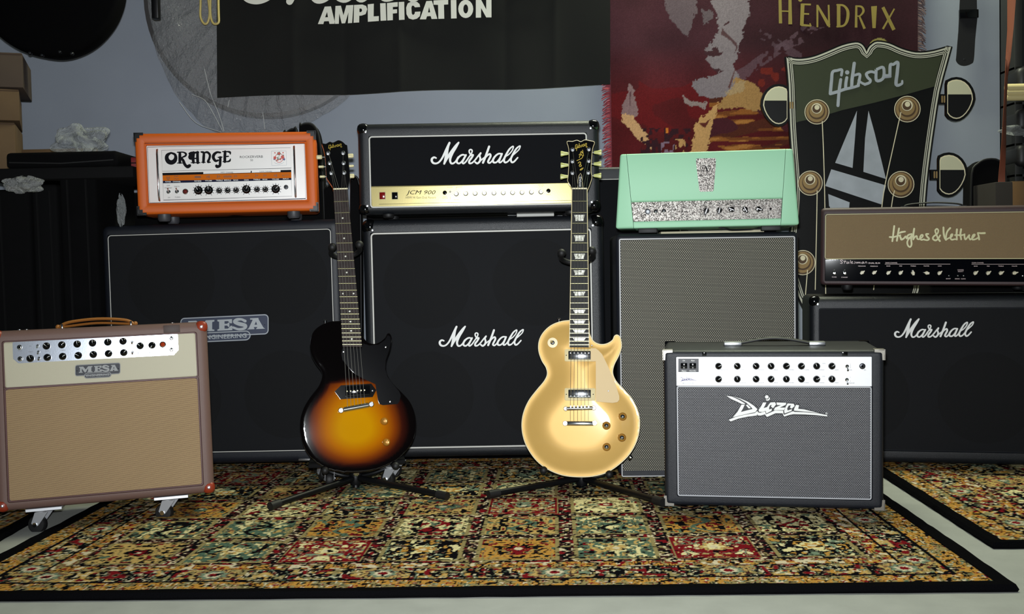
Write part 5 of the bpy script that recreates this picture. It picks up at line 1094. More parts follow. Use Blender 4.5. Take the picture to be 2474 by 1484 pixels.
q = GT.px(503, 104); MB().lathe([(.005, 0), (.0022, .003), (.0022, .007), (.0055, .010), (.005, .0125), (1e-4, .013)], (q[0], .02, q[1] - .003), chrome, 12, 'z').build('strap_button', GT.e)
q = GT.px(1018, 1085); MB().lathe([(.008, -.002), (.008, .003), (1e-4, .0035)], (q[0], .022, q[1]), chrome, 12, 'x', Matrix.Rotation(.7, 3, 'Y')).build('jack_plate', GT.e)

# sunburst guitar
SB = place_guitar((863, 1141), (812, 345), 3.06, 9.3, 'electric_guitar', 'tobacco sunburst single-cut electric guitar with black pickguard, leaning on a stand', 12.0); zs = SB.z = zoomed(640, 740, 2.967)
so = [(540,108),(470,112),(400,140),(350,185),(328,250),(332,330),(365,400),(405,455),(415,500),(390,570),(330,650),(282,730),(257,820),(260,920),(290,1020),(350,1100),(430,1160),(520,1188),(610,1196),(720,1190),(820,1168),(920,1120),(1000,1050),(1055,970),(1080,880),(1075,780),(1040,690),(980,620),(920,560),(880,500),(865,440),(872,380),(897,310),(908,240),(900,205),(882,197),(862,230),(822,262),(775,272),(730,256),(698,212),(684,160),(680,112)]
out = [SB.px(*p) for p in [tuple(q) for q in spline(so, 4)]]
cen = np.array(SB.px(650, 880))
def burst(V, d):
    u = np.array(SB.px(760, 880)) - cen; s_ = np.hypot(*u) / 110
    P_ = (V - cen) / s_      # enlargement units, z up
    ax = np.hypot(P_[:, 0] / 385, (P_[:, 1]) / np.where(P_[:, 1] > 0, 470, 300)); e_ = d / s_
    t = np.minimum(1.27 - ax, e_ / 150 + 0 * ax); t = np.clip(t, 0, 1.0) - np.clip((P_[:, 1] - 330) / 150, 0, 1)
    stops = [(0.0, (6, 4, 4)), (.26, (9, 5, 5)), (.40, (54, 18, 10)), (.54, (126, 56, 8)), (.74, (180, 104, 3)), (.98, (200, 140, 3)), (1.2, (204, 146, 4))]
    c = np.zeros((len(V), 3)); k = [s_[0] for s_ in stops]
    cols = np.array([lin(s_[1])[:3] for s_ in stops])
    for j in range(3): c[:, j] = np.interp(t, k, cols[:, j])
    return c
tb = NT('sunburst_lacquer'); at = tb.n('ShaderNodeAttribute', attribute_name='burst'); tb.set(at.outputs['Color'], .035, 0, .5, 0); tb = tb.m
body_dark = simple('black_body_lacquer', (8, 6, 6), .14, coat=.4)
sbd = make_body(SB, out, .044, tb, body_dark, lambda V, d: .0009 * np.clip(d / .006, 0, 1) ** .5, attr=burst)
SB.z = zoomed(740, 320, 2.75)
fb, yf = neck_parts(SB, (179, 386), (273, 383), (240, 1428), (369, 1428), rosewood, brass_fret, 22, (3, 5, 7, 9, 12, 15, 17, 19, 21), 'dot', mahog, .0085)
hs = [(179,386),(174,362),(150,325),(137,305),(132,270),(128,180),(115,110),(104,74),(130,76),(155,62),(175,68),(195,60),(215,52),(240,62),(262,82),(272,88),(276,140),(285,230),(290,300),(282,330),(275,350),(272,383)]
ho_ = [SB.px(*q, -.001) for q in spline(hs, 3)]; mb = MB(); mb.poly(ho_, -.001, hp_m, .014); hd = mb.build('headstock', SB.e)
mb = MB(); draw(mb, SB, fit_strokes(GIB, GBOX, (146, 76, 238, 118)), -.0018, gold_leaf, d=-.001, fat=.95); mb.build('headstock_logo', hd, label='gold script on the black headstock')
posts = []; but = simple('cream_oval_button', (214, 204, 158), .35)
for i, (p, q, s_) in enumerate((((145, 138), (87, 156), 'oval'), ((156, 204), (100, 220), 'thin'), ((166, 270), (108, 286), 'thin'), ((245, 137), (296, 147), 'oval'), ((248, 204), (299, 216), 'thin'), ((252, 268), (302, 282), 'oval'))):
    tuner(SB, p, q, 0, but, s_, -.001); posts.append(SB.px(*p, -.001))
SB.z = zs; tl, tr = (-97 + 6, 0), (0, 0)
def nutp(t): 
    a_ = SB.px; x0, y0 = 740 + (185 + 82 * t) / 2.75, 320 + 386 / 2.75; return ((x0 - 640) * 2.967, (y0 - 740) * 2.967)
strings(SB, [nutp(i / 5) for i in range(6)], -.0118, [(592 + 24.5 * i, 742 - 7.5 * i) for i in range(6)], -.0165, [posts[2], posts[1], posts[0], posts[3], posts[4], posts[5]], -.010)
blk = simple('black_pickguard', (10, 10, 12), .1)
pgp = [(556,300),(548,340),(556,385),(590,425),(620,460),(650,488),(705,520),(760,545),(792,560),(800,610),(812,680),(822,702),(845,710),(950,702),(964,685),(974,640),(962,610),(915,555),(880,508),(862,450),(866,385),(890,318),(904,255),(898,218),(880,208),(862,242),(815,275),(750,282),(705,268),(696,300)]
mb = MB(); mb.poly([SB.px(*p, -.004) for p in pgp], -.0048, blk, -.002); o = mb.build('pickguard', SB.e)
for p in ((865, 295), (896, 686), (563, 328)): q = SB.px(*p, -.0048); MB().lathe([(.0024, -.0054), (.0016, -.0062), (1e-4, -.0062)], (q[0], 0, q[1]), steel, 8).build('screw', o)
pk_ = [(500, 612), (545, 568), (762, 556), (798, 602), (772, 652), (542, 668)]; mb = MB(); mb.poly([SB.px(*p, -.004) for p in spline(pk_, 1)], -.0065, black_gloss, -.002); pc = mb.build('pickup_cover', SB.e, label='black dog-ear pickup cover')
q0, q1 = SB.px(578, 612, -.01), SB.px(754, 603, -.01); ang = math.atan2(q1[1] - q0[1], q1[0] - q0[0]); L_ = math.hypot(q1[0] - q0[0], q1[1] - q0[1]); M_ = Matrix.Translation(((q0[0] + q1[0]) / 2, 0, (q0[1] + q1[1]) / 2)) @ Matrix.Rotation(-ang, 4, 'Y')
MB().rbox(-L_ / 2, L_ / 2, -.013, -.004, -.0155, .0155, .003, black_gloss, 2, M_).build('pickup_body', pc)
for i in range(6): q = SB.px(589 + 25.3 * i, 610 - 1.6 * i, -.013); MB().lathe([(.0021, 0), (.0018, -.0012), (1e-4, -.0014)], (0, 0, 0), brass_fret, 10).build('pole_screw', pc, (q[0], -.013, q[1]))
q = SB.px(772, 606, -.0065); MB().lathe([(.0024, -.0068), (1e-4, -.0075)], (q[0], 0, q[1]), steel, 8).build('screw', pc)
a, b = SB.px(545, 748, -.014), SB.px(762, 704, -.014); mb = MB(); mb.tube([(a[0] + .008, -.014, a[1] + .0015), (b[0] - .008, -.014, b[1] - .0015)], .0076, chrome, 12); br = mb.build('wrap_bridge', SB.e)
for q in (a, b): mb = MB(); mb.lathe([(.0082, -.003), (.0085, -.012), (.0078, -.017), (.006, -.0185), (1e-4, -.0185)], (q[0], 0, q[1]), chrome, 16); mb.build('bridge_post', br)
for p in ((857, 825), (872, 976)):
    q = SB.px(*p, -.012); mb = MB(); mb.lathe([(.0115, 0), (.0115, -.003), (.0098, -.012), (.0088, -.0132), (.007, -.0126), (.0062, -.0134), (.0035, -.013), (.003, -.0136), (1e-4, -.0136)], (0, 0, 0), amb_k, 24); mb.build('control_knob', SB.e, (q[0], -.0025, q[1]))
q = SB.px(435, 112); MB().lathe([(.005, 0), (.0022, .003), (.0022, .006), (.0055, .009), (.005, .011), (1e-4, .0115)], (q[0], .02, q[1] - .003), chrome, 12, 'z').build('strap_button', SB.e)

# stands
def stand(T, hub, feet_px, yoke, rests, label):
    """tubular tripod; the yoke holds the neck, two padded pegs carry the body"""
    h = T.M @ Vector((T.px(*hub)[0], .055, T.px(*hub)[1])); S_ = Thing('guitar_stand', label, 'stand', h.x, h.y, .012); I = S_.I
    loc = lambda v: I @ v
    hubz = h.z - .012; top = T.M @ Vector((((T.px(*yoke[0])[0] + T.px(*yoke[1])[0]) / 2), .068, T.px(*yoke[0])[1] - .02)); base = Vector((0, 0, hubz - .03))
    t = loc(top); MB().tube([base, (base + t) / 2], .0105, black_plastic, 12).tube([(base + t) / 2 * 1.0, t], .0075, black_plastic, 10).build('mast', S_.e)
    MB().lathe([(.016, -.02), (.018, -.012), (.018, .02), (.014, .026)], (0, 0, hubz), black_plastic, 16, 'z').build('hub', S_.e)
    MB().lathe([(.006, -.026), (.009, -.03), (.009, -.04), (.004, -.042)], (.008, 0, hubz + .02), chrome, 12).build('clamp_knob', S_.e)
    for f in feet_px:
        if f is None: e_ = Vector((0.02, .27, .012))
        else: e_ = loc(PZ(f[0], f[1], .026)); e_.z = .013
        a_ = Vector((0, 0, hubz)) + (e_ - Vector((0, 0, hubz))).normalized() * .015; l_ = MB().tube([a_, e_], .0092, black_plastic, 12).build('leg', S_.e); d_ = (e_ - a_).normalized(); MB().tube([e_ - d_ * .03, e_ + d_ * .004], .0118, black_rubber, 12).build('foot', l_)
    for r_ in rests:
        p = loc(T.M @ Vector((T.px(*r_)[0], -.012, T.px(*r_)[1]))); q = loc(T.M @ Vector((T.px(*r_)[0], .06, T.px(*r_)[1]))); m_ = Vector((0, 0, hubz + .0)); l_ = MB().tube(spline([tuple(m_), tuple((m_ + q) / 2 + Vector((0, .01, -.006))), tuple(q), tuple(p)], 5), .0058, black_plastic, 8).build('support_arm', S_.e); MB().tube([q, p], .0098, black_rubber, 12).ball(p, .0115, black_rubber).build('rubber_pad', l_)
    ys = [loc(T.M @ Vector((T.px(*y_)[0], -.004, T.px(*y_)[1]))) for y_ in yoke]; yb = [loc(T.M @ Vector((T.px(*y_)[0], .05, T.px(*y_)[1] - .012))) for y_ in yoke]
    mb = MB(); mb.tube(spline([tuple(ys[0]), tuple(yb[0]), tuple(t), tuple(yb[1]), tuple(ys[1])], 5), .0075, black_rubber, 10); y_ = mb.build('neck_yoke', S_.e)
    for p in ys: MB().ball(p, .0125, black_rubber).build('yoke_pad', y_)
    return S_
SB.z = GT.z = ident
stand(SB, (862, 1155), [(655, 1222), (1078, 1198), None], ((803, 598), (868, 592)), ((785, 1137), (955, 1126)), 'black tubular tripod stand holding the sunburst guitar')
stand(GT, (1404, 1158), [(1183, 1194), (1600, 1213), None], ((1357, 612), (1430, 606)), ((1314, 1136), (1472, 1146)), 'black tubular tripod stand holding the gold guitar')
# ---------------------------------------------------------------- things on and against the wall
# black banner
BN = Thing('banner', 'black fabric banner with white lettering hanging high on the wall', 'banner', 0, WALLY - .13, 1.0, 0); bc = NT('banner_cloth'); n1 = bc.noise(2.2, 3); bc.set(bc.mix(n1, lin((15, 16, 15)), lin((28, 29, 27))), .85, 0, .25); bc.bump(bc.noise(900, 1), .3, .0005); bc = bc.m
a, b, c, d = BN.px(524, 236), BN.px(1474, 206), BN.px(1474, -330), BN.px(520, -300); nx, nz = 150, 60
creases = [.196, .327, .466, .735, .86]
def bn_y(u, v): 
    y = .004 * math.sin(u * 9 + 1) + .003 * math.sin(u * 23 + v * 3) * (1 - v)
    for k, c_ in enumerate(creases): y += (.004 if k % 2 else -.004) * math.exp(-abs(u - c_) * 60)
    return y
mb = MB(); vs = []
for j in range(nz + 1):
    for i in range(nx + 1):
        u, v = i / nx, j / nz; x = (a[0] * (1 - u) + b[0] * u) * (1 - v) + (d[0] * (1 - u) + c[0] * u) * v; z = (a[1] * (1 - u) + b[1] * u) * (1 - v) + (d[1] * (1 - u) + c[1] * u) * v + .0035 * math.sin(u * 14) * (1 - v); vs.append((x, bn_y(u, v), z))
fs = [(j * (nx + 1) + i, j * (nx + 1) + i + 1, (j + 1) * (nx + 1) + i + 1, (j + 1) * (nx + 1) + i) for j in range(nz) for i in range(nx)]
mb.add(vs, fs, bc); vs2 = [(v[0], v[1] + .002, v[2]) for v in vs]; mb.add(vs2, fs, bc); mb.build('fabric', BN.e, ang=80)
white_print = simple('white_banner_print', (228, 228, 216), .6)
mb = MB(); BN.z = zoomed(510, 0, 2.5505); Wd = 27
def LT(*st):
    for q_ in st: ribbon(mb, BN, [(x, y, w) for x, y, w in q_], -.012, white_print, straight=True)
def pg_(pts, holes=()): mb.poly([BN.px(*p) for p in pts], -.0125, white_print, -.011, holes=[[BN.px(*p) for p in h] for h in holes])
pg_([(662,153),(704,46),(742,44),(768,151),(733,152),(729,135),(700,136),(695,153)], [[(706,112),(724,111),(718,78)]])
pg_([(764,152),(770,42),(803,40),(819,100),(836,38),(880,36),(872,146),(846,148),(850,80),(829,148),(808,149),(793,86),(790,151)])
pg_([(881,145),(884,36),(935,33),(958,42),(965,62),(955,92),(930,101),(916,102),(915,143)], [[(917,80),(928,79),(934,68),(928,57),(917,58)]])
pg_([(969,139),(968,32),(1005,28),(1004,106),(1036,104),(1036,134)])
pg_([(1047,133),(1044,26),(1078,24),(1082,131)])
pg_([(1088,131),(1086,24),(1152,18),(1152,46),(1122,48),(1122,64),(1148,62),(1148,86),(1122,88),(1122,129)])
pg_([(1160,128),(1158,18),(1192,16),(1194,126)])
pg_([(1290,48),(1258,50),(1250,40),(1240,40),(1236,52),(1238,88),(1246,98),(1256,90),(1258,78),(1292,76),(1288,104),(1270,120),(1245,126),(1220,118),(1206,92),(1204,52),(1214,26),(1240,12),(1270,16),(1286,30)])
pg_([(1288,124),(1328,12),(1362,10),(1396,121),(1360,122),(1355,104),(1332,105),(1326,124)], [[(1338,82),(1352,81),(1345,48)]])
pg_([(1372,34),(1372,8),(1462,4),(1462,32),(1436,34),(1438,120),(1402,121),(1400,35)])
pg_([(1480,119),(1478,6),(1512,5),(1514,118)])
pg_([(1570 + 46 * math.cos(k * math.pi / 10), 60 + 56 * math.sin(k * math.pi / 10)) for k in range(20)], [[(1570 + 15 * math.cos(k * math.pi / 8), 60 + 28 * math.sin(k * math.pi / 8)) for k in range(16)]])
pg_([(1632,114),(1632,4),(1664,3),(1696,64),(1696,3),(1728,2),(1728,112),(1696,112),(1664,54),(1664,113)])
BN.z = ident
draw(mb, BN, [[(p[0], p[1] - .015 * (p[0] - 700), p[2]) for p in s_] for s_ in fit_strokes(SCRIPT, SBOX, (580, -196, 1392, 11))], -.0125, white_print, -.011)
mb.build('banner_lettering', BN.e, label='white printed lettering and script')

# woven tapestry with a portrait
TP = Thing('tapestry', 'maroon woven wall tapestry with a half-lit face and gold capitals, red fringe', 'tapestry', 1.2, WALLY - .03, 1.0, 0); zt3 = zoomed(1420, 0, 2.811)
def tapestry():
    q = .0032; p0, p1 = TP.px(1479, 415), TP.px(2220, 405); x0, x1 = p0[0], p1[0]; z0, z1 = TP.px(1800, 470)[1], TP.px(1800, -560)[1]; nx, nz = int((x1 - x0) / q), int((z1 - z0) / q); rs = np.random.RandomState(5)
    X = np.linspace(x0, x1, nx)[None].repeat(nz, 0); Z = np.linspace(z0, z1, nz)[:, None].repeat(nx, 1)
    # enlargement coordinates of every stitch (affine from three points)
    A = [(1479, 0), (2220, 0), (1479, 400)]; L = [TP.px(*a_) for a_ in A]; Mx = np.array([[L[1][0] - L[0][0], L[2][0] - L[0][0]], [L[1][1] - L[0][1], L[2][1] - L[0][1]]]); Iv = np.linalg.inv(Mx); D_ = np.stack([X - L[0][0], Z - L[0][1]], -1) @ Iv.T
    U = 1479 + D_[..., 0] * 741; V = D_[..., 1] * 400; U = (U - 1420) * 2.811; V = V * 2.811
    nS = [box_noise(rs, nz, nx, 30, 5), box_noise(rs, nz, nx, 14, 2.6)]; n = [box_noise(rs, nz, nx, s_) for s_ in (1.5, 3.5, 8, 26, 60)]; wob = (n[1] - .5) * 20 + (n[0] - .5) * 18 + (n[2] - .5) * 14; Uw, Vw = U + wob, V + (n[2] - .5) * 16 + (n[0] - .5) * 16
    def inp(pts, soft=True):
        a_, b_ = (Uw, Vw) if soft else (U, V); r = np.zeros(U.shape, bool)
        for i in range(len(pts)):
            (xa, ya), (xb, yb) = pts[i], pts[(i + 1) % len(pts)]; c_ = (ya > b_) != (yb > b_); r ^= c_ & (a_ < (xb - xa) * (b_ - ya) / (yb - ya + 1e-9) + xa)
        return r
    C = lambda c_: np.array(lin(c_)[:3])
    t = np.clip((V - 300) / 400, 0, 1)[..., None]; col = C((64, 34, 42)) * (1 - t) + C((84, 22, 26)) * t + 0 * X[..., None]
    rt = np.clip((U - 900) / 500, 0, 1)[..., None]; col = col * (1 - .45 * rt)
    m = n[3][..., None]; col = col * (.75 + .5 * m)
    def put(mask, c_, k=1.0): col[mask] = col[mask] * (1 - k) + C(c_) * k
    put((U > 160) & (U < 900) & (V > 560 + 90 * (n[3] - .5)) & (V < 900) & (n[3] > .35), (100, 18, 22), .55)
    # clouds at the lower right
    cl = (V > 640) & (U > 830); st = np.abs(np.sin(V / 46 + n[4] * 5 + U / 240)); put(cl & (st < .5), (74, 34, 24)); put(cl & (nS[0] > .5), (104, 58, 28)); put(cl & (nS[0] * .6 + nS[1] * .4 > .56), (132, 80, 36)); put(cl & (nS[0] * .5 + nS[1] * .5 > .66) & (V > 760), (156, 104, 52)); put(cl & (n[3] < .3), (66, 26, 34))
    put((U > 1000) & (V > 180) & (V < 640) & (np.abs(V - 560 + (U - 1000) * .75 + (n[3] - .5) * 120) < 52) & (n[1] * .3 + n[2] * .3 + n[3] * .4 > .46), (92, 70, 80), .7); put((U > 1140) & (U < 1460) & (V > 180) & (np.abs(V - 210 - (U - 1140) * .6) < 34) & (n[1] * .3 + n[2] * .3 + n[3] * .4 > .46), (90, 70, 80), .6)
    put((U > 1120) & (V > 460) & (V < 640) & (n[2] > .55), (104, 34, 28))
    face = (122, 112, 118)
    put(inp([(865, -400), (1105, -300), (1108, 0), (1095, 90), (1060, 210), (1035, 310), (1010, 400), (985, 450), (1010, 490), (1040, 520), (975, 600), (930, 660), (850, 672), (760, 648), (712, 590), (712, 555), (770, 525), (905, 492), (850, 470), (832, 430), (805, 400), (815, 385), (800, 345), (850, 270), (888, 190), (872, 100), (850, 20)]), face)
    put(inp([(520, -300), (745, -200), (738, 60), (715, 150), (700, 210), (678, 255), (640, 215), (600, 165), (560, 120), (525, 60)]), (98, 84, 90))
    put(inp([(768, 60), (838, 68), (850, 118), (812, 140), (790, 172), (776, 120)]), (92, 80, 86)); dk = (62, 36, 42)
    put(inp([(790, 352), (850, 342), (905, 356), (925, 346), (905, 374), (850, 384), (800, 372)], False), dk); put(inp([(845, 322), (880, 318), (885, 352), (850, 350)]), dk)
    put(inp([(905, 235), (915, 190), (935, 215), (985, 262), (1012, 290), (1022, 322), (1000, 356), (1010, 318), (975, 278), (930, 245)], False), (80, 56, 60)); put(inp([(920, 168), (965, 138), (968, 150), (930, 172)], False), dk)
    put(inp([(835, 455), (900, 470), (940, 488), (870, 490)]), dk); put(inp([(955, 590), (1000, 470), (1004, 475), (965, 610)], False), (90, 60, 60))
    put(inp([(638, 640), (665, 650), (700, 680), (760, 695), (832, 688), (800, 715), (785, 742), (760, 715), (690, 715), (655, 695)]), (136, 120, 118))
    tan = (152, 116, 72); put(inp([(1010, 520), (1060, 540), (1130, 560), (1180, 620), (1200, 690), (1190, 740), (1150, 755), (1050, 730), (960, 730), (888, 746), (905, 700), (940, 650)]), tan); put(inp([(930, 640), (1000, 560), (1080, 540), (1060, 600), (980, 640)]), (160, 140, 110), .6)
    put(inp([(905, 690), (885, 740), (862, 790), (850, 860), (830, 950), (818, 1060), (690, 1060), (722, 940), (735, 860), (765, 800), (820, 760)]), (184, 142, 92)); put(inp([(750, 830), (800, 835), (840, 800), (800, 870)], False), (90, 40, 34))
    put(inp([(288, 560), (312, 610), (325, 680), (340, 790), (300, 790), (230, 775), (245, 690), (265, 620)]), (130, 104, 106)); put(inp([(230, 780), (300, 780), (345, 840), (395, 900), (448, 1030), (400, 990), (330, 940), (290, 880), (245, 840)]), (190, 148, 106)); put(inp([(285, 620), (292, 620), (290, 720), (284, 720)], False), (90, 60, 66))
    put((U > 360) & (U < 700) & (V > 870) & (n[1] > .50), (48, 22, 30)); put((U > 500) & (U < 590) & (V > 960) & (n[1] > .4), (120, 98, 116)); put((U > 600) & (U < 670) & (V > 940) & (n[1] > .42), (176, 134, 86)); put((U > 530) & (U < 552) & (V > 870) & (V < 905), (190, 110, 40))
    # a flash of the round emblem top behind the headstock sign
    put(np.hypot((U - 1985), (V - 330) * 1.0) < 74, (150, 140, 80)); put(np.hypot((U - 1985), (V - 330)) < 58, (50, 32, 34))
    rib = (np.arange(nx) % 2)[None, :, None] * .10 + .95; col = col * rib * (.85 + .3 * rs.rand(nz, nx, 1))
    me = bpy.data.meshes.new('woven_panel'); y = .004 * np.sin(X * 9) + .003 * np.sin(X * 21 + Z * 4) ; cc = np.stack([X, y, Z], -1)
    me.vertices.add(nx * nz); me.vertices.foreach_set('co', cc.ravel()); i = (np.arange(nz - 1)[:, None] * nx + np.arange(nx - 1)[None]).ravel(); fc = np.stack([i, i + 1, i + nx + 1, i + nx], 1)
    me.loops.add(fc.size); me.loops.foreach_set('vertex_index', fc.ravel()); me.polygons.add(len(fc)); me.polygons.foreach_set('loop_start', np.arange(len(fc)) * 4); me.update()
    at = me.color_attributes.new('weave', 'FLOAT_COLOR', 'POINT'); c4 = np.ones((nx * nz, 4)); c4[:, :3] = np.clip(col, 0, 1).reshape(-1, 3); at.data.foreach_set('color', c4.ravel())
    t_ = NT('tapestry_weave'); a_ = t_.n('ShaderNodeAttribute', attribute_name='weave'); nn = t_.noise(500, 1); t_.set(a_.outputs['Color'], .9, 0, .15); t_.bump(nn, .5, .001); me.materials.append(t_.m)
    o = bpy.data.objects.new('woven_panel', me); COL.objects.link(o); o.parent = TP.e
    for side, xe, c_ in ((-1, x0, (150, 62, 74)), (1, x1, (104, 84, 84))):
        mb = MB(); fm = simple('fringe_' + ('red' if side < 0 else 'grey'), c_, .9)
        zz = z0
        while zz < z1:
            L_ = rnd.uniform(.026, .036) * (1 if side < 0 else .85); dz = rnd.uniform(-.022, -.006) * (1 if side < 0 else 1.5); mb.tube([(xe, .004, zz), (xe + side * L_ * .5, rnd.uniform(-.006, .004), zz + dz * .3), (xe + side * L_, rnd.uniform(-.008, .006), zz + dz)], [.0022, .002, .0012], fm, 4); zz += .0046
        mb.build('fringe', TP.e, kind='stuff')
    mb = MB(); TP.z = zt3; g_ = simple('gold_thread', (134, 118, 50), .7)
    def s_(L_, w=17):
        for q_ in L_: ribbon(mb, TP, [(p[0], p[1], p[2] if len(p) > 2 else w) for p in q_], -.007, g_, straight=True)
    s_([[(1302, -30, 20), (1306, 162, 22)], [(1370, -30, 20), (1372, 168, 26)], [(1305, 78, 9), (1370, 80, 9)]]); s_([[(1456, 28, 26), (1450, 176, 24)], [(1450, 32, 11), (1512, 34, 12)], [(1452, 96, 11), (1500, 98, 11)], [(1446, 172, 16), (1512, 178, 12)], [(1505, 160, 8), (1512, 182, 12)]])
    s_([[(1556, 36, 14), (1556, 188, 12)], [(1556, 40, 14), (1634, 176, 24)], [(1632, 36, 12), (1636, 188, 12)]]); s_([[(1700, 38, 24), (1700, 180, 24)]])
    ribbon(mb, TP, [(1690, 36, 12), (1735, 42, 14), (1762, 80, 20), (1758, 140, 20), (1735, 176, 14), (1690, 184, 12)], -.007, g_)
    s_([[(1820, 40, 14), (1818, 190, 18)], [(1840, 112, 12), (1876, 198, 18)]]); ribbon(mb, TP, [(1818, 44, 10), (1856, 50, 14), (1868, 80, 16), (1845, 110, 10), (1822, 112, 8)], -.007, g_)
    s_([[(1922, 50, 8), (1940, 46, 20), (1940, 194, 22)]]); s_([[(2000, 52, 22), (2075, 206, 24)], [(2078, 62, 10), (2000, 200, 14)]]); blob(TP, mb, 1440, 0, 15, -.007, g_, 0, k=0)
    mb.build('tapestry_lettering', TP.e, label='gold woven capitals'); TP.z = ident
tapestry()

# giant headstock sign
SG = Thing('headstock_sign', 'giant flat cut-out sign shaped like a black guitar headstock, leaning on the wall', 'sign', 1.0, 3.88, 0, 0); zS = SG.z = zoomed(1800, 80, 3.2267)
sgm = simple('sign_black', (10, 11, 11), .35); sgg = simple('sign_printed_green', (62, 68, 48), .4); sgw = simple('sign_binding_print', (205, 204, 184), .4); sgs = simple('sign_pearl_print', (176, 182, 188), .4, nscale=12, nvar=.12); sgk = simple('sign_ink', (14, 14, 16), .4)
edge_top = [(326,188),(380,203),(450,205),(540,188),(640,150),(760,100),(860,78),(905,90),(930,120),(947,158),(965,118),(990,92),(1030,72),(1120,85),(1220,128),(1330,156),(1440,150),(1540,126),(1602,106)]
R_side = [(1602,106),(1562,250),(1510,450),(1470,700),(1435,950),(1408,1180),(1392,1400),(1375,1700),(1350,2000),(1250,2300),(1150,2450)]
L_side = [(700,2450),(560,2300),(420,2050),(350,1750),(380,1400),(388,1180),(372,950),(355,700),(345,400),(326,188)]
def off(pts, k):
    A = np.array(pts); n_ = len(A); t = np.roll(A, -1, 0) - np.roll(A, 1, 0); nn = np.stack([t[:, 1], -t[:, 0]], 1); nn /= np.hypot(*nn.T)[:, None] + 1e-9; return [tuple(p) for p in A + nn * k]
full = [tuple(p) for p in spline(edge_top[:10], 3)] + [tuple(p) for p in spline(edge_top[9:], 3)][1:] + [tuple(p) for p in spline(R_side, 2)][1:] + [tuple(p) for p in spline(L_side, 2)][:-1]
bp_ = off(full, 16); mb = MB(); bpts = [SG.px(*p) for p in bp_]
shift = [(x + (.03 if x > 0 else -.004) * 0, z) for x, z in bpts]; mb.poly(bpts, 0, sgm, .012)
mb.rbox(SG.px(700, 2450)[0], SG.px(1150, 2450)[0], 0, .012, 0, SG.px(900, 2300)[1], 0, sgm); board = mb.build('board', SG.e)
mb = MB()
for k, w, m_ in ((-3, 14, sgw), (-22, 8, sgw), (-35, 7, sgw)):
    L_ = off(full, k); ribbon(mb, SG, [(p[0], p[1], w) for p in L_], -.0006 - .0001 * (k < -5), m_, n=1, closed=True)
up = [p for p in off(full, -44)]; topi = [p for p in up if p[1] < 330 or (p[0] < 500 and p[1] < 650) or (p[0] > 1300 and p[1] < 420)]
green = [p for p in up if (p[1] < 700 and p[0] < 700) or (p[0] >= 700 and p[1] < 440)]
order = [q for q in up if q in green]; ls = [q for q in order if q[0] < 440 and q[1] > 275]; rest = [q for q in order if q not in ls]
gp_ = rest + [(1480, 415), (1250, 480), (1000, 545), (760, 600), (560, 660), (420, 690)] + ls
mb.poly([SG.px(*p) for p in gp_], -.0004, sgg, 0)
SG.z = zoomed(1980, 130, 9.895); draw(mb, SG, GIB, -.0014, sgs, -.0004); blob(SG, mb, 658, 447, 52, -.0015, sgs, 0, 16, 0); SG.z = zS
for pl in ([(872, 605), (858, 800), (838, 1052), (702, 1012), (790, 800)], [(962, 605), (1010, 780), (1098, 1138), (922, 1082), (935, 820)], [(672, 1062), (1098, 1188), (1062, 1336), (625, 1192)], [(648, 1255), (815, 1320), (812, 1352), (655, 1352)], [(660, 1352), (812, 1352), (800, 1500), (720, 1620)], [(900, 1390), (1010, 1420), (960, 1640), (930, 1800)]): quad(mb, SG, pl, -.0008, sgs)
mb.build('printed_face', board, label='printed black face with triple cream border, script and pearl shapes')
gold_pr = simple('sign_gold_print', (178, 148, 100), .35, .35); gold_d = simple('sign_dark_gold_print', (92, 70, 48), .4); gold_l = simple('sign_light_gold_print', (236, 226, 190), .4)
def bush(cx, cy, R_):
    mb = MB(); q = SG.px(cx, cy); rr_ = R_ * SG.mpp(cx, cy); y = -.001; C_ = lambda r, m_, dy, ox=0, oz=0: mb.poly([(q[0] + ox * rr_ + r * rr_ * math.cos(2 * math.pi * k / 28), q[1] + oz * rr_ + r * rr_ * math.sin(2 * math.pi * k / 28)) for k in range(28)], y - dy, m_, y)
    C_(1, gold_l, .0001); C_(.94, gold_d, .0002); C_(.84, gold_pr, .0004, -.03, .03); C_(.66, gold_d, .0006, 0, .06); C_(.58, gold_pr, .0008, -.02, .12); C_(.42, gold_l, .001, -.02, .28); C_(.34, gold_d, .0012, -.04, .26); C_(.20, gold_l, .0014, 0, .36)
    mb.build('printed_bushing', board)
for p in ((560, 615, 97), (1265, 593, 103), (508, 1170, 97), (1215, 1180, 104), (450, 1790, 98), (1180, 1790, 98)): bush(*p)
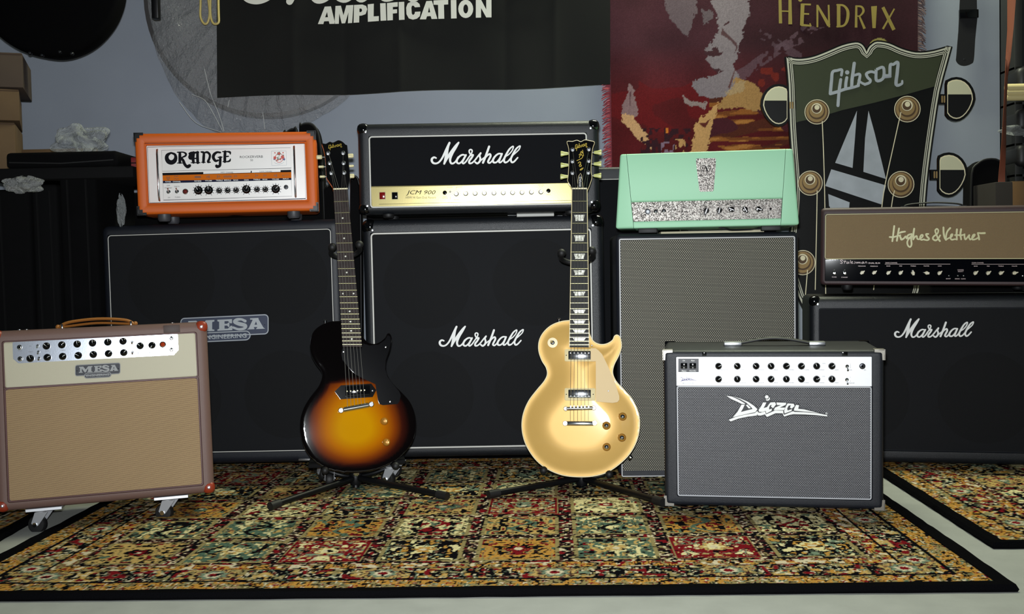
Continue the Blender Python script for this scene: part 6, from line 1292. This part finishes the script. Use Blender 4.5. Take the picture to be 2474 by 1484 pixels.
def sbutton(cx, cy, w, h, side):
    mb = MB(); o_ = []
    for k in range(24):
        a_ = 2 * math.pi * k / 24; x = math.cos(a_); z = math.sin(a_); x = max(x * side * (1 - .22 * max(0, -z)), -.55) * side; o_.append((cx + x * w, cy - z * h * (1.0 if z > 0 else 1.0)))
    big = [(cx + (p[0] - cx) * 1.16, cy + (p[1] - cy) * 1.13) for p in o_]; mb.poly([SG.px(*p) for p in big], -.001, sgm, .012); sbx = cx - side * w * .62
    mb.poly([SG.px(*p) for p in ((sbx - 60, cy - 40), (sbx + 60, cy - 40), (sbx + 60, cy + 40), (sbx - 60, cy + 40))], -.0005, sgm, .012)
    mb.poly([SG.px(*p) for p in o_], -.0014, gold_l, -.001); ins = [(cx + (p[0] - cx) * .93, cy + (p[1] - cy) * .94) for p in o_]; mb.poly([SG.px(*p) for p in ins], -.0016, sgk, -.0014)
    tp_ = [p for p in ins if p[1] < cy - h * .12]; mb.poly([SG.px(*p) for p in tp_], -.0019, simple('sign_reflection_print', (214, 212, 178), .4), -.0014)
    for dx in (0, 18): ribbon(mb, SG, [(sbx - side * (14 + dx), cy - 22, 12), (sbx - side * (14 + dx), cy + 22, 12)], -.0017, gold_pr)
    mb.build('tuning_button', board)
for p in ((262, 563, 122, 148, -1), (1647, 516, 129, 154, 1), (1588, 1105, 131, 155, 1)): sbutton(*p)
mb = MB()
for L_ in ([(600, 690), (612, 1000), (620, 1345), (625, 1900), (630, 2200)], [(1212, 620), (1150, 900), (1100, 1130), (1065, 1345), (1000, 2000)], [(560, 1230), (556, 1480), (545, 2000)], [(1162, 1230), (1140, 1345), (1090, 1800)], [(485, 1850), (465, 2100), (450, 2400)]): ribbon(mb, SG, [(x, y, 7) for x, y in L_], -.0035, gold_l, n=3)
mb.build('printed_strings', board)

# hanging strap, orange strap
def strap_strip(T, pts, w, y, th, m, name='webbing'):
    mb = MB(); N = len(pts); L = []
    for i, (p, q) in enumerate(pts): L.append([(p[0], y, p[1]), (q[0], y, q[1]), (q[0], y + th, q[1]), (p[0], y + th, p[1])])
    mb.loft(L, m, True, True); return mb.build(name, T.e)
HS = Thing('guitar_strap', 'black guitar strap with rounded leather end hanging on the wall', 'strap', 1.7, WALLY - .03, 1.3, 0); z_ = HS.z = zoomed(2100, 0, 2.853)
lth = simple('black_strap_leather', (22, 22, 25), .5)
strap_strip(HS, [(HS.px(626, -300), HS.px(742, -300)), (HS.px(626, 0), HS.px(742, 0)), (HS.px(620, 130), HS.px(745, 130)), (HS.px(612, 300), HS.px(728, 300))], 0, 0, .003, lth)
mb = MB(); mb.poly([HS.px(*p) for p in spline([(612, 230), (600, 380), (598, 420), (622, 448), (660, 455), (700, 442), (718, 415), (726, 300), (730, 230)], 3)], -.004, lth, -.0005); mb.build('leather_end', HS.e)
a, b = HS.px(618, 128), HS.px(750, 65); MB().rbox(a[0], b[0], -.008, .004, a[1], b[1], .003, black_gloss).build('buckle', HS.e); q = HS.px(652, 408); MB().lathe([(.003, -.0045), (1e-4, -.0055)], (q[0], 0, q[1]), dark_steel, 8).build('hole_rivet', HS.e)
OS = Thing('hanging_ribbon', 'long orange strap hanging down in front of the shelves at the right', 'strap', 1.75, 3.80, 1.0, 0); OS.z = zoomed(2340, 0, 2.854); om = simple('orange_strap', (112, 55, 32), .7)
L_ = [((270, -200), (308, -200)), ((278, 0), (318, 0)), ((280, 200), (300, 200)), ((262, 400), (286, 400)), ((248, 530), (276, 530)), ((232, 760), (272, 760)), ((220, 1000), (268, 1000)), ((210, 1200), (252, 1200)), ((206, 1360), (246, 1400)), ((212, 1700), (250, 1700))]
mb = MB(); LL = []
for i, (p, q) in enumerate(L_):
    p, q = OS.px(*p), OS.px(*q); tw = .012 * math.sin(i * .9); LL.append([(p[0], tw, p[1]), (q[0], -tw, q[1]), (q[0], -tw + .003, q[1]), (p[0], tw + .003, p[1])])
mb.loft(LL, om, True, True); mb.build('strip', OS.e, ang=60)

# shelves with stock at the far right
SH = Thing('shelving_unit', 'dark shelving unit at the far right edge behind the orange strap', 'shelf', 2.1, 3.92, 0, 0); shm = simple('dark_shelf', (20, 21, 22), .6)
x0 = SH.px(2452, 300)[0]; x1 = x0 + .5
for x in (x0, x1): MB().rbox(x, x + .03, 0, .12, 0, 1.75, .003, shm).build('upright', SH.e)
zs_ = [SH.px(2455, y)[1] for y in (500, 420, 345, 245, 160)]
for z in zs_: MB().rbox(x0, x1 + .03, 0, .12, z - .012, z, .002, shm).build('shelf_board', SH.e)
MB().rbox(x0, x1 + .03, .11, .12, 0, 1.75, 0, shm).build('back_panel', SH.e)
roll_m = simple('cream_rolled_stock', (206, 190, 138), .6); 
for k, (y, r_) in enumerate(((212, .0135), (224, .0135), (236, .012))):
    c_ = SH.px(2430, y, -.03); o = MB().tube([(c_[0], -.03, c_[1]), (c_[0] + .35, -.03, c_[1])], r_, roll_m, 14).build('paper_roll'); o.matrix_world = SH.M.copy(); tag(o, ('topmost', 'middle', 'lowest')[k] + ' of three cream rolls sticking out of the right-hand shelves', 'roll', 'cream rolls')
plas = NT('clear_film'); plas.set(lin((200, 205, 205)), .15, 0, .8); tr_ = plas.n('ShaderNodeBsdfTransparent'); mx_ = plas.n('ShaderNodeMixShader'); lw_ = plas.n('ShaderNodeLayerWeight'); lw_.inputs[0].default_value = .35
plas.l(plas.m2('ADD', plas.m2('MULTIPLY', lw_.outputs['Facing'], .5), .16), mx_.inputs[0]); plas.l(tr_.outputs[0], mx_.inputs[1]); plas.l(plas.b.outputs[0], mx_.inputs[2]); plas.l(mx_.outputs[0], plas.out.inputs[0]); plas.bump(plas.noise(24, 4, rough=.7), 1.0, .03); plas = plas.m
plas2 = NT('dusty_film'); plas2.set(lin((178, 180, 180)), .12, 0, 1.0); tr_ = plas2.n('ShaderNodeBsdfTransparent'); mx_ = plas2.n('ShaderNodeMixShader'); mx_.inputs[0].default_value = .38
plas2.l(tr_.outputs[0], mx_.inputs[1]); plas2.l(plas2.b.outputs[0], mx_.inputs[2]); plas2.l(mx_.outputs[0], plas2.out.inputs[0]); plas2.bump(plas2.noise(13, 5, rough=.75), 1.0, .04); plas2 = plas2.m
def crumple(name, T, c, s, m, seed, n=22, parent=None, amp=.35):
    rs = np.random.RandomState(seed); mb = MB(); L = []; ph = rs.rand(8) * 6.28
    for i in range(1, n):
        a_ = math.pi * i / n; ring = []
        for k in range(n * 2):
            b_ = 2 * math.pi * k / (n * 2); r = 1 + amp * (.4 * math.sin(3 * b_ + ph[0] + 2 * a_) + .3 * math.sin(7 * b_ + ph[1] - 3 * a_) * math.sin(a_) + .25 * math.sin(5 * a_ + ph[2] + 2 * b_)) + .012 * rs.randn() * amp * 2
            ring.append((c[0] + s[0] * r * math.sin(a_) * math.cos(b_), c[1] + s[1] * r * math.sin(a_) * math.sin(b_), c[2] + s[2] * r * math.cos(a_)))
        L.append(ring)
    mb.loft(L, m, True, True); return mb.build(name, parent, ang=50)
for y, c_, nm, lb in ((290, (24, 24, 26), 'folded_garment', 'black packet on the right-hand shelf below the cream rolls'), (375, (26, 25, 27), 'folded_garment', 'black packet on the right-hand shelf below the clear bag'), (190, (20, 20, 22), 'folded_garment', 'black packet on the right-hand shelf above the cream rolls')):
    c0_ = SH.px(2445, y, .02); mb = MB(); mb.rbox(c0_[0], c0_[0] + .34, -.03, .10, c0_[1] - .045, c0_[1] + .035, .02, simple('black_packet', c_, .5), 3); o = mb.build(nm); o.matrix_world = SH.M.copy(); tag(o, lb, 'packet')
c0_ = SH.px(2462, 313, -.02); o = crumple('plastic_bag', None, (c0_[0] + .08, .0, c0_[1]), (.12, .04, .022), plas, 5); o.matrix_world = SH.M.copy(); tag(o, 'clear plastic bag wedged between black packets on the right-hand shelves', 'plastic bag')
bx = Thing('cardboard_box', 'brown box low on the right behind the plum-brown head', 'box', SH.M.translation.x, 3.74, 0); a, b = bx.px(2405, 500), bx.px(2405, 440); MB().rbox(a[0], a[0] + .5, 0, .18, 0, b[1], .003, simple('dark_brown_board', (28, 21, 17), .8)).build('carton', bx.e); MB().rbox(a[0] + .06, a[0] + .10, -.001, .18, .2, b[1] + .001, .0005, simple('packing_tape', (110, 84, 56), .3)).build('tape', bx.e)
gc = Thing('gig_bag', 'black rounded gig bag behind the plum-brown head, beside the giant sign', 'bag', 1.9, 3.965, 0); q = [gc.px(*p) for p in ((2345, 520), (2348, 420), (2362, 396), (2385, 385), (2415, 389), (2430, 420), (2430, 520))]; pts = [(q[0][0], 0)] + [tuple(p) for p in spline(q, 3)] + [(q[-1][0], 0)]; MB().poly(pts, 0, black_cloth, .07).build('bag_body', gc.e); MB().tube([(p[0] + .0, .0, p[1]) for p in spline(q, 3)], .004, black_rubber, 6).build('zip_edge', gc.e)

# round drum-like disc in a clear bag, hanging
RD = Thing('round_drum', 'large round pale frame drum hanging on the wall inside clear plastic, left of the banner', 'drum', 0, 4.0, 0); q = RD.px(640, -10); R_ = 292 * RD.mpp(640, 100)
dm = simple('pale_drumhead', (118, 120, 124), .6, nscale=5, nvar=.08); mb = MB(); mb.lathe([(R_ * .97, 0), (R_ * .97, -.004), (1e-3, -.005)], (q[0], 0, q[1]), dm, 72); mb.build('drumhead', RD.e); mb = MB(); mb.lathe([(R_ * .965, -.006), (R_, -.004), (R_, .05), (R_ * .965, .05)], (q[0], 0, q[1]), simple('grey_drum_rim', (84, 82, 82), .4, .2), 72, cap=False); mb.build('rim', RD.e)
PB = Thing('plastic_cover', 'clear crinkled plastic cover wrapped round the hanging drum', 'plastic cover', 0, 3.97, 0)
bo = [(352, -60), (366, 60), (385, 140), (425, 225), (470, 280), (505, 312), (545, 325), (600, 322), (660, 318), (715, 312), (770, 288), (838, 240), (880, 180), (905, 60), (905, -60)]
bo = [tuple(p) for p in spline(bo, 5)]; mb = MB(); vs = []; nr = 26; cpx = (640, -80); rs = np.random.RandomState(3); ph = rs.rand(6) * 6.28
for i, (x, y) in enumerate(bo):
    for j in range(nr + 1):
        t = j / nr; px_, py_ = cpx[0] + (x - cpx[0]) * t, cpx[1] + (y - cpx[1]) * t; g_ = RD.px(px_, py_); w = .007 * math.sin(i * .9 + ph[0]) * t ** 2 + .005 * math.sin(i * 2.3 + t * 7) * t + .003 * math.sin(i * .35 + t * 19) - .012 * math.sin(math.pi * min(1, t)) ** .5 + (.03 * max(0, t - .85) / .15); vs.append((g_[0], w - .012, g_[1]))
fs = [(i * (nr + 1) + j, i * (nr + 1) + j + 1, (i + 1) * (nr + 1) + j + 1, (i + 1) * (nr + 1) + j) for i in range(len(bo) - 1) for j in range(nr)]; mb.add(vs, fs, plas2)
PB.z = ident; mb.build('film', PB.e, ang=30)
fold_glint = simple('crease_glint', (196, 198, 200), .12, 0, 1.0, coat=1.0)
for L_ in ([(470, 232), (500, 245), (520, 275), (545, 322)], [(500, 170), (515, 230), (535, 280), (547, 320)], [(440, 250), (480, 300), (540, 322)], [(560, 245), (556, 262)], [(640, 275), (645, 316)]):
    MB().tube([(PB.px(*p)[0], -.034, PB.px(*p)[1]) for p in spline([(a_, b_) for a_, b_ in L_], 4)], .0009, fold_glint, 5).build('fold_highlight', PB.e)  # thin pale tubes standing in for highlights along creases in the film
TG = Thing('leather_loops', 'pale yellow double loop handle hanging at the top beside the black banner', 'handle', 0, 3.84, 0); yl = simple('aged_yellow_plastic', (196, 178, 108), .5); TG.z = zoomed(0, 0, 3.534)
for L_ in ([(1712, -60), (1712, 40), (1710, 130), (1728, 185), (1755, 205), (1778, 180), (1790, 110), (1782, 20), (1770, -60)], [(1800, -60), (1795, 40), (1798, 130), (1812, 185), (1835, 205), (1866, 190), (1866, 120), (1864, 30), (1864, -60)]):
    MB().tube([(TG.px(*p)[0], 0, TG.px(*p)[1]) for p in spline(L_, 4)], .0042, yl, 8).build('loop', TG.e)

# hanging hard case, top left
HC = Thing('instrument_case', 'black hard case hanging upside down at the top left with small metal feet', 'case', -1.6, 3.6, 1.2, 0); HC.z = ident
oc = spline([(-90, -200), (-80, -40), (-30, 60), (30, 112), (90, 132), (146, 136), (200, 118), (245, 82), (278, 30), (292, -40), (290, -200)], 5); cc = [HC.px(*p) for p in oc]; mb = MB(); cen_ = (HC.px(100, -80)); L = []
for y, k in ((.0, .93), (.006, .975), (.02, 1.0), (.06, 1.0), (.08, .96)): L.append([(cen_[0] + (x - cen_[0]) * k, y, cen_[1] + (z - cen_[1]) * k) for x, z in cc])
mb.loft(L, simple('case_black', (4, 4, 5), .85, spec=.08, bscale=300, bstr=.3), True, True); mb.build('shell', HC.e)
for p in ((74, 129), (103, 134), (146, 126), (175, 130)): q = HC.px(*p); MB().lathe([(.0065, .0), (.007, -.004), (.004, -.009), (1e-4, -.010)], (q[0], .0, q[1]), dark_steel, 12).build('case_foot', HC.e)
q = HC.px(350, 20); o = MB().rbox(q[0] - .012, q[0] + .012, .1, .13, q[1] - .01, q[1] + .2, .004, black_plastic).build('wall_hook'); o.matrix_world = HC.M.copy(); tag(o, 'black wall hook at the top left of the plastic-wrapped drum', 'hook')

# cardboard boxes at the left edge
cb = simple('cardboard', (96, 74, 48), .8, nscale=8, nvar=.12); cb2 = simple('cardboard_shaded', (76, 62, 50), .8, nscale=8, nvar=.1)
def carton(label, xr, yt, yb, Y, yaw, m_, W=.42, D=.30):
    a_ = P(xr, yb, Y); b_ = P(xr, yt, Y); T = Thing('cardboard_box', label, 'box', a_.x, a_.y, a_.z, yaw, group=None); H_ = b_.z - a_.z
    MB().rbox(-W, 0, 0, D, 0, H_, .003, m_).build('carton', T.e); MB().rbox(-W + .18, -W + .23, -.0008, D, -.0008, H_ + .0008, 0, simple('packing_tape', (110, 84, 56), .3)).build('tape', T.e); MB().rbox(-W, 0, -.001, .002, H_ - .006, H_ - .004, 0, simple('box_seam', (70, 50, 34), .8)).build('flap_seam', T.e); return T, a_.z, H_
b3 = carton('lowest of the three cardboard boxes stacked at the left edge', 40, 296, 420, 3.55, 20, cb); b2 = carton('middle of the three cardboard boxes stacked at the left edge', 48, 216, 292, 3.55, 23, cb); b1 = carton('uppermost of the three cardboard boxes stacked at the left edge, under the hanging case', 56, 128, 212, 3.55, 19, cb2)
for a_ in (): pass
# black covered stacks on the left
def block(name, label, cat, x0, x1, yt, Y, D, m_, r=.02, slant=0, z0=0, yb=None):
    a_ = P(x0, yt, Y); b_ = P(x1, yt, Y); T = Thing(name, label, cat, (a_.x + b_.x) / 2, Y, z0); w = (b_.x - a_.x) / 2; h = a_.z - z0
    mb = MB(); mb.rbox(-w, w, 0, D, 0, h, r, m_, 3); o = mb.build('cover', T.e)
    return T, w, h
t1, w1, h1 = block('equipment_case', 'tall black covered case at the left, just behind the tan combo handle', 'case', 140, 230, 402, 3.36, .35, black_cloth, .012)
t2, w2, h2 = block('equipment_case', 'narrow black covered case between the left edge and the tall case', 'case', 74, 136, 446, 3.36, .38, simple('black_fabric_b', (13, 13, 14), .9, spec=.1, bscale=400, bstr=.4), .012)
t3, w3, h3 = block('equipment_case', 'black covered case filling the left edge behind the tan combo', 'case', -190, 70, 462, 3.36, .38, simple('black_fabric_c', (11, 11, 12), .9, spec=.1, bscale=400, bstr=.4), .014)
for T, w, h in ((t1, w1, h1), (t2, w2, h2), (t3, w3, h3)):
    for x in (-w * .55, w * .45): MB().tube([(x, -.001, .05), (x + .004, -.001, h * .5), (x, -.001, h - .02)], .004, black_matte, 6).build('seam', T.e)
a_ = P(34, 374, 3.40); b_ = P(300, 376, 3.40); zb_ = P(160, 409, 3.40).z; T = Thing('padded_cover', 'flat black padded cover lying on top of the black cases', 'cover', (a_.x + b_.x) / 2, 3.34, zb_); w = (b_.x - a_.x) / 2
mb = MB(); mb.rbox(-w, w, 0, .42, 0, a_.z - zb_, .012, black_cloth, 3); mb.build('pad', T.e); MB().tube([(-w + .012, 0, .018), (0, -.002, .012), (w - .012, 0, .02)], .003, black_rubber, 6).build('edge_seam', T.e)
a_ = P(-30, 408, 3.36); b_ = P(330, 412, 3.36); T = Thing('folding_board', 'black board lying across the cases under the padded cover', 'board', (a_.x + b_.x) / 2, 3.33, P(100, 436, 3.36).z); w = (b_.x - a_.x) / 2; MB().rbox(-w, w, 0, .45, 0, zb_ - T.e.location.z - .0005 if zb_ > P(100, 436, 3.36).z else .02, .006, black_matte, 2).build('board_panel', T.e)
a_, b_ = P(322, 374, 3.5), P(300, 412, 3.5); T = Thing('red_case', 'small red object peeking out beside the orange head at the left', 'case', a_.x, 3.46, b_.z); MB().rbox(-.07, .06, 0, .1, 0, a_.z - b_.z - .012, .006, simple('red_vinyl', (120, 22, 26), .5), 2).build('shell', T.e); MB().rbox(-.07, .06, -.001, .1, (a_.z - b_.z) * .35, (a_.z - b_.z) * .42, .0005, black_matte).build('seam', T.e)
a_ = P(100, 362, 3.8); T = Thing('wooden_board', 'thin tan board behind the padded cover at the left', 'board', a_.x, 3.78, 0); MB().rbox(-.12, .20, 0, .02, .6, a_.z, .002, cb).build('plank', T.e)
c_ = P(200, 340, 3.5); cr = crumple('plastic_bag', None, (0, 0, 0), (.074, .06, .040), plas, 9, 30, amp=.6); cr.location = (c_.x, c_.y, c_.z); tag(cr, 'crumpled clear plastic bag lying on the black padded cover', 'plastic bag')
c_ = P(60, 446, 3.27); cr = crumple('plastic_wrap', None, (0, 0, 0), (.055, .02, .022), plas2, 12, 20, amp=.5); cr.location = (c_.x, c_.y, c_.z); tag(cr, 'strip of clear plastic film over the black case at the left edge', 'plastic bag')
c_ = P(293, 508, 3.40); cr = crumple('plastic_wrap', None, (0, 0, 0), (.013, .012, .045), plas, 15, 18, amp=.4); cr.location = (c_.x, c_.y, c_.z); tag(cr, 'twist of clear plastic film standing on the wide cabinet left of the orange head', 'plastic bag')
# gig bags behind the heads, and black blocks added to darken the gaps
_t = block('equipment_case', 'black block added behind the orange head to darken the gap beneath it', 'case', 284, 690, 466, 3.78, .10, black_cloth, .01)[0]; MB().tube([(-.2, -.001, .5), (.2, -.001, .5)], .003, black_matte, 6).build('seam', _t.e)  # added block, keeps the gap under the orange head dark
_t = block('equipment_case', 'black block added behind the gold-panel head to darken the gap beneath it', 'case', 884, 1320, 500, 3.80, .10, black_cloth, .01)[0]; MB().tube([(-.2, -.001, .5), (.2, -.001, .5)], .003, black_matte, 6).build('seam', _t.e)  # added black filler so the gap below this head stays dark
def gig(label, pts, Y, D, m_=black_cloth):
    T = Thing('gig_bag', label, 'bag', 0, Y, 0); q = [T.px(*p) for p in pts]; sp_ = [tuple(p) for p in spline(q, 4)]; mb = MB(); full_ = [(q[0][0], 0)] + sp_ + [(q[-1][0], 0)]; c_ = np.mean(np.array(full_), 0)
    L = [[(c_[0] + (x - c_[0]) * k, y, c_[1] + (z - c_[1]) * k) for x, z in full_] for y, k in ((0, .96), (.012, .99), (.03, 1), (D - .01, 1), (D, .97))]; mb.loft(L, m_, True, True); mb.build('bag_body', T.e); MB().tube([(x, .02, z) for x, z in sp_], .0035, black_rubber, 6).build('zip_edge', T.e); return T
gig('black gig bag with rounded top rising behind the right end of the orange head', [(722, 560), (722, 320), (726, 300), (748, 297), (762, 310), (770, 340), (776, 400), (782, 560)], 3.78, .09)
gig('black gig bag top behind the orange head, left of the taller gig bag', [(680, 560), (682, 335), (690, 318), (706, 310), (714, 330), (714, 560)], 3.90, .06)
_t = block('equipment_case', 'black block added behind the plum-brown head to darken the gap beneath it', 'case', 2246, 2560, 560, 3.62, .10, black_cloth, .01)[0]; MB().tube([(-.1, -.001, .4), (.1, -.001, .4)], .003, black_matte, 6).build('seam', _t.e)  # added black mass hiding the bright wall under the plum-brown head
T = gig('slim black gig bag standing between the wide cabinet and the script cabinet', [(845, 900), (846, 470), (849, 436), (856, 425), (864, 440), (868, 500), (871, 900)], 3.50, .09)
gig('black gig bag behind the sunburst guitar headstock', [(782, 700), (784, 470), (790, 450), (800, 446), (810, 470), (812, 700)], 3.79, .05)
# tall black cabinet behind, between script cabinet and woven one
a_, b_ = P(1441, 404, 3.81), P(1560, 402, 3.81); T = Thing('speaker_cabinet', 'tall black cabinet with pale piping showing between the script cabinet and the woven one', 'speaker cabinet', (a_.x + b_.x) / 2, 3.81, 0, 0); w = b_.x - a_.x; H_ = a_.z
cabinet(T, w + .30, H_, .20, (-w / 2 - .15 + .03, w / 2 + .15 - .03, .03, T.px(1480, 432)[1]), tolex, .012, .01); cloth_panel(T, -w / 2 - .118, w / 2 + .118, .034, T.px(1480, 434)[1], .006, cloth_black); piping(T, -w / 2 - .119, w / 2 + .119, .032, T.px(1480, 433)[1], .001, .0014, white_piping, .003)
# small wheeled base behind the sunburst guitar
WB = Thing('wheeled_dolly', 'small castor dolly on the rug behind the sunburst guitar body', 'dolly', *(lambda v: (v.x, 3.10))(P(868, 1150, 3.0)), 0.0128, 8); MB().rbox(-.16, .12, 0, .16, .066, .078, .003, black_matte).build('deck', WB.e)
castor(WB.e, -.10, .02, .066, yaw=.1, wheel_r=.022, plate=False); castor(WB.e, .085, .0, .066, yaw=.9, wheel_r=.022, plate=False); castor(WB.e, .15 - .04, .13, .066, yaw=1.2, wheel_r=.022, plate=False); castor(WB.e, -.12, .13, .066, yaw=.3, wheel_r=.022, plate=False)
# ceiling fixture that the overhead light belongs to
CF = Thing('ceiling_light', 'tube light fixture high on the ceiling close to the banner wall', 'light', .9, 3.80, 2.98); MB().rbox(-.64, .64, -.12, .12, .03, .10, .005, white_paint).build('housing', CF.e); MB().tube([(-.6, 0, .02), (.6, 0, .02)], .014, simple('lit_tube', (245, 250, 220), .4, emit=6), 12).build('tube', CF.e)
# small things lying in the gaps under the heads
v_ = TC.M @ Vector((.02, .06, .7245)); T = Thing('folded_paper', 'pale folded sheet lying on the woven-grille cabinet under the mint head', 'paper', v_.x, v_.y, v_.z, -3); MB().rbox(-.15, .16, 0, .16, 0, .0045, .001, simple('pale_paper', (196, 188, 160), .7)).build('sheet', T.e); MB().rbox(-.15, .16, -.0006, .16, .0045, .0075, .001, simple('pale_paper_b', (180, 172, 146), .7)).build('sheet', T.e)
v_ = TC.M @ Vector((.06, .03, .7325)); T = Thing('power_cable', 'thin black cable crossing the pale sheet under the mint head', 'cable', v_.x, v_.y, v_.z); MB().tube(spline([(-.02, 0, .008), (0, -.005, .003), (.03, .01, .0), (.12, .03, .003), (.16, .0, .012), (.2, -.01, .006)], 5), .0028, black_rubber, 8).build('cord', T.e)
v_ = MC.M @ Vector((.13, .05, .7695)); T = Thing('cable_sleeve', 'pale tube lying on the script cabinet under the gold-panel head', 'tube', v_.x, v_.y, v_.z); MB().tube([(-.02, 0, .0062), (.10, .01, .0062)], .006, simple('pale_tube', (190, 190, 184), .4), 12).build('sleeve', T.e); MB().tube([(-.05, -.003, .0062), (-.022, 0, .0062)], .006, chrome, 12).build('metal_end', T.e)
bpy.context.view_layer.update()
# repeats of one kind share a group
for o in list(SC.objects):
    l = o.get('label', '')
    if o.parent or 'category' not in o: continue
    if 'three cardboard boxes stacked' in l: o['group'] = 'cardboard boxes stacked at the left edge'
    elif o['category'] == 'stand': o['group'] = 'tripod guitar stands on the rug'
    elif o['category'] == 'packet': o['group'] = 'black packets on the right-hand shelves'
    elif l.startswith('patterned rug'): o['group'] = 'patterned side rugs'
